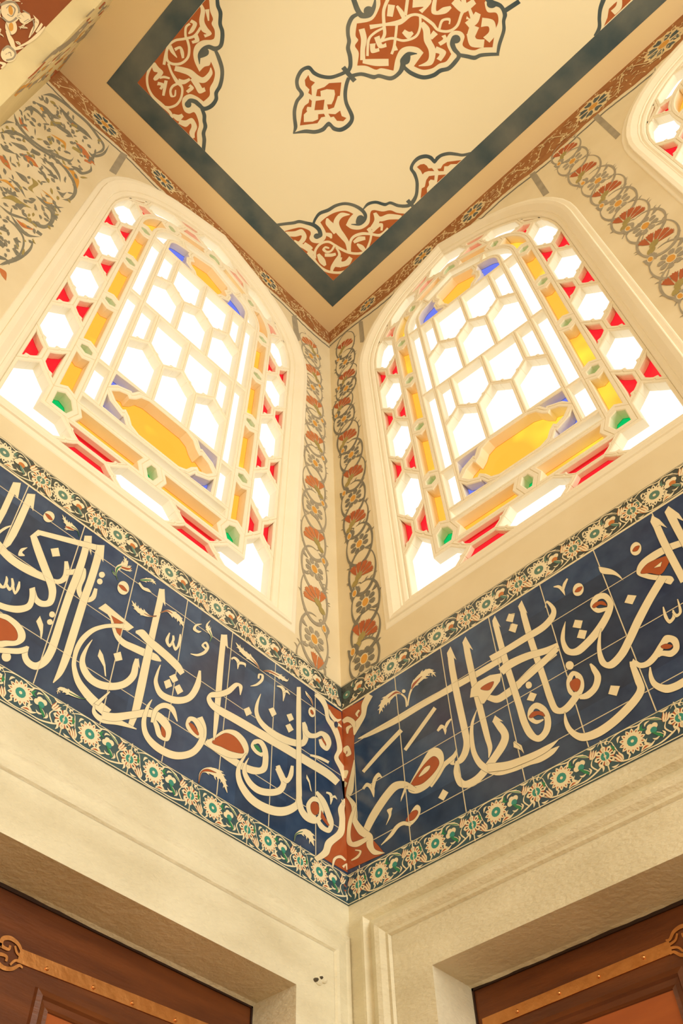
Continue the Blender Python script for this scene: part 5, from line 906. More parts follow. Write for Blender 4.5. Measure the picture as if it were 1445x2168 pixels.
('R','s',[(-2168,5980,-2168,5980),(-2159,5972,-2160,5994),(-2151,5977,-2151,5994),(-2144,5988,-2144,5988)]),
('R','s',[(-2132,6021,-2132,6021),(-2124,6013,-2123,6028),(-2116,6014,-2115,6026),(-2111,6015,-2111,6015)]),
('R','y',[(-2150,6022,-2150,6022),(-2146,6005,-2142,6018),(-2139,5995,-2137,6006),(-2129,5998,-2129,5998)]),
('R','s',[(-2082,7435,-2082,7435),(-2080,7392,-2071,7415),(-2073,7364,-2065,7379),(-2067,7338,-2067,7338)]),
('R','s',[(-2356,6549,-2356,6549),(-2347,6561,-2354,6578),(-2343,6583,-2348,6596),(-2337,6618,-2337,6618)]),
('R','s',[(-2310,6123,-2310,6123),(-2307,6089,-2300,6100),(-2301,6062,-2296,6072),(-2292,6048,-2292,6048)]),
('R','s',[(-2316,6571,-2316,6571),(-2305,6546,-2302,6577),(-2293,6540,-2290,6564),(-2283,6539,-2283,6539)]),
('R','s',[(-2065,6111,-2065,6111),(-2054,6105,-2055,6133),(-2044,6116,-2044,6138),(-2038,6127,-2038,6127)]),
('R','s',[(-2424,7246,-2424,7246),(-2416,7222,-2414,7258),(-2405,7218,-2405,7248),(-2393,7241,-2393,7241)]),
('R','s',[(-2193,6226,-2193,6226),(-2190,6210,-2186,6233),(-2184,6208,-2182,6226),(-2178,6216,-2178,6216)]),
('R','y',[(-2403,6740,-2403,6740),(-2400,6718,-2395,6747),(-2393,6711,-2392,6737),(-2384,6728,-2384,6728)]),
('R','s',[(-2224,5768,-2224,5768),(-2221,5753,-2218,5774),(-2217,5752,-2213,5766),(-2214,5749,-2214,5749)]),
('R','s',[(-2144,5920,-2144,5920),(-2135,5916,-2136,5936),(-2126,5924,-2127,5939),(-2116,5942,-2116,5942)]),
('R','s',[(-2356,7260,-2356,7260),(-2344,7240,-2342,7262),(-2332,7234,-2330,7250),(-2325,7221,-2325,7221)]),
('R','s',[(-2240,5803,-2240,5803),(-2229,5795,-2231,5822),(-2220,5803,-2222,5825),(-2213,5819,-2213,5819)]),
('R','s',[(-2135,7394,-2135,7394),(-2124,7374,-2123,7414),(-2113,7377,-2112,7409),(-2104,7390,-2104,7390)]),
('R','y',[(-2066,6092,-2066,6092),(-2059,6076,-2056,6099),(-2051,6074,-2048,6092),(-2044,6076,-2044,6076)]),
('R','s',[(-2349,7141,-2349,7141),(-2344,7128,-2343,7148),(-2338,7127,-2338,7143),(-2329,7145,-2329,7145)]),
('R','s',[(-2210,6451,-2210,6451),(-2206,6433,-2202,6458),(-2200,6431,-2196,6449),(-2196,6429,-2196,6429)]),
('R','s',[(-2180,7257,-2180,7257),(-2174,7239,-2171,7263),(-2166,7235,-2164,7253),(-2160,7234,-2160,7234)]),
('R','s',[(-2113,6379,-2113,6379),(-2106,6354,-2100,6387),(-2095,6348,-2091,6375),(-2086,6350,-2086,6350)]),
('R','y',[(-2357,6880,-2357,6880),(-2346,6886,-2350,6908),(-2338,6904,-2341,6922),(-2329,6936,-2329,6936)]),
('R','s',[(-2277,5813,-2277,5813),(-2267,5797,-2265,5825),(-2255,5798,-2254,5820),(-2245,5807,-2245,5807)]),
('R','s',[(-2141,6863,-2141,6863),(-2126,6875,-2131,6903),(-2114,6903,-2118,6926),(-2110,6924,-2110,6924)]),
('R','s',[(-2370,7401,-2370,7401),(-2357,7382,-2357,7422),(-2345,7386,-2344,7418),(-2334,7402,-2334,7402)]),
('R','y',[(-2439,7503,-2439,7503),(-2424,7492,-2427,7535),(-2411,7505,-2412,7540),(-2402,7524,-2402,7524)]),
('R','s',[(-2195,5605,-2195,5605),(-2185,5587,-2183,5605),(-2175,5581,-2172,5594),(-2166,5575,-2166,5575)]),
('R','s',[(-2299,6233,-2299,6233),(-2292,6223,-2292,6243),(-2285,6225,-2284,6241),(-2281,6228,-2281,6228)]),
('R','s',[(-2179,7266,-2179,7266),(-2167,7243,-2165,7264),(-2154,7232,-2152,7248),(-2146,7218,-2146,7218)]),
('R','s',[(-2138,5679,-2138,5679),(-2131,5663,-2128,5687),(-2121,5661,-2120,5680),(-2110,5673,-2110,5673)]),
('R','s',[(-2080,7281,-2080,7281),(-2069,7252,-2065,7277),(-2056,7238,-2052,7259),(-2043,7235,-2043,7235)]),
('R','s',[(-2442,7007,-2442,7007),(-2431,6993,-2432,7026),(-2421,6999,-2421,7025),(-2414,7008,-2414,7008)]),
('R','s',[(-2503,7123,-2503,7123),(-2489,7119,-2494,7157),(-2477,7137,-2481,7167),(-2468,7170,-2468,7170)]),
('R','s',[(-2195,5747,-2195,5747),(-2191,5724,-2185,5746),(-2184,5715,-2178,5731),(-2178,5710,-2178,5710)]),
('R','s',[(-2164,6948,-2164,6948),(-2158,6933,-2156,6954),(-2152,6931,-2149,6947),(-2147,6931,-2147,6931)]),
('R','s',[(-2235,5864,-2235,5864),(-2231,5844,-2227,5870),(-2223,5839,-2221,5861),(-2215,5849,-2215,5849)]),
('R','s',[(-2460,6526,-2460,6526),(-2454,6517,-2454,6535),(-2448,6518,-2448,6532),(-2443,6525,-2443,6525)]),
('R','s',[(-2406,6808,-2406,6808),(-2408,6770,-2400,6774),(-2405,6736,-2399,6739),(-2401,6707,-2401,6707)]),
('R','s',[(-2139,5845,-2139,5845),(-2130,5837,-2131,5866),(-2120,5846,-2123,5869),(-2111,5868,-2111,5868)]),
('R','s',[(-2297,7443,-2297,7443),(-2290,7424,-2288,7453),(-2282,7422,-2282,7445),(-2273,7437,-2273,7437)]),
('R','s',[(-2180,7450,-2180,7450),(-2169,7431,-2170,7481),(-2158,7442,-2160,7481),(-2147,7477,-2147,7477)]),
('R','s',[(-2378,7473,-2378,7473),(-2372,7433,-2364,7471),(-2363,7418,-2355,7443),(-2355,7399,-2355,7399)]),
('R','s',[(-2481,7432,-2481,7432),(-2476,7407,-2474,7446),(-2470,7407,-2466,7435),(-2466,7408,-2466,7408)]),
('R','s',[(-2150,7271,-2150,7271),(-2147,7236,-2139,7261),(-2140,7215,-2134,7238),(-2129,7215,-2129,7215)]),
('R','s',[(-2497,7418,-2497,7418),(-2487,7401,-2486,7423),(-2477,7397,-2475,7413),(-2471,7386,-2471,7386)]),
('R','s',[(-2284,6860,-2284,6860),(-2268,6875,-2272,6895),(-2256,6901,-2258,6918),(-2249,6920,-2249,6920)]),
('R','s',[(-2246,7397,-2246,7397),(-2246,7367,-2237,7393),(-2240,7348,-2235,7376),(-2230,7359,-2230,7359)]),
('R','s',[(-2368,7512,-2368,7512),(-2362,7487,-2359,7522),(-2356,7485,-2351,7508),(-2351,7478,-2351,7478)]),
('R','s',[(-2222,5750,-2222,5750),(-2216,5740,-2215,5760),(-2209,5742,-2210,5758),(-2201,5756,-2201,5756)]),
('R','s',[(-2118,6041,-2118,6041),(-2116,6021,-2110,6041),(-2110,6011,-2107,6030),(-2100,6020,-2100,6020)]),
('R','s',[(-2273,6720,-2273,6720),(-2264,6699,-2261,6719),(-2253,6689,-2252,6705),(-2242,6693,-2242,6693)]),
('R','s',[(-2213,7031,-2213,7031),(-2200,7029,-2203,7060),(-2189,7046,-2192,7070),(-2177,7080,-2177,7080)]),
('R','s',[(-2402,7089,-2402,7089),(-2397,7061,-2392,7099),(-2389,7056,-2385,7085),(-2382,7060,-2382,7060)]),
('R','s',[(-2062,6256,-2062,6256),(-2060,6234,-2053,6264),(-2053,6227,-2050,6254),(-2043,6243,-2043,6243)]),
('R','s',[(-2147,5729,-2147,5729),(-2138,5720,-2139,5745),(-2129,5726,-2131,5745),(-2118,5747,-2118,5747)]),
('R','s',[(-2245,7034,-2245,7034),(-2245,6999,-2234,7030),(-2237,6979,-2232,7011),(-2225,6992,-2225,6992)]),
('R','s',[(-2324,6178,-2324,6178),(-2316,6180,-2320,6197),(-2312,6191,-2315,6205),(-2311,6200,-2311,6200)]),
('R','s',[(-2404,7066,-2404,7066),(-2396,7048,-2396,7084),(-2389,7052,-2387,7080),(-2384,7058,-2384,7058)]),
('R','s',[(-2254,6813,-2254,6813),(-2251,6793,-2246,6816),(-2247,6790,-2241,6800),(-2245,6774,-2245,6774)]),
('R','s',[(-2116,6185,-2116,6185),(-2107,6165,-2104,6191),(-2096,6161,-2095,6182),(-2082,6176,-2082,6176)]),
('R','y',[(-2244,7075,-2244,7075),(-2234,7060,-2234,7099),(-2225,7068,-2224,7100),(-2218,7081,-2218,7081)]),
('R','s',[(-2185,6647,-2185,6647),(-2174,6627,-2172,6666),(-2161,6630,-2161,6661),(-2149,6648,-2149,6648)]),
('R','s',[(-2194,6006,-2194,6006),(-2182,5993,-2182,6022),(-2170,5997,-2169,6020),(-2161,6003,-2161,6003)]),
('R','s',[(-2288,6171,-2288,6171),(-2276,6155,-2276,6188),(-2264,6159,-2264,6186),(-2254,6175,-2254,6175)]),
('R','s',[(-2195,6634,-2195,6634),(-2185,6625,-2185,6649),(-2175,6630,-2176,6649),(-2163,6651,-2163,6651)]),
('R','s',[(-2219,7217,-2219,7217),(-2209,7202,-2210,7245),(-2199,7212,-2201,7245),(-2187,7246,-2187,7246)]),
('R','s',[(-2135,6554,-2135,6554),(-2129,6534,-2126,6568),(-2120,6535,-2120,6562),(-2111,6554,-2111,6554)]),
('R','s',[(-2313,6038,-2313,6038),(-2307,6018,-2303,6041),(-2298,6011,-2297,6030),(-2287,6022,-2287,6022)]),
('R','s',[(-2262,6248,-2262,6248),(-2252,6241,-2252,6259),(-2241,6245,-2242,6259),(-2231,6257,-2231,6257)]),
('R','s',[(-2351,7261,-2351,7261),(-2335,7250,-2335,7273),(-2320,7253,-2319,7271),(-2311,7247,-2311,7247)]),
('R','s',[(-2177,5634,-2177,5634),(-2171,5614,-2167,5641),(-2163,5610,-2159,5631),(-2155,5614,-2155,5614)]),
('R','y',[(-2066,6899,-2066,6899),(-2052,6908,-2056,6932),(-2042,6931,-2045,6950),(-2029,6970,-2029,6970)]),
('R','y',[(-2355,7414,-2355,7414),(-2348,7399,-2348,7428),(-2341,7401,-2341,7425),(-2334,7414,-2334,7414)]),
('R','s',[(-2305,7373,-2305,7373),(-2296,7340,-2292,7367),(-2286,7324,-2282,7345),(-2277,7315,-2277,7315)]),
('R','s',[(-2253,6542,-2253,6542),(-2242,6533,-2241,6551),(-2231,6535,-2230,6550),(-2223,6538,-2223,6538)]),
('R','y',[(-2089,5856,-2089,5856),(-2082,5840,-2079,5854),(-2074,5831,-2072,5843),(-2062,5837,-2062,5837)]),
('R','s',[(-2240,5974,-2240,5974),(-2237,5944,-2232,5952),(-2232,5920,-2227,5924),(-2230,5891,-2230,5891)])],'soff':[('S','k',[(-2753,799),(-2729,750),(-2719,687),(-2727,634),(-2750,610),(-2778,624),(-2802,671),(-2812,734),(-2805,788),(-2782,813)]),
('S','k',[(-2704,647),(-2690,611),(-2687,570),(-2694,540),(-2710,533),(-2728,551),(-2741,587),(-2745,628),(-2738,658),(-2722,666)]),
('S','k',[(-2691,807),(-2683,773),(-2684,734),(-2694,708),(-2709,702),(-2722,720),(-2730,754),(-2729,792),(-2719,820),(-2705,826)]),
('R','s',[(-2806,676,-2814,683),(-2799,735,-2810,752),(-2783,792,-2786,812),(-2752,778,-2748,795),(-2735,711,-2726,714),(-2739,628,-2733,613),(-2770,618,-2768,598)]),
('R','s',[(-2784,699,-2788,701),(-2783,745,-2787,756),(-2762,751,-2759,763),(-2749,686,-2744,683),(-2766,669,-2764,659)]),
('R','s',[(-2736,801,-2737,815),(-2705,825,-2706,835)]),
('R','s',[(-2696,725,-2699,727),(-2691,784,-2695,786)]),
('R','s',[(-2741,589,-2740,596),(-2693,539,-2692,546)]),
('S','o',[(-2764,736),(-2755,715),(-2751,695),(-2754,684),(-2762,685),(-2773,699),(-2782,720),(-2786,740),(-2784,752),(-2775,750)]),
('S','o',[(-2710,615),(-2703,594),(-2702,574),(-2705,564),(-2713,567),(-2722,582),(-2729,604),(-2730,623),(-2727,634),(-2719,631)]),
('R','k',[(-2772,911,-2772,933),(-2712,909,-2715,935),(-2661,979,-2669,1002),(-2627,1117,-2637,1127),(-2623,1291,-2632,1293)]),
('R','k',[(-2696,853,-2694,867),(-2667,812,-2655,840),(-2653,720,-2639,730),(-2637,644,-2634,646)]),
('R','k',[(-2651,896,-2647,900),(-2643,807,-2631,814),(-2636,738,-2628,741)]),
('R','k',[(-2718,530,-2716,544),(-2677,478,-2672,524),(-2639,456,-2643,489),(-2620,532,-2623,540)]),
('R','k',[(-2627,867,-2623,867),(-2627,732,-2613,731),(-2629,606,-2619,599),(-2644,475,-2639,470)]),
('R','k',[(-2644,262,-2647,279),(-2627,277,-2622,311),(-2625,249,-2618,251)]),
('R','s',[(-2760,937,-2763,970),(-2699,949,-2708,988),(-2651,1083,-2665,1108),(-2636,1243,-2649,1253)]),
('R','s',[(-2706,884,-2706,906),(-2670,869,-2674,912),(-2643,907,-2656,935),(-2640,986,-2646,990)]),
('R','s',[(-2683,810,-2681,819),(-2656,761,-2652,770),(-2637,673,-2635,675)]),
('S','o',[(-2702,1084),(-2701,1070),(-2705,1050),(-2712,1030),(-2719,1018),(-2724,1020),(-2725,1033),(-2721,1054),(-2715,1074),(-2707,1086)]),
('S','k',[(-2620,441),(-2611,399),(-2613,354),(-2626,323),(-2644,317),(-2662,338),(-2671,379),(-2669,424),(-2656,457),(-2638,463)]),
('R','s',[(-2665,372,-2673,376),(-2662,428,-2669,451),(-2631,436,-2628,453),(-2622,392,-2614,390),(-2634,338,-2627,328)]),
('R','s',[(-2648,364,-2653,369),(-2642,406,-2644,418),(-2630,388,-2628,396)]),
('R','k',[(-2741,769,-2741,773),(-2727,760,-2727,775),(-2713,759,-2713,769),(-2700,760,-2700,762)]),
('R','s',[(-2737,769,-2737,771),(-2725,765,-2725,769),(-2711,763,-2711,765)]),
('R','k',[(-2703,1173,-2702,1170),(-2716,1161,-2713,1146),(-2727,1142,-2725,1131),(-2733,1130,-2733,1128)]),
('R','s',[(-2706,1168,-2705,1166),(-2716,1154,-2715,1149),(-2727,1136,-2727,1134)]),
('R','k',[(-2654,817,-2654,814),(-2662,828,-2663,808),(-2669,827,-2673,819),(-2671,848,-2672,848)]),
('R','s',[(-2655,820,-2655,817),(-2664,822,-2664,817),(-2672,826,-2672,824)]),
('R','k',[(-2661,522,-2661,525),(-2649,518,-2653,544),(-2641,527,-2642,546),(-2638,530,-2637,532)]),
('R','s',[(-2658,524,-2659,525),(-2649,527,-2650,535),(-2640,536,-2640,538)]),
('R','k',[(-2803,932,-2803,935),(-2797,915,-2794,934),(-2790,910,-2786,917),(-2788,888,-2787,888)]),
('R','s',[(-2802,928,-2801,930),(-2795,920,-2794,925),(-2787,910,-2787,912)]),
('R','k',[(-2648,359,-2649,360),(-2644,373,-2653,374),(-2646,387,-2651,388),(-2648,400,-2649,400)]),
('R','s',[(-2648,363,-2649,364),(-2647,375,-2650,376),(-2648,389,-2649,390)]),
('R','k',[(-2778,526,-2779,524),(-2776,537,-2785,529),(-2779,541,-2786,547),(-2777,570,-2777,571)]),
('R','s',[(-2778,530,-2779,529),(-2780,537,-2782,534),(-2782,546,-2782,546)]),
('R','k',[(-2863,843,-2863,846),(-2855,835,-2856,850),(-2847,838,-2848,848),(-2834,864,-2834,866)]),
('R','s',[(-2860,845,-2860,847),(-2854,841,-2854,846),(-2846,843,-2846,846)]),
('R','k',[(-2713,732,-2712,729),(-2723,738,-2720,712),(-2729,730,-2731,714),(-2731,735,-2732,735)]),
('R','s',[(-2715,732,-2714,730),(-2723,729,-2722,721),(-2731,723,-2731,721)]),
('R','k',[(-2734,495,-2735,493),(-2735,510,-2739,495),(-2743,513,-2741,501),(-2754,490,-2753,489)]),
('R','s',[(-2736,494,-2737,493),(-2738,504,-2739,500),(-2742,508,-2743,506)]),
('R','k',[(-2669,1148,-2670,1145),(-2681,1180,-2685,1161),(-2696,1200,-2698,1186),(-2711,1208,-2711,1205)]),
('R','s',[(-2674,1153,-2674,1151),(-2685,1176,-2686,1170),(-2699,1197,-2699,1195)]),
('R','k',[(-2773,576,-2773,573),(-2787,589,-2786,560),(-2798,586,-2801,569),(-2803,600,-2804,599)]),
('R','s',[(-2776,578,-2776,576),(-2788,580,-2788,572),(-2801,580,-2801,578)]),
('R','k',[(-2681,834,-2680,833),(-2691,787,-2681,779),(-2694,737,-2686,737),(-2685,721,-2685,722)]),
('R','s',[(-2681,823,-2680,822),(-2688,779,-2685,776),(-2691,732,-2690,731)]),
('R','k',[(-2672,979,-2671,977),(-2680,959,-2671,948),(-2682,934,-2675,929),(-2679,921,-2678,921)]),
('R','s',[(-2672,973,-2672,972),(-2677,953,-2674,949),(-2679,929,-2679,928)]),
('R','k',[(-2740,461,-2740,463),(-2724,465,-2726,478),(-2711,474,-2712,483),(-2704,472,-2704,473)]),
('R','s',[(-2736,462,-2736,464),(-2723,470,-2724,474),(-2709,478,-2710,480)]),
('R','k',[(-2697,929,-2698,928),(-2699,961,-2706,953),(-2707,989,-2709,975),(-2721,980,-2721,978)]),
('R','s',[(-2700,934,-2700,933),(-2702,961,-2704,958),(-2709,985,-2709,984)]),
('R','k',[(-2728,705,-2729,704),(-2728,727,-2737,715),(-2732,739,-2740,741),(-2733,772,-2734,773)]),
('R','s',[(-2729,712,-2729,711),(-2732,726,-2734,723),(-2736,744,-2737,743)]),
('R','k',[(-2703,984,-2704,987),(-2684,1007,-2688,1024),(-2669,1035,-2671,1048),(-2664,1039,-2664,1042)]),
('R','s',[(-2699,990,-2700,992),(-2684,1015,-2685,1020),(-2668,1044,-2668,1045)]),
('R','k',[(-2876,755,-2876,758),(-2864,741,-2865,767),(-2856,742,-2851,755),(-2852,721,-2852,722)]),
('R','s',[(-2874,752,-2874,754),(-2863,748,-2863,756),(-2853,746,-2852,748)]),
('R','k',[(-2784,860,-2784,857),(-2791,861,-2788,845),(-2797,852,-2795,842),(-2802,840,-2802,838)]),
('R','s',[(-2786,858,-2786,856),(-2791,854,-2790,850),(-2797,847,-2796,845)]),
('R','k',[(-2749,1103,-2748,1102),(-2760,1076,-2749,1060),(-2764,1040,-2756,1029),(-2763,1013,-2763,1012)]),
('R','s',[(-2751,1094,-2750,1093),(-2757,1066,-2754,1061),(-2761,1031,-2761,1029)]),
('R','k',[(-2680,1062,-2681,1059),(-2690,1096,-2696,1065),(-2703,1112,-2707,1090),(-2716,1120,-2716,1118)]),
('R','s',[(-2684,1068,-2684,1066),(-2694,1088,-2696,1079),(-2707,1105,-2707,1103)]),
('R','k',[(-2847,801,-2846,799),(-2859,791,-2851,769),(-2864,772,-2860,755),(-2861,769,-2862,770)]),
('R','s',[(-2848,798,-2848,796),(-2857,782,-2855,775),(-2863,763,-2863,761)]),
('R','k',[(-2711,983,-2712,986),(-2702,990,-2709,1009),(-2697,1007,-2702,1021),(-2695,1022,-2696,1024)]),
('R','s',[(-2710,988,-2710,989),(-2704,998,-2706,1004),(-2699,1015,-2699,1016)]),
('R','k',[(-2769,891,-2768,889),(-2777,877,-2769,861),(-2782,851,-2776,839),(-2792,803,-2791,802)]),
('R','s',[(-2771,882,-2770,881),(-2776,867,-2773,862),(-2780,841,-2780,840)]),
('R','k',[(-2653,226,-2654,226),(-2648,249,-2657,252),(-2649,274,-2655,276),(-2652,295,-2652,295)]),
('R','s',[(-2653,233,-2653,233),(-2651,254,-2654,255),(-2651,279,-2652,279)]),
('R','k',[(-2703,1162,-2703,1159),(-2712,1181,-2714,1159),(-2723,1185,-2723,1169),(-2736,1172,-2736,1169)]),
('R','s',[(-2706,1163,-2706,1161),(-2714,1174,-2715,1167),(-2725,1179,-2725,1176)]),
('R','k',[(-2728,1030,-2729,1027),(-2735,1055,-2740,1033),(-2745,1068,-2747,1050),(-2757,1066,-2757,1064)]),
('R','s',[(-2731,1033,-2732,1031),(-2738,1049,-2739,1043),(-2748,1062,-2748,1060)]),
('R','k',[(-2736,514,-2735,515),(-2735,486,-2728,489),(-2731,459,-2726,457),(-2732,419,-2731,419)]),
('R','s',[(-2735,505,-2735,505),(-2732,482,-2730,483),(-2729,453,-2728,453)]),
('R','k',[(-2716,1177,-2715,1174),(-2730,1183,-2727,1151),(-2742,1170,-2740,1148),(-2750,1159,-2750,1157)]),
('R','s',[(-2719,1175,-2719,1173),(-2731,1171,-2730,1161),(-2743,1160,-2742,1157)]),
('R','k',[(-2816,698,-2815,695),(-2824,699,-2822,684),(-2831,693,-2831,682),(-2835,692,-2836,690)]),
('R','s',[(-2817,697,-2817,695),(-2825,693,-2824,689),(-2832,688,-2832,686)]),
('R','k',[(-2696,650,-2697,653),(-2682,668,-2687,685),(-2671,694,-2674,706),(-2667,705,-2668,707)]),
('R','s',[(-2694,656,-2694,658),(-2682,677,-2684,682),(-2671,702,-2671,703)]),
('R','k',[(-2644,282,-2644,280),(-2656,296,-2655,266),(-2669,289,-2666,268),(-2684,264,-2683,262)]),
('R','s',[(-2648,280,-2648,278),(-2658,284,-2657,275),(-2670,278,-2670,277)]),
('R','k',[(-2799,652,-2798,653),(-2792,620,-2787,631),(-2781,596,-2779,607),(-2767,593,-2767,594)]),
('R','s',[(-2795,646,-2795,647),(-2789,621,-2787,625),(-2779,598,-2778,599)]),
('R','k',[(-2841,699,-2842,700),(-2831,735,-2839,745),(-2827,776,-2833,782),(-2829,801,-2830,802)]),
('R','s',[(-2840,709,-2840,710),(-2834,743,-2836,746),(-2829,784,-2830,785)]),
('R','k',[(-2688,728,-2687,728),(-2692,694,-2684,692),(-2691,658,-2686,660),(-2684,642,-2684,643)]),
('R','s',[(-2687,720,-2687,719),(-2689,689,-2687,688),(-2689,655,-2688,655)]),
('R','k',[(-2747,946,-2746,945),(-2757,903,-2752,895),(-2763,858,-2759,855),(-2760,840,-2760,840)]),
('R','s',[(-2748,935,-2748,934),(-2756,895,-2754,893),(-2762,852,-2761,851)])],'lun':[('R','s',[(-444,6850,-559,6470),(-425,7170,-524,6819),(-455,7346,-545,7004),(-518,7422,-577,7184)]),
('R','s',[(-284,7800,-375,7470),(-262,8245,-360,7867),(-302,8523,-382,8191)]),
('R','s',[(-648,6945,-681,6811),(-671,7085,-705,6944)]),
('R','s',[(-392,8442,-513,7933),(-351,8941,-510,8257),(-259,9651,-368,9179)]),
('R','s',[(105,8448,-18,8032),(34,8533,-194,7736),(-13,8650,-133,8222)]),
('R','s',[(-242,6681,-259,6632),(-244,6811,-299,6651),(-148,7332,-222,7111)]),
('R','s',[(-501,6331,-531,6236),(-504,6602,-556,6429),(-456,6910,-503,6758)]),
('R','s',[(-519,7707,-556,7553),(-557,7770,-593,7613)]),
('R','r',[(-66,8514,-144,8229),(-104,8768,-254,8185),(-232,8695,-338,8263),(-247,9135,-337,8752),(-196,9917,-256,9644)]),
('R','r',[(-138,7587,11,8071),(-103,7590,-15,7872)]),
('R','r',[(393,9536,230,8982),(263,9497,117,8958),(-46,8684,-117,8401)]),
('R','r',[(-451,6172,-469,6121),(-442,6344,-477,6235),(-477,6454,-503,6368)]),
('R','r',[(-245,7293,-275,7195),(-231,7542,-275,7394)]),
('R','r',[(-598,7476,-635,7313),(-635,7534,-671,7369)]),
('R','o',[(-337,6200,-383,6070),(-340,6346,-420,6122),(-313,6555,-353,6443)]),
('R','o',[(-25,8274,-88,8060),(-34,8408,-97,8186)]),
('R','r',[(-329,7237,-338,7208),(-324,7339,-350,7249),(-341,7429,-350,7398)]),
('R','o',[(-168,7737,-178,7702),(-158,7811,-189,7708),(-171,7843,-182,7807)]),
('R','s',[(-162,7181,-172,7152),(-150,7245,-185,7139),(-165,7247,-174,7217)]),
('R','s',[(-487,6583,-494,6560),(-476,6669,-511,6552),(-497,6687,-504,6663)]),
('R','o',[(-255,6881,-264,6855),(-248,6961,-275,6877),(-263,7017,-271,6990)]),
('R','k',[(-488,7864,-496,7829),(-479,7968,-511,7832),(-498,8006,-507,7969)]),
('R','s',[(-369,7420,-378,7389),(-358,7533,-395,7400),(-380,7586,-389,7553)]),
('R','s',[(-195,7006,-204,6979),(-186,7098,-215,7011),(-202,7173,-211,7144)]),
('R','k',[(-468,8221,-477,8181),(-465,8336,-489,8227),(-484,8437,-493,8395)]),
('R','k',[(-362,6879,-370,6853),(-351,6947,-383,6842),(-367,6955,-375,6929)]),
('R','s',[(-234,7103,-243,7075),(-226,7162,-253,7079),(-238,7187,-247,7158)]),
('R','s',[(-339,7103,-347,7076),(-327,7204,-363,7082),(-348,7246,-357,7217)]),
('R','s',[(-349,6244,-356,6224),(-337,6319,-372,6222),(-356,6342,-364,6321)]),
('R','s',[(-75,7617,-86,7583),(-58,7713,-103,7572),(-77,7729,-88,7694)]),
('R','r',[(-384,6842,-392,6816),(-377,6936,-405,6846),(-396,7009,-404,6982)]),
('R','o',[(-289,6549,-297,6526),(-280,6614,-310,6526),(-295,6635,-303,6611)]),
('R','k',[(-396,6450,-403,6428),(-391,6490,-411,6428),(-401,6503,-408,6481)]),
('R','o',[(-234,7144,-243,7116),(-218,7238,-261,7103),(-239,7251,-248,7221)]),
('R','o',[(-257,7398,-266,7367),(-251,7478,-276,7393),(-264,7541,-274,7508)]),
('R','s',[(-423,7241,-431,7212),(-411,7338,-448,7203),(-432,7357,-440,7327)]),
('R','k',[(-215,7579,-224,7546),(-205,7689,-238,7577),(-222,7768,-232,7733)]),
('R','s',[(-384,6376,-391,6355),(-381,6441,-400,6382),(-394,6500,-401,6478)]),
('R','k',[(-509,7162,-516,7134),(-503,7219,-526,7133),(-516,7237,-523,7208)]),
('R','s',[(-376,7738,-385,7703),(-367,7808,-397,7695),(-382,7820,-391,7785)]),
('R','k',[(-206,8261,-217,8220),(-188,8394,-237,8208),(-212,8420,-223,8378)]),
('R','s',[(-500,7493,-508,7462),(-489,7578,-523,7442),(-507,7579,-515,7547)]),
('R','k',[(-451,7615,-459,7582),(-440,7702,-474,7568),(-458,7711,-466,7677)]),
('R','k',[(-333,6603,-341,6580),(-320,6677,-356,6567),(-339,6683,-346,6659)]),
('R','k',[(-407,8105,-416,8067),(-393,8241,-436,8061),(-418,8277,-427,8237)]),
('R','s',[(-482,6899,-489,6873),(-470,6978,-505,6851),(-489,6973,-496,6947)]),
('R','s',[(-474,6655,-481,6632),(-468,6717,-492,6633),(-482,6739,-489,6715)]),
('R','r',[(-384,6330,-391,6309),(-379,6394,-401,6326),(-393,6438,-400,6416)]),
('R','k',[(-470,6584,-477,6561),(-458,6654,-492,6542),(-476,6650,-483,6626)]),
('R','s',[(-371,6140,-378,6121),(-361,6208,-392,6119),(-378,6228,-385,6207)]),
('R','s',[(-406,6461,-413,6439),(-395,6522,-427,6422),(-411,6517,-418,6495)]),
('R','o',[(-71,7834,-82,7798),(-51,7979,-103,7807),(-76,8041,-87,8002)]),
('R','s',[(-323,6442,-330,6420),(-312,6516,-345,6419),(-329,6539,-337,6516)]),
('R','k',[(-397,6233,-404,6213),(-385,6327,-422,6219),(-408,6366,-415,6345)]),
('R','s',[(-381,6929,-388,6903),(-376,7005,-398,6932),(-391,7070,-399,7043)]),
('R','k',[(-490,7876,-498,7841),(-483,7989,-513,7863),(-504,8057,-512,8020)]),
('R','r',[(-220,7750,-230,7716),(-205,7861,-246,7716),(-226,7898,-236,7861)]),
('R','s',[(-229,7433,-238,7402),(-222,7491,-247,7406),(-233,7516,-242,7483)]),
('R','s',[(-399,8248,-408,8209),(-392,8387,-423,8253),(-414,8496,-423,8453)]),
('R','s',[(-536,7635,-544,7602),(-526,7714,-557,7583),(-543,7713,-550,7680)]),
('R','k',[(-231,6893,-240,6867),(-214,6987,-258,6853),(-236,6998,-245,6970)]),
('R','o',[(-411,7451,-420,7420),(-407,7537,-430,7448),(-422,7603,-430,7570)]),
('R','s',[(-539,7775,-547,7741),(-531,7870,-562,7735),(-549,7893,-557,7857)]),
('R','r',[(-490,7794,-499,7759),(-481,7903,-514,7765),(-502,7947,-511,7911)]),
('R','s',[(-320,8935,-331,8887),(-310,9057,-345,8903),(-329,9120,-340,9070)]),
('R','s',[(-368,6659,-375,6635),(-357,6748,-391,6643),(-377,6788,-385,6764)]),
('R','r',[(-177,7223,-186,7194),(-167,7282,-196,7191),(-180,7299,-189,7268)]),
('R','o',[(-378,7421,-387,7390),(-368,7534,-403,7403),(-389,7590,-398,7558)]),
('R','s',[(-285,8533,-296,8490),(-271,8643,-312,8473),(-290,8655,-301,8610)]),
('R','s',[(-252,8152,-263,8113),(-232,8308,-286,8103),(-261,8344,-271,8303)]),
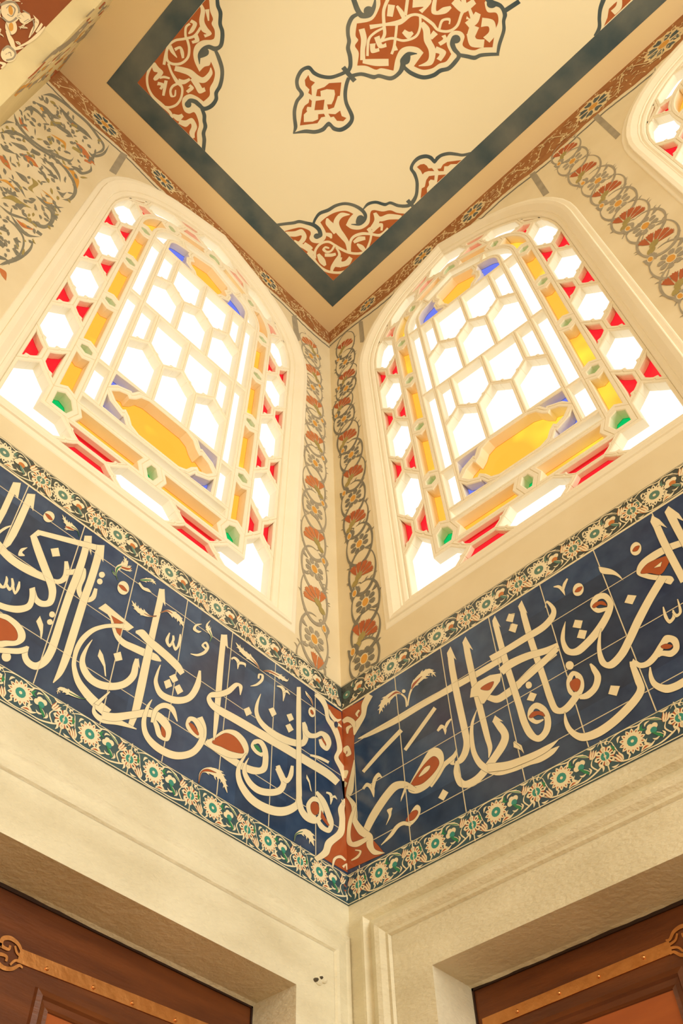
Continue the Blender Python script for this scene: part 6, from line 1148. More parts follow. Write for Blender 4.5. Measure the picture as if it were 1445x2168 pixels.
('R','s',[(-326,7082,-334,7054),(-310,7204,-354,7055),(-336,7246,-344,7217)]),
('R','s',[(-230,6991,-239,6964),(-213,7085,-258,6948),(-235,7094,-244,7066)]),
('R','o',[(-388,6594,-396,6571),(-375,6676,-412,6560),(-395,6687,-403,6663)]),
('R','k',[(-401,6692,-409,6668),(-390,6761,-422,6657),(-407,6769,-415,6744)]),
('R','s',[(-282,8519,-293,8476),(-268,8661,-311,8484),(-291,8718,-302,8673)]),
('R','r',[(-579,7147,-586,7119),(-570,7229,-601,7106),(-588,7237,-595,7208)]),
('R','k',[(-424,7783,-433,7749),(-412,7877,-448,7735),(-431,7888,-440,7852)]),
('R','s',[(-604,7489,-611,7459),(-595,7588,-627,7448),(-615,7606,-623,7573)]),
('R','k',[(-316,7218,-324,7189),(-307,7324,-338,7219),(-327,7402,-335,7371)]),
('R','k',[(-233,7657,-243,7623),(-216,7792,-263,7628),(-241,7842,-251,7807)]),
('R','r',[(-259,8219,-270,8179),(-239,8355,-292,8151),(-266,8360,-276,8319)]),
('R','r',[(-509,7424,-517,7393),(-499,7494,-529,7375),(-515,7493,-523,7462)]),
('R','k',[(-445,7509,-454,7477),(-438,7575,-464,7475),(-452,7594,-460,7561)]),
('R','s',[(-388,7803,-397,7769),(-374,7943,-417,7773),(-400,7995,-409,7959)]),
('R','s',[(-345,8485,-355,8443),(-337,8615,-370,8475),(-357,8703,-367,8658)]),
('R','k',[(-275,7608,-285,7575),(-262,7734,-302,7591),(-285,7800,-295,7765)]),
('R','r',[(57,8008,-58,7658),(165,8545,-36,7930),(397,9518,157,8734),(293,9617,159,9128),(-10,8864,-99,8522),(-97,8985,-177,8664),(-226,9210,-303,8876),(-163,10046,-224,9765)])],'rosL':[(-196,7387),(-180,6952),(-160,6511),(-159,6056),(-168,5581),(-170,5072),(-173,4567)],'carL':[(-219,7548),(-186,7175),(-174,6749),(-169,6313),(-170,5824),(-176,5334),(-172,4861),(-194,4398)],'rosR':[(142,7379),(134,7005),(102,6642),(143,6171),(137,5725),(160,5293),(174,4827),(145,4467)],'carR':[(152,7633),(152,7161),(98,6833),(126,6399),(153,5961),(147,5528),(167,5068),(163,4636)],'rosW':[(2018,7422),(2058,6928),(2064,6512),(2094,6101),(2088,5675)],'carW':[(2026,7633),(2037,7183),(2067,6740),(2069,6301),(2099,5918),(2062,5497)],'corL':[(-2117,8028),(-1625,7894),(-638,7882)],'corR':[(387,7954),(909,8011),(1347,7980),(2301,7930),(2800,7886)],'strL':[('R','s',[(-395,7735,-349,7821),(-380,7585,-330,7675),(-356,7378,-307,7462)]),
('R','s',[(-1947,7749,-1901,7782),(-1950,7317,-1904,7348)])],'strR':[('R','s',[(289,7821,327,7767),(286,7473,327,7419)]),
('R','s',[(1775,7746,1814,7728),(1776,7293,1815,7277)]),
('R','s',[(2257,7746,2293,7757),(2263,7225,2299,7237)])],'mirrorCC':[1,3,4,5,6,7,8,9,10,11,12,13,14,15,22,23,24,25,26,27,29,30,31,36,37]}
# ================================================================== the stucco windows
SL = .45
def arch(hw, apex, r, z0):
    zc = apex - SL * hw; th = math.pi / 2 - math.atan(SL); L = r * math.tan(th / 2); half = []
    for k in range(9): half.append((hw, z0 + (6.9 - z0) * k / 8))
    ca, sa = math.cos(math.atan(SL)), math.sin(math.atan(SL)); cx, cz = hw - r, zc - L
    if cz > 6.93: half.append((hw, (6.9 + cz) / 2))
    for k in range(10):
        a = th * k / 9; half.append((cx + r * math.cos(a), cz + r * math.sin(a)))
    e = half[-1]
    for k in range(1, 5): half.append((e[0] * (1 - k / 5), e[1] + (apex - e[1]) * k / 5))
    return half + [(0, apex)] + [(-x, y) for x, y in reversed(half)]
CF = arch(.73, 7.78, .8, 4.685); C1 = arch(.543, 7.59, .4, 4.855); C2 = arch(.43, 7.47, .28, 5.0); C3 = arch(.332, 7.37, .12, 5.085)
def near(cv, p):
    best = None
    for i in range(len(cv) - 1):
        a, b = cv[i], cv[i + 1]; dx, dy = b[0] - a[0], b[1] - a[1]
        t = max(0, min(1, ((p[0] - a[0]) * dx + (p[1] - a[1]) * dy) / (dx * dx + dy * dy))); q = (a[0] + dx * t, a[1] + dy * t)
        d = math.hypot(q[0] - p[0], q[1] - p[1])
        if best is None or d < best[0]: best = (d, i + t, q)
    return best[1], best[2]
def sub(cv, pa, pb):
    ta, qa = near(cv, pa); tb, qb = near(cv, pb); rev = ta > tb
    if rev: ta, tb, qa, qb = tb, ta, qb, qa
    r = [qa] + [cv[i] for i in range(math.ceil(ta + 1e-4), math.floor(tb - 1e-4) + 1) if min(math.hypot(cv[i][0] - q[0], cv[i][1] - q[1]) for q in (qa, qb)) > .042] + [qb]
    return r[::-1] if rev else r
def cusp(a, b, k=.006):                          # the little nick half way along a lattice bar
    dx, dy = b[0] - a[0], b[1] - a[1]; q = math.hypot(dx, dy); nx, ny = -dy / q, dx / q; s = 1 if ny > 0 else -1
    g = lambda f, o: (a[0] + dx * f + nx * o * s, a[1] + dy * f + ny * o * s)
    return [a, g(.25, -k * .5), g(.44, -k * .4), g(.5, k * .7), g(.56, -k * .4), b]
def mirror(l): return [(-x, y) for x, y in l]
cells = []                                        # (colour, polygon)
class Node:
    def __init__(s, c, t, nrm, d=.046, bo=.157, bi=.157, off=.09):
        s.up = (c[0] + t[0] * d, c[1] + t[1] * d); s.lo = (c[0] - t[0] * d, c[1] - t[1] * d)
        g = lambda k, o: (c[0] + t[0] * k + nrm[0] * o, c[1] + t[1] * k + nrm[1] * o)
        fr = OUTL
        s.ou = near(CFX, g(bo, off))[1]; s.ol = near(CFX, g(-bo, off))[1]; s.iu = near(C1X, g(bi, -off))[1]; s.il = near(C1X, g(-bi, -off))[1]
        s.eou = cusp(s.up, s.ou); s.eol = cusp(s.lo, s.ol); s.eiu = cusp(s.up, s.iu); s.eil = cusp(s.lo, s.il)
    def reds(s):
        return [s.eol[:-1] + sub(CFX, s.ol, s.ou) + s.eou[::-1][1:], s.eil[:-1] + sub(C1X, s.il, s.iu) + s.eiu[::-1][1:]]
OUTL = 0
CFX = [(0, 4.685)] + CF + [(0, 4.685)]; C1X = [(0, 4.855)] + C1 + [(0, 4.855)]
def between(a, b):                                # white cell after node a, before node b
    return a.eou[:-1] + sub(CFX, a.ou, b.ol) + b.eol[::-1][1:-1] + b.eil[:-1] + sub(C1X, b.il, a.iu) + a.eiu[::-1][1:-1]
nz = [5.14, 5.688, 6.237, 6.775]
right = [Node((.6365, z), (0, 1), (1, 0)) for z in nz] + [Node((.59, 7.30), (-.62, .785), (.785, .62), bi=.10, bo=.15), Node((.225, 7.595), (-.912, .41), (.41, .912), bo=.14, bi=.13)]
bot = Node((.285, 4.77), (1, 0), (0, -1), d=.072, bo=.165, bi=.165, off=.085)
half = [('gred', r) for n in right + [bot] for r in n.reds()]
for a, b in zip(right[:-1], right[1:]): half.append(('clear', between(a, b)))
n1 = right[0]
half.append(('clear', bot.eou[:-1] + [bot.ou, (.73, 4.685)] + sub(CFX, (.73, 4.70), n1.ol) + n1.eol[::-1][1:-1] + n1.eil[:-1] + [n1.il, (.543, 4.855), bot.iu] + bot.eiu[::-1][1:-1]))
pr = right[-1]
cells.append(('clear', pr.eou[:-1] + sub(CFX, pr.ou, (-pr.ou[0], pr.ou[1])) + mirror(pr.eou)[::-1][1:-1] + mirror(pr.eiu)[:-1] + sub(C1X, (-pr.iu[0], pr.iu[1]), pr.iu) + pr.eiu[::-1][1:-1]))
cells.append(('clear', bot.eol[:-1] + [bot.ol, (-bot.ol[0], bot.ol[1])] + mirror(bot.eol)[::-1][1:-1] + mirror(bot.eil)[:-1] + [(-bot.il[0], bot.il[1]), bot.il] + bot.eil[::-1][1:-1]))
# amber and green band
class Gem:
    def __init__(s, c, t, n, hw=.0565):
        g = lambda k, o: (c[0] + t[0] * k + n[0] * o, c[1] + t[1] * k + n[1] * o)
        s.tu = g(.062, 0); s.tl = g(-.062, 0)
        s.ou = near(C1, g(.03, hw))[1]; s.ol = near(C1, g(-.03, hw))[1]; s.iu = near(C2, g(.03, -hw))[1]; s.il = near(C2, g(-.03, -hw))[1]
    def poly(s): return sub(C1, s.ol, s.ou) + [s.tu] + sub(C2, s.iu, s.il) + [s.tl]
def gap(a, b): return [a.tu] + sub(C1, a.ou, b.ol) + [b.tl] + sub(C2, b.il, a.iu)
gems = [Gem((.487, z), (0, 1), (1, 0)) for z in (5.40, 5.935, 6.49, 7.01)] + [Gem((.345, 7.365), (-.912, .41), (.41, .912))]
half += [('ggreen', g.poly()) for g in gems] + [('gamber', gap(a, b)) for a, b in zip(gems[:-1], gems[1:])]
apexg = [(.06, 7.553), (0, 7.59), (-.06, 7.553), (-.075, 7.495), (-.05, 7.4475), (0, 7.47), (.05, 7.4475), (.075, 7.495)]
cells.append(('ggreen', apexg))
ga = gems[-1]
half.append(('gamber', [ga.tu] + sub(C1, ga.ou, (.06, 7.563)) + [(.075, 7.495)] + sub(C2, (.05, 7.4475), ga.iu)))
cg = [(.543, 4.855), (.543, 4.985), (.487, 5.03), (.43, 5.0), (.40, 4.93), (.43, 4.855)]
half.append(('ggreen', cg))
half.append(('gamber', [(.487, 5.03), (.543, 4.985)] + sub(C1, (.543, 5.09), gems[0].ol) + [gems[0].tl] + sub(C2, gems[0].il, (.43, 5.10)) + [(.43, 5.0)]))
cells.append(('ggreen', [(-.06, 4.93), (-.03, 5.0), (.03, 5.0), (.06, 4.93), (.03, 4.855), (-.03, 4.855)]))
half.append(('gamber', [(.06, 4.93), (.03, 5.0), (.43, 5.0), (.40, 4.93), (.43, 4.855), (.03, 4.855)]))
# white border inside it
cells.append(('clear', [(-.43, 5.0), (.43, 5.0), (.43, 5.085), (-.43, 5.085)]))
for a, b in ((5.085, 5.40), (5.40, 6.21), (6.21, 7.04)):
    half.append(('clear', sub(C3, (.332, a + .0001), (.332, b)) [:1] + sub(C2, (.43, a), (.43, b)) + [(.332, b)]))
half.append(('clear', [(.332, 7.04)] + sub(C2, (.43, 7.04), (.25, 7.36)) + sub(C3, (.215, 7.27), (.332, 7.04))))
cells.append(('clear', sub(C2, (.25, 7.36), (-.25, 7.36)) + sub(C3, (-.215, 7.27), (.215, 7.27))))
# middle panel
ce = [(.12, 5.42), (.175, 5.392), (.20, 5.345), (.212, 5.332), (.222, 5.345), (.285, 5.312), (.332, 5.2525)]
cl = [(x, 10.505 - y) for x, y in ce]
q = ce + cl[::-1][1:]
cells.append(('gamber', q + mirror(q)[::-1]))
half.append(('gblue', ce[:-1] + [(.332, 5.2525), (.332, 5.42)])); half.append(('gblue', cl[:-1] + [(.332, 5.2525), (.332, 5.085)]))
E_ = .332
for zb, zl, zh, zt in ((5.42, 5.767, 5.872, 6.195), (6.195, 6.573, 6.672, 7.03)):
    for k in (-1, 0, 1):
        s0, s1, sc = max(k * .222 - .111, -E_), min(k * .222 + .111, E_), k * .222
        cells.append(('clear', [(s0, zb), (s1, zb)] + cusp((s1, zl), (sc, zh)) + cusp((sc, zh), (s0, zl))[1:]))
    half.append(('clear', cusp((0, zh), (.111, zl)) + cusp((.111, zl), (.222, zh))[1:] + [(.222, zt), (0, zt)]))
    half.append(('clear', cusp((.222, zh), (E_, zl)) + [(E_, zt), (.222, zt)]))
te = [(.10, 7.03), (.118, 7.075), (.165, 7.11), (.172, 7.17), (.150, 7.20), (.17, 7.24)]
ta = near(C3, (.16, 7.30))[1]
cells.append(('gamber', te + sub(C3, ta, (-ta[0], ta[1])) + mirror(te)[::-1]))
half.append(('gblue', te[::-1] + [(.332, 7.03)] + sub(C3, (.332, 7.031), ta)))
for c, p in half: cells += [(c, p), (c, mirror(p))]
def tidy(p):
    go = True
    while go:
        go = False
        for i in range(len(p)):
            a, b, c = p[i - 1], p[i], p[(i + 1) % len(p)]; q1 = math.hypot(b[0] - a[0], b[1] - a[1]); q2 = math.hypot(c[0] - b[0], c[1] - b[1])
            if q1 < .0045 or ((b[0] - a[0]) * (c[0] - b[0]) + (b[1] - a[1]) * (c[1] - b[1])) / (q1 * q2 + 1e-12) < -.93:
                p = p[:i] + p[i + 1:]; go = True; break
    return p
FRAME_IN = [(.73, 4.685)] + CF[1:-1] + [(-.73, 4.685)]
FRONT, BW = .035, .0135
DEPTHS = dict(clear=.052, gred=.040, gamber=.060, ggreen=.056, gblue=.050); BARS = dict(clear=.0150, gred=.0185, gamber=.021, ggreen=.026, gblue=.017)
def window(name, f, label):
    """stucco window: moulded frame, pierced lattice, one glass mesh per colour; f maps (s, t) on the window to the wall (u, v)"""
    base = f[0](*f[1](0, 4.555), 0)
    root = empty(name, base); tag(root, label, 'window', 'structure')
    g = lambda s, t, h: f[0](*f[1](s, t), h)
    lat = MB(g); gl = {}
    for c, p in cells:
        if area2(p) < 0: p = p[::-1]
        p = tidy(p)
        low = c == 'gred' and max(x[1] for x in p) < 4.95
        bw = .011 if low else BARS[c] + (.003 if c == 'clear' and max(abs(x[0]) for x in p) > .56 else 0); deep = FRONT + (.030 if low else DEPTHS[c]); a, b, d = offset(p, .0025), offset(p, bw - .004), offset(p, bw)
        L = [[(*x, -FRONT - .005) for x in p], [(*x, -FRONT) for x in a], [(*x, -FRONT) for x in b], [(*x, -FRONT - .004) for x in d], [(*x, -deep) for x in d]]
        for i in range(4): lat.strip(L[i], L[i + 1], True)
        gl.setdefault(c, MB(g)).fill([d], -deep + .003)
    under(lat.build('lattice', 'stucco'), root)
    fr = MB(g); prof = [(-.011, -.088), (-.011, -.042), (0, -.042), (0, -.036), (.004, -.026), (.016, -.020), (.030, -.020), (.033, -.013), (.040, -.012), (.052, -.004), (.070, .008), (.092, .013), (.096, .012), (.099, .004), (.120, .004), (.126, .003), (.130, .0)]
    LL = [[(*x, h) for x in offset(FRAME_IN, -o)] for o, h in prof]
    for a, b in zip(LL[:-1], LL[1:]): fr.strip(a, b, True)
    under(fr.build('frame', 'stucco'), root)
    for c, mb in gl.items():
        under(mb.build(dict(clear='clear_glass', gred='red_glass', gamber='amber_glass', ggreen='green_glass', gblue='blue_glass')[c], c), root)
    return [f[1](*x) for x in offset(FRAME_IN, -.115)]
def wl(s, t): return (s * 1.01 - 1.150 + .026 * (t - 5), 4.985 + (min(t, 6.2) - 5) * 1.065 + max(t - 6.2, 0) * 1.01)
def wr(s, t, du=0, dv=0):
    mt = .125 * (1 - math.exp(-max(t - 4.6, 0) / .75)); s2 = s - .012
    return (.965 * s2 + 1.115 - .02 * (t - 4.8) + du, t - s2 * mt + dv)
holeL = window('window_1', (mL, wl), 'arched stained-glass stucco window on the left wall, left of the corner')
holeR = window('window_2', (mR, wr), 'arched stained-glass stucco window on the right wall, next to the corner')
holeR2 = window('window_3', (mR, lambda s, t: wr(s, t, 2.02, -.13)), 'arched window cut off by the right edge of the photo')
# ================================================================== walls, ceiling, floor
def slab(name, f, outer, holes, mt, thick, label=None):
    mb = MB(f); mb.fill([outer] + holes, 0); mb.fill([outer] + holes, -thick)
    for l in [outer] + holes: mb.strip([(*x, 0) for x in l], [(*x, -thick) for x in l], True)
    return tag(mb.build(name, mt), label, None, 'structure')
ZS = 3.33
WL0, WR1 = -2.60, 4.15
wallL = slab('wall_left', mL, [(WL0, ZS), (0, ZS), (0, ZC + .1), (WL0, ZC + .1)], [holeL], 'plaster', .14, 'painted plaster wall left of the corner')
wallR = slab('wall_right', mR, [(0, ZS), (WR1, ZS), (WR1, ZC + .1), (0, ZC + .1)], [holeR, holeR2], 'plaster', .14, 'painted plaster wall right of the corner')
DL = (-2.08, -.256, 2.956); DR = (.338, 2.06, 2.995)
def dado(name, f, u0, u1, d, label):
    a, b, z = d
    mb = MB(f); out = [(u0, 0), (a, 0), (a, z), (b, z), (b, 0), (u1, 0), (u1, ZS), (u0, ZS)]
    mb.fill([out], 0)
    mb.strip([(*x, 0) for x in out], [(*x, -.30) for x in out], True); mb.fill([out], -.30)
    return tag(mb.build(name, 'marble'), label, None, 'structure')
dadoL = dado('wall_left_marble', mL, WL0, 0, DL, 'cream marble facing below the left tile frieze')
dadoR = dado('wall_right_marble', mR, 0, WR1, DR, 'cream marble facing below the right tile frieze')
mb = MB(mC); mb.fill([[(-2.75, -4.2), (.14, -4.2), (.14, .14), (-2.75, .14)]], 0); mb.fill([[(-2.75, -4.2), (.14, -4.2), (.14, .14), (-2.75, .14)]], -.12)
mb.strip([(*x, 0) for x in ((-2.75, -4.2), (.14, -4.2), (.14, .14), (-2.75, .14))], [(*x, -.12) for x in ((-2.75, -4.2), (.14, -4.2), (.14, .14), (-2.75, .14))], True)
ceiling = tag(mb.build('ceiling', 'margin'), 'flat painted ceiling with blue band and red arabesques', None, 'structure')
mb = MB(lambda u, v, h: (u, v, h)); mb.box(-7, .14, -8, .14, -.1, 0); tag(mb.build('floor', 'stone'), None, None, 'structure')
# the hall behind the viewer, which bounces the light back
mb = MB(lambda u, v, h: (u, v, h)); mb.box(-7.2, -7, -9, .14, 0, 9); tag(mb.build('wall_west', 'plaster'), None, None, 'structure')
mb = MB(lambda u, v, h: (u, v, h)); mb.box(-7, .14, -9, -8.8, 0, 9); tag(mb.build('wall_south', 'plaster'), None, None, 'structure')
mb = MB(lambda u, v, h: (u, v, h)); mb.box(-7, -2.6, 0, .14, 0, 9); tag(mb.build('wall_hall_north', 'plaster'), None, None, 'structure')
mb = MB(lambda u, v, h: (u, v, h)); mb.box(0, .14, -9, -4.15, 0, 9); tag(mb.build('wall_hall_east', 'plaster'), None, None, 'structure')
mb = MB(lambda u, v, h: (u, v, h)); mb.box(-7.2, .14, -9, .14, 9, 9.1); tag(mb.build('ceiling_hall', 'ceil'), None, None, 'structure')
# arch on the alcove's open side
AP = [(-.37, 5.0), (-.398, 5.8), (-.54, 6.62), (-.70, 7.089), (-1.0, 7.42), (-1.5, 7.68), (-2.075, 7.80)]
AP = AP + [(-4.15 - y, z) for y, z in AP[::-1][1:]]
mb = MB(mA); out = [(.0, 5.0)] + AP + [(-4.15, 5.0), (-4.15, ZC), (0, ZC)]
mb.fill([out], 0)
mb.strip([(y, z, 0) for y, z in AP], [(y, z, -.10) for y, z in AP])
archw = tag(mb.build('wall_back', 'soffit'), 'arch spanning the alcove at the top left', None, 'structure')
mb = MB(mA); mb.strip([(y, z, -.10) for y, z in AP], [(y, z, -.95) for y, z in AP]); sof = mb.build('painted_soffit', 'predd', archw); tag(sof, 'brick red soffit painted with cream and grey flowers')
mb = MB(mA); mb.box(-.37, 0.0, 3.4, 5.0, -.14, 0); mb.build('pier', 'plaster', archw)
inked(D['soff'], mS, .003, .00001, sof, dict(pcream='cream_flowers', slate='grey_flowers', orc='flower_hearts'))
inked(D['lun'], mA, .0006, .000008, archw, dict(slate='grey_leaves', pred='red_leaves', orc='ochre_leaves', red='red_leaves'), cm=dict(CM, r='pred'))
# ================================================================== ceiling painting
bi = [(-.132, -.161), (-2.262, -.161), (-2.262, -3.979), (-.140, -3.979)]; bin_ = [(-.276, -.303), (-2.122, -.303), (-2.122, -3.837), (-.284, -3.837)]
mb = MB(mC); mb.fill([bin_], .0003); mb.build('ceiling_field', 'ceil', ceiling)
cm = dict(CM, r='pred', b='pblue', k='ceil')
for key, nm, lb in (('ceilCA', 'corner_ornament', 'red and cream scroll ornament in the ceiling corner above both windows'), ('ceilCD', 'corner_ornament', 'red and cream scroll ornament in the ceiling corner by the arch'), ('ceilCC', 'ceiling_medallion', 'large scalloped red medallion cut by the top edge'), ('ceilCB', 'medallion_pendant', 'small four-lobed pendant beside the large medallion'), ('ceilCE', 'side_cartouche', 'half pendant touching the long side of the blue band'), ('ceilCF', 'side_cartouche', 'half pendant on the blue band at the top right')):
    parts = inked(D[key], mC, .0006, .000012, ceiling, dict(pred=nm, pblue='blue_outline', ceil='cream_scrolls'), cm=cm)
    main = [p for p in parts if p.name.startswith(nm)][0]; tag(main, lb)
    for p in parts:
        if p is not main: p.parent = main
def mirrored(items):                              # the far half of the ceiling repeats the near half
    return [(k, c, [tuple(v if i % 2 == 0 else -4140 - v for i, v in enumerate(q)) for q in d]) for k, c, d in items]
for key, nm in (('ceilCA', 'corner_ornament'), ('ceilCD', 'corner_ornament'), ('ceilCB', 'medallion_pendant'), ('ceilCC', 'ceiling_medallion')):
    it = mirrored(D[key] if key != 'ceilCC' else [D[key][i] for i in D['mirrorCC']])
    inked(it, mC, .00045, .000008, ceiling, dict(pred=nm, pblue='blue_outline', ceil='cream_scrolls'), cm=cm)
mb = MB(mC)
H = .0018
for i in range(4):
    j = (i + 1) % 4; mb.fill([[bi[i], bi[j], bin_[j], bin_[i]]], H)
mb.build('blue_band', 'pblue', ceiling)
# the band stands on a thin raised fillet
mb = MB(mC)
for a in (bi, bin_): mb.strip([(*x, H) for x in a], [(*x, 0) for x in a], True)
mb.build('band_edge', 'margin', ceiling)
# ================================================================== cornice strips
def top_of(holes, u):
    best = 0
    for l in holes:
        for i in range(len(l)):
            a, b = l[i - 1], l[i]
            if min(a[0], b[0]) <= u <= max(a[0], b[0]) and a[0] != b[0]: best = max(best, a[1] + (b[1] - a[1]) * (u - a[0]) / (b[0] - a[0]))
    return best
def cornice(name, f, u0, u1, zlo, ros, parent, holes):
    n = 160; T = []; B = []; G0 = []; G1 = []
    rs = random.Random(len(name) + int(abs(u1) * 10))
    for i in range(n + 1):
        u = u0 + (u1 - u0) * i / n; lo = zlo(u) + .018 * math.sin(u * 9) + rs.uniform(-.004, .004); hi = ZC - .0; ht = top_of(holes, u); lo = min(max(lo, ht), hi)
        T.append((u, hi, .0005)); B.append((u, lo, .0005)); g = zlo(u) + .018 * math.sin(u * 9) - .055 + rs.uniform(-.003, .003); a = .011 if g > ht + .01 else 0; g = g if a else lo; G0.append((u, g + a, .0004)); G1.append((u, g - a, .0004))
    mb = MB(f); mb.strip(T, B); strip = mb.build('cornice_band', 'brown', parent); tag(strip, 'brown-red painted cornice with trailing leaves')
    mb = MB(f); mb.strip(G0, G1); mb.build('grey_line', 'slated', parent)
    ok = lambda P: all(p[1] > top_of(holes, p[0]) + .01 and p[1] < ZC - .006 and u0 < p[0] < u1 for p in P)
    vine = MB(f); h = .0007; u = u0 + .02; k = 0
    while u < u1 - .02:
        z = zlo(u); mid = (z + ZC) / 2; amp = (ZC - z) * .33; s = 1 if k % 2 else -1
        P = [(u + .15 * q / 8, mid + s * amp * math.cos(q / 8 * math.pi), .007) for q in range(9)]
        for sg in (1, -1):                        # curled side shoots
            for q0 in (2, 6):
                b0 = P[q0]; P2 = [(b0[0] + .034 * q * .25 * math.cos(q * .5) , b0[1] + sg * .030 * math.sin(q * .55) * (1 - q * .05), (.003, .008, .010, .008, .005, .002)[q]) for q in range(6)]
                l, r = ribbon(P2, 3)
                if ok(P2): vine.strip([(*x, h) for x in l], [(*x, h) for x in r]); h += .000005
        l, r = ribbon(P, 3)
        if ok(P): vine.strip([(*x, h) for x in l], [(*x, h) for x in r]); h += .000005
        for q in range(26):
            uu, vv, an = u + rs.uniform(0, .16), mid + rs.uniform(-amp * 1.2, amp * 1.2), rs.uniform(0, 6.3); L = rs.uniform(.018, .042)
            P = [(uu, vv, .002), (uu + L * .5 * math.cos(an) + .005, vv + L * .5 * math.sin(an) + .005, .008), (uu + L * math.cos(an), vv + L * math.sin(an), .001)]
            l, r = ribbon(P, 3)
            if ok(P): vine.strip([(*x, h) for x in l], [(*x, h) for x in r]); h += .000005
        u += .15; k += 1
    vine.build('cream_leaf_scroll', 'margin', strip)
    for u, v in ros:
        disc = MB(f); pet = MB(f); hrt = MB(f)
        z = (zlo(u) + ZC) / 2; R = (ZC - zlo(u)) * .36
        disc.fill([[(u + R * (1.0 + .08 * math.cos(k * math.pi)) * math.cos(k * .2618), z + R * (1. + .08 * math.cos(k * math.pi)) * math.sin(k * .2618)) for k in range(24)]], .0026)
        for k in range(8):
            a = k * math.pi / 4 + .2; ca, sa = math.cos(a), math.sin(a)
            pet.fill([[(u + R * (x * ca - y * sa), z + R * (x * sa + y * ca)) for x, y in ((.34, -.06), (.6, -.2), (.86, -.17), (.78, 0), (.86, .17), (.6, .2), (.34, .06))]], .0032)
        hrt.fill([[(u + R * .28 * math.cos(k * .628), z + R * .28 * math.sin(k * .628)) for k in range(10)]], .0036)
        d = disc.build('rosette', 'margin', strip); pet.build('blue_petals', 'pblue', d); hrt.build('orange_heart', 'orc', d)
cornice('left', mL, -2.52, 0, lambda u: 7.83 + .03 * u + .04 * math.exp(u * 3), [(x / 1000, y / 1000) for x, y in D['corL']], wallL, [holeL])
cornice('right', mR, 0, 3.4, lambda u: 7.86 - .055 * u + .03 * math.exp(-u * 3), [(x / 1000, y / 1000) for x, y in D['corR']], wallR, [holeR, holeR2])
inked(D['strL'], mL, .0006, .00001, wallL, dict(slate='grey_upright')); inked(D['strR'], mR, .0006, .00001, wallR, dict(slate='grey_upright'))
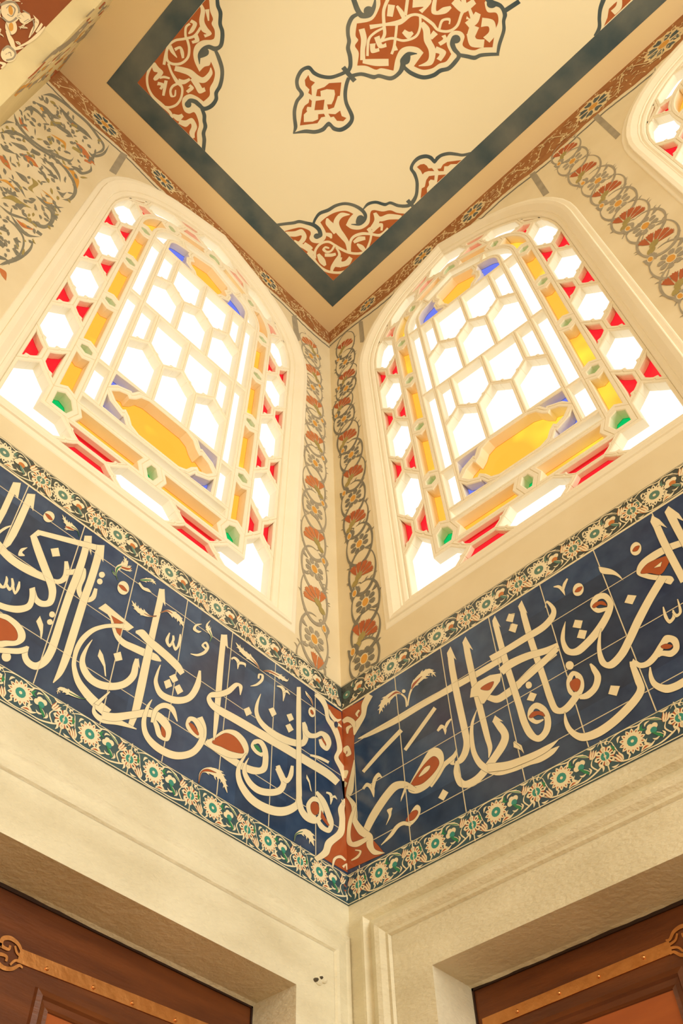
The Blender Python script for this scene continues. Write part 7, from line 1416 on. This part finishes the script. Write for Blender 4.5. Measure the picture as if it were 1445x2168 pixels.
# ================================================================== painted vine panels
def vine_panel(name, f, ros, car, parent, gm, rm, rad, sgn, w=.09):
    g = MB(f); rs = random.Random(name); made = []
    h = [.0005]
    def rib(mb, P, n=5):
        l, q = ribbon(P, n); cl = lambda x: max(x, 4.392); N = len(l)
        mb.strip([(x[0], cl(x[1]), h[0] + i * 6e-6 / N) for i, x in enumerate(l)], [(x[0], cl(x[1]), h[0] + i * 6e-6 / N) for i, x in enumerate(q)]); h[0] += .000007
    def fill(mb, l):
        if min(x[1] for x in l) < 4.392: return
        mb.fill([l], h[0]); h[0] += .000007
    allp = sorted([(v, u, 'r') for u, v in ros] + [(v, u, 'c') for u, v in car], reverse=True)
    for i, (v, u, k) in enumerate(allp):
        r = MB(f); o = MB(f); y = MB(f); cr_ = MB(f); pg = MB(f); made.append((k, r, o, y, cr_, pg))
        nb = [abs(v - allp[j][0]) for j in (i - 1, i + 1) if 0 <= j < len(allp)]; gapz = sum(nb) / len(nb); e = 1 if i % 2 else -1; e *= sgn
        a, b = w, gapz * .72
        # the ring of stem round each flower: a three-quarter ellipse that swells at its foot
        P = []
        for q in range(13):
            t = math.pi * (.62 + q * 1.5 / 12); P.append((u + e * a * math.cos(t) * 1.0, v + b * math.sin(t), .006 + .017 * max(0, math.sin((q - 1) / 12 * math.pi)) ** 3))
        rib(g, P, 3)
        P = []
        for q in range(8):
            t = math.pi * (-.30 + q * .85 / 7); P.append((u + e * a * math.cos(t), v + b * math.sin(t), .0045 + .009 * math.sin(q / 7 * math.pi)))
        rib(g, P, 3)
        for q in range(7):                        # thorns
            t = rs.uniform(-.5, 1.6) * math.pi; x, z = u + e * a * math.cos(t), v + b * math.sin(t); d = (1 if math.cos(t) * e > 0 else -1)
            rib(g, [(x, z, .008), (x + d * .010, z + .014, .006), (x + d * .022, z + .016, .001)], 2)
        if k == 'r':
            R = rad
            for q in range(8):
                an = q * math.pi / 4 + .39; ca, sa = math.cos(an), math.sin(an)
                fill(pg, [(u + R * (x * ca - y_ * sa), v + R * 1.12 * (x * sa + y_ * ca)) for x, y_ in ((.40, -.07), (.62, -.21), (.86, -.23), (.92, -.13), (1.0, -.10), (.95, 0), (1.0, .10), (.92, .13), (.86, .23), (.62, .21), (.40, .07))])
            fill(cr_, [(u + R * .40 * math.cos(q * .524), v + R * .52 * math.sin(q * .524)) for q in range(12)])
            fill(o, [(u + R * .31 * math.cos(q * .524), v + R * .43 * math.sin(q * .524)) for q in range(12)])
            rib(g, [(u - e * R * .5, v - R * 1.0, .006), (u - e * R * .8, v - R * 1.5, .007), (u - e * R * 1.2, v - R * 1.9, .004)], 3)
            rib(g, [(u + e * R * .7, v + R * .75, .003), (u + e * R * 1.05, v + R * .95, .022), (u + e * R * 1.25, v + R * 1.4, .002)], 3); rib(g, [(u + e * R * .5, v - R * .95, .003), (u + e * R * .9, v - R * 1.15, .020), (u + e * R * 1.2, v - R * 1.0, .002)], 3)
            # a bud on a grey leaf beside it
            bx, bz = u - e * rad * 1.0, v + gapz * .52
            rib(g, [(bx - e * .02, bz - .05, .003), (bx - e * .012, bz - .01, .034), (bx - e * .03, bz + .03, .004)], 3); rib(g, [(bx + .02, bz - .03, .003), (bx + .024, bz + .01, .028), (bx + .01, bz + .045, .003)], 3)
            fill(cr_, [(bx + .016 * math.cos(q * .628), bz + .026 * math.sin(q * .628)) for q in range(10)]); fill(o, [(bx + .012 * math.cos(q * .628), bz + .021 * math.sin(q * .628)) for q in range(10)])
        else:
            R = rad * 1.65; tilt = math.pi / 2 + e * .62; cu, cv = u + e * R * .30 * 1, v - R * .30
            for q in range(5):
                an = tilt + (q - 2) * .47; ca, sa = math.cos(an), math.sin(an)
                fill(r, [(cu + R * (x * ca - y_ * sa), cv + R * 1.1 * (x * sa + y_ * ca)) for x, y_ in ((.26, -.02), (.62, -.13), (.93, -.20), (.88, -.12), (.99, -.09), (.93, -.02), (1.0, .04), (.91, .08), (.95, .17), (.62, .13), (.26, .02))])
            ca, sa = math.cos(tilt), math.sin(tilt)
            for x0, sz in ((.12, .25), (-.30, .22)):
                fill(y, [(cu + R * ((x0 + sz * 1.1 * math.cos(t * .628)) * ca - sz * .85 * math.sin(t * .628) * sa), cv + R * ((x0 + sz * 1.1 * math.cos(t * .628)) * sa + sz * .85 * math.sin(t * .628) * ca)) for t in range(10)])
            rib(g, [(cu - R * .5 * ca, cv - R * .5 * sa, .008), (cu - R * .8 * ca - e * .02, cv - R * .9 * sa, .007), (cu - R * .9 * ca, cv - R * 1.3 * sa, .004)], 3)
    vine = tag(g.build('grey_vine', gm, parent), 'grey thorny vine of linked rings ' + name)
    for k, r, o, y, cr_, pg in made:
        if k == 'r':
            fl = pg.build('rosette_flower', gm, vine); o.build('orange_heart', 'orc', fl); cr_.build('pale_rim', 'plaster', fl)
        else:
            fl = r.build('carnation', rm, vine); y.build('olive_calyx', 'olive', fl)
k3 = lambda l: [(x / 1000, y / 1000) for x, y in l]
vine_panel('left of the corner', mL, k3(D['rosL']), k3(D['carL']), wallL, 'slate', 'carn', .066, -1)
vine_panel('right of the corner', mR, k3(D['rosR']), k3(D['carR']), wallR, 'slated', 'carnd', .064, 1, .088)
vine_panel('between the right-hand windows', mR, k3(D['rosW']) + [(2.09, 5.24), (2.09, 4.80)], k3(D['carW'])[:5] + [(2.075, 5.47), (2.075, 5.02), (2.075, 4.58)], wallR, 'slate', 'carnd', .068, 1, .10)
inked(D['panelL'], mL, .0006, .000004, wallL, dict(slatep='grey_palmette_scrolls', carn='red_palmettes', orc='ochre_petals', olive='olive_leaves'), cm=dict(CM, r='carn', s='slatep'))
# ================================================================== tile friezes
def frieze(f, sgn, u0, u1, calls, span, vj, hj, jU, jL, label, name_loc, dirn):
    root = empty('tile_frieze', name_loc); tag(root, label, 'tile frieze')
    z0, z1, z2, z3 = 3.452, 4.243, 3.330, 4.388
    mb = MB(f); mb.box(u0, u1, z0, z1, .0005, .004); field = under(mb.build('blue_tiles', 'blue'), root)
    mb = MB(f); rs = random.Random(3)
    for u in vj:
        mb.box(u - .0019, u + .0019, z0, z1, .0035, .0046)
    for z in hj: mb.box(u0, u1, z - .0016, z + .0016, .0035, .00445)
    inked(D[calls], f, .0042, .000006, root, dict(cream='letter_stroke', red='red_counter', green='green_accent', line='letter_outlines'), ink='line', split=True)
    inked(D[span], f, .0047, .000006, root, dict(cream='scalloped_cream_edge', red='red_spandrel', blue='blue_buds', line='spandrel_outline'), ink='line')
    under(mb.build('grout_joints', 'grout'), root)
    for nm, za, zb, jj, mt, low in (('upper_border', z1, z3, jU, 'bandU', False), ('lower_border', z2, z0, jL, 'bandL', True)):
        mb = MB(f); mb.box(u0, u1, za, zb, .0005, .004); band = under(mb.build(nm, mt), root)
        cr_ = MB(f); h = [.0044]
        hh = zb - za
        def rib(mb_, P, n=4):
            l, q = ribbon(P, n)
            if not all(u0 < x[0] < u1 for x in l + q): return
            mb_.strip([(*x, h[0]) for x in l], [(*x, h[0]) for x in q]); h[0] += .000002
        def fill(mb_, l):
            if not all(u0 < x[0] < u1 for x in l): return
            mb_.fill([l], h[0]); h[0] += .000002
        ed = .010
        for zz, wd in ((za + .004, .0035), (zb - .004, .0025)): cr_.box(u0, u1, zz - wd / 2, zz + wd / 2, .0041, .0044)
        if not low: cr_.box(u0, u1, za, za + .009, .0041, .0046)
        cr_.build('cream_edge_lines', 'cream', band)
        k = hh / .13
        for u in jj:
            cr_ = MB(f); rd = MB(f); tl = MB(f); gn = MB(f); ln = MB(f)
            P_ = .255
            def at(a, b): return (u + a * P_, za + hh * b)
            def ros(c, R, n, deep, tm, redp):
                l = []
                for q in range(n):
                    a = q * 2 * math.pi / n
                    for x, y in ((deep, -.5), (.86, -.30), (.93, -.12), (1.0, 0), (.93, .12), (.86, .30)):
                        an = a + y * 2 * math.pi / n; l.append((c[0] + R * x * math.cos(an), c[1] + R * x * math.sin(an)))
                fill(cr_, l)
                for q in range(n):
                    a = (q + (.5 if redp else 0)) * 2 * math.pi / n; ca, sa = math.cos(a), math.sin(a)
                    tg = rd if (redp or low) else ln
                    fill(tg, [(c[0] + R * (x * ca - y * sa), c[1] + R * (x * sa + y * ca)) for x, y in (((.45, -.03), (.80, -.085), (.80, .085), (.45, .03)) if redp else ((.66, -.03), (.78, -.05), (.84, 0), (.78, .05), (.66, .03)))])
                    if redp:
                        a2 = q * 2 * math.pi / n; ca, sa = math.cos(a2), math.sin(a2)
                        fill(ln, [(c[0] + R * (x * ca - y * sa), c[1] + R * (x * sa + y * ca)) for x, y in ((.52, -.04), (.74, -.09), (.74, .09), (.52, .04))])
                fill(tm, [(c[0] + R * .40 * math.cos(q * .524), c[1] + R * .40 * math.sin(q * .524)) for q in range(12)])
                fill(cr_, [(c[0] + R * .13 * math.cos(q * 1.047), c[1] + R * .13 * math.sin(q * 1.047)) for q in range(6)])
            ros(at(0, .50), .041 * k, 8, .62, tl, True)
            ros(at(.38, .53), .048 * k, 14, .72, tl, False)
            # stems
            rib(cr_, [(*at(.08, .80), .002), (*at(.20, .93), .004), (*at(.36, .95), .004), (*at(.50, .88), .005), (*at(.60, .93), .004), (*at(.74, .86), .002)])
            rib(cr_, [(*at(.07, .28), .002), (*at(.2, .12), .005), (*at(.36, .07), .004), (*at(.52, .10), .003), (*at(.70, .10), .005), (*at(.86, .20), .006), (*at(.95, .30), .003)])
            rib(cr_, [(*at(.86, .22), .004), (*at(.80, .42), .005), (*at(.84, .60), .002)])
            rib(cr_, [(*at(.13, .80), .002), (*at(.15, .60), .004), (*at(.17, .45), .002)])
            rib(cr_, [(*at(.62, .93), .002), (*at(.74, .80), .009), (*at(.80, .70), .002)]); rib(gn if low else ln, [(*at(.64, .90), .001), (*at(.74, .79), .004), (*at(.79, .72), .001)])
            for P in ([(.54, .90, .001), (.50, .78, .008), (.55, .70, .001)], [(.10, .95, .001), (.05, .86, .007), (.07, .80, .001)], [(.93, .93, .001), (.86, .90, .008), (.80, .95, .001)], [(.26, .10, .001), (.30, .20, .007), (.27, .28, .001)], [(.56, .40, .001), (.52, .30, .009), (.58, .22, .001)], [(.72, .30, .001), (.66, .26, .007), (.62, .32, .001)], [(.90, .40, .001), (.94, .22, .008), (.92, .10, .001)], [(.20, .68, .001), (.22, .80, .008), (.26, .84, .001)], [(.58, .74, .001), (.60, .82, .007), (.66, .84, .001)], [(.74, .20, .001), (.78, .30, .007), (.76, .40, .001)], [(.04, .12, .001), (.08, .08, .007), (.14, .10, .001)]):
                rib(cr_, [(*at(a_, b_), w_) for a_, b_, w_ in P])
            rib(gn if low else tl, [(*at(.10, .70), .001), (*at(.13, .62), .010), (*at(.12, .50), .001)]); rib(gn if low else tl, [(*at(.56, .84), .001), (*at(.52, .72), .010), (*at(.58, .66), .001)])
            rib(cr_, [(*at(-.06, .86), .001), (*at(-.02, .93), .003), (*at(.08, .88), .003), (*at(.13, .78), .001)])
            # tulips
            for c, an, sz in ((at(.17, .26), 2.0, 1.0), (at(.85, .70), 1.05, .95)):
                for o in (-1, 0, 1):
                    ca, sa = math.cos(an), math.sin(an); L = .034 * k * sz
                    P = [(-.5, o * .10), (-.1, o * .26), (.25, o * .26), (.62, o * .34)]; wd = (.002, .008, .007, .001)
                    rib(cr_, [(c[0] + L * (x * ca - y * sa), c[1] + L * (x * sa + y * ca), w_ * k * 1.1) for (x, y), w_ in zip(P, wd)])
                    rib(rd, [(c[0] + L * (x * ca - (y + .10) * sa), c[1] + L * (x * sa + (y + .10) * ca), w_ * .34 * k) for (x, y), w_ in zip(P, wd)])
            # three petalled flower with calyx
            c = at(.66, .55)
            for a in (.9, 2.0, 3.1): fill(cr_, [(c[0] + k * (.015 * math.cos(a) + .0115 * math.cos(q * .628)), c[1] + k * (.015 * math.sin(a) + .0115 * math.sin(q * .628))) for q in range(10)])
            fill(tl if low else rd, [(c[0] + k * (.002 + .012 * math.cos(q * .628)), c[1] + k * (-.002 + .012 * math.sin(q * .628))) for q in range(10)])
            rib(gn if low else tl, [(c[0] - .004, c[1] - .008, .004), (c[0] + .012, c[1] - .024, .013 * k), (c[0] + .022, c[1] - .040, .002)])
            rib(cr_, [(c[0] + .008, c[1] - .014, .0016), (c[0] + .020, c[1] - .024, .002), (c[0] + .030, c[1] - .040, .001)])
            # pointed leaf at the foot
            rib(cr_, [(*at(.44, .12), .002), (*at(.50, .20), .016 * k), (*at(.57, .17), .010 * k), (*at(.64, .24), .002)]); rib(rd, [(*at(.46, .15), .001), (*at(.51, .20), .006), (*at(.55, .19), .001)])
            for mb_, nm_, mt_ in ((cr_, 'flower_garland', 'cream'), (ln, 'ink_strokes', 'line'), (rd, 'red_strokes', 'red' if low else 'orange'), (tl, 'rosette_hearts', 'teal' if low else 'tealU'), (gn, 'green_leaves', 'green')):
                if mb_.p: mb_.build(nm_, mt_, band)
        J = MB(f)
        for u in jj:
            if u0 < u - .002 and u + .002 < u1: J.box(u - .0018, u + .0018, za, zb, .0035, .0058)
        J.build('border_joints', 'grout', band)
    return root
vjL = [-.171, -.407, -.649, -.889, -1.140, -1.391, -1.64, -1.885]; vjR = [.063, .305, .550, .792, 1.035, 1.275, 1.52, 1.765, 2.01, 2.255, 2.5, 2.745, 2.99, 3.235]
uL = [-.068 - .2565 * i for i in range(8)]; uLl = [.004 - .2535 * i for i in range(9)]
uR = [-.062 + .2535 * i for i in range(14)]; uRl = [-.20 + .2555 * i for i in range(14)]

frieze(mL, 1, -2.08, -.0045, 'callL', 'spanL', vjL, [3.632, 3.889, 4.148], uL, uLl, 'blue calligraphy tile frieze on the left wall, under the left window', (-1.0, -.004, 3.33), 1)
frieze(mR, 1, 0, 3.3, 'callR', 'spanR', vjR, [3.537, 3.785, 4.028], uR, uRl, 'blue calligraphy tile frieze on the right wall, under the right window', (-.004, -1.1, 3.33), 1)
def lip(f, d, parent, seed):
    a, b, z = d; rs = random.Random(seed); mb = MB(f); n = 60; T = []; B = []; v = .006
    for i in range(n + 1):
        u = a + (b - a) * i / n; v = max(.002, min(.014, v + rs.uniform(-.004, .004))); T.append((u, z, -.180)); B.append((u, z - v * .6, -.1995))
    mb.strip(T, B); mb.build('ragged_plaster_edge', 'marble', parent)
lip(mL, DL, dadoL, 2); lip(mR, DR, dadoR, 5)
# ================================================================== marble mouldings round the openings
def mould(name, f, d, prof, label):
    a, b, z = d; mb = MB(f)
    for o0, o1, h0, h1 in prof:
        A = [(a - o0, 0), (a - o0, z + o0), (b + o0, z + o0), (b + o0, 0)]; B = [(a - o1, 0), (a - o1, z + o1), (b + o1, z + o1), (b + o1, 0)]
        mb.strip([(*x, h0) for x in A], [(*x, h1) for x in B])
    return tag(mb.build(name, 'marble'), label, None, 'structure')
mould('trim_1', mR, DR, [(.266, .266, .0, .022), (.266, .254, .022, .024), (.254, .240, .024, .003), (.240, .205, .003, .026), (.205, .188, .026, .022), (.188, .172, .022, .008), (.172, .160, .008, .010), (.160, .154, .010, .0005)], 'raised marble moulding framing the right recess')
mould('trim_2', mL, DL, [(.252, .252, .0, .006), (.252, .246, .006, .008), (.246, .232, .008, .003), (.232, .190, .003, .010), (.190, .180, .010, .008), (.180, .174, .008, .0005)], 'shallow marble moulding framing the left recess')
# ================================================================== shutters in the recesses
def shutter(name, f, d, strap, panel, finial, rivets, sgn, label, depth=.20):
    a, b, z = d; H = -depth
    root = empty(name, f((a + b) / 2, 0, H)); tag(root, label, 'door', 'structure')
    mb = MB(f); mb.box(a, b, 0, z, H - .04, H); under(mb.build('boards', 'wood'), root)
    mb = MB(f); mb.box(a, b, z - .012, z, H, H + .006); mb.box(a, a + .006, 0, z, H, H + .006); mb.box(b - .006, b, 0, z, H, H + .006); under(mb.build('painted_gap_shadow', 'woodshade'), root)  # dark strips: the shade along the board edges, painted as colour
    # framed panel
    p0, p1, pz = panel; mb = MB(f); fr = [(0, .0), (.004, .010), (.020, .014), (.026, .006), (.040, .002), (.050, .006), (.056, -.006)]
    L = []
    for o, h in fr: L.append([(x, y, H + h) for x, y in ((p0 + o, .4), (p0 + o, pz - o), (p1 - o, pz - o), (p1 - o, .4))])
    for i in range(len(L) - 1): mb.strip(L[i], L[i + 1], False)
    under(mb.build('panel_moulding', 'wood'), root)
    mb = MB(f); mb.fill([[(p0 + .05, .4), (p0 + .05, pz - .05), (p1 - .05, pz - .05), (p1 - .05, .4)]], H + .002); under(mb.build('panel', 'woodp'), root)
    # metal strap
    s0, s1, zc0, zc1, sw = strap; mb = MB(f)
    n = 24; A = []; B = []; A2 = []; B2 = []
    for i in range(n + 1):
        t = i / n; u = s0 + (s1 - s0) * t; v = zc0 + (zc1 - zc0) * t; A.append((u, v + sw / 2, H + .004)); B.append((u, v - sw / 2, H + .004)); A2.append((u, v + sw / 2, H)); B2.append((u, v - sw / 2, H))
    mb.strip(A, B); mb.strip(A, A2); mb.strip(B, B2); st = under(mb.build('strap', 'brass'), root)
    fu, fv = finial; mb = MB(f); h = H + .0042
    k = sgn
    def rib(P):
        l, r = ribbon(P, 5); mb.strip([(*x, h) for x in l], [(*x, h) for x in r])
    for s in (1, -1):
        rib([(fu - k * .060, fv + s * .020, .005), (fu - k * .048, fv + s * .018, .008), (fu - k * .030, fv + s * .034, .010), (fu - k * .004, fv + s * .040, .012), (fu + k * .018, fv + s * .030, .012), (fu + k * .016, fv + s * .012, .010), (fu - k * .006, fv + s * .010, .008), (fu - k * .008, fv + s * .022, .007)])
        rib([(fu - k * .060, fv + s * .004, .008), (fu - k * .034, fv + s * .010, .007), (fu - k * .022, fv + s * .026, .006)])
        rib([(fu + k * .016, fv + s * .012, .012), (fu + k * .034, fv + s * .010, .012), (fu + k * .046, fv, .010)])
    mb.build('strap_finial', 'brass', st)
    for u, v in rivets:
        mb = MB(f)
        ring = lambda r, hh: [(u + r * math.cos(q * .628), v + r * math.sin(q * .628), H + hh) for q in range(10)]
        Ls = [ring(.0062, .004), ring(.0058, .0065), ring(.0036, .0088)]
        for i in range(2): mb.strip(Ls[i], Ls[i + 1], True)
        mb.fill([[(x[0], x[1]) for x in Ls[2]]], H + .0088); mb.build('rivet', 'brass', st)
    return root
shutter('door_1', mL, DL, (-1.105, -.30, 2.790, 2.824, .038), (-1.033, -.36, 2.733), (-1.145, 2.783), [(-1.013, 2.788), (-.857, 2.794), (-.719, 2.799), (-.558, 2.806)], -1, 'walnut shutter with copper strap in the left recess')
shutter('door_2', mR, DR, (.36, 1.010, 2.873, 2.883, .036), (.42, 1.030, 2.826), (1.062, 2.885), [(.489, 2.873), (.640, 2.878), (.776, 2.881), (.924, 2.884)], 1, 'walnut shutter with copper strap in the right recess')
# ================================================================== small iron pin and plug in the marble
root = empty('iron_pin', (-.152, 0, 3.01)); tag(root, 'small broken iron pin with mortar plug in the marble left of the corner', 'pin')
def blob(name, c, r, hgt, mt):
    mb = MB(mL); Ls = [[(c[0] + rr * math.cos(q * .524), c[1] + rr * .8 * math.sin(q * .524), hh) for q in range(12)] for rr, hh in ((r, 0), (r * .95, hgt * .5), (r * .6, hgt))]
    for i in range(2): mb.strip(Ls[i], Ls[i + 1], True)
    mb.fill([[(x[0], x[1]) for x in Ls[2]]], hgt); return under(mb.build(name, mt, smooth=True), root)
blob('mortar_plug', (-.137, 3.018), .020, .008, 'marble'); blob('mortar_plug', (-.158, 3.004), .019, .006, 'marble')
blob('pin_stub', (-.172, 3.0), .008, .012, 'iron'); blob('pin_stub', (-.150, 3.014), .0065, .012, 'iron')
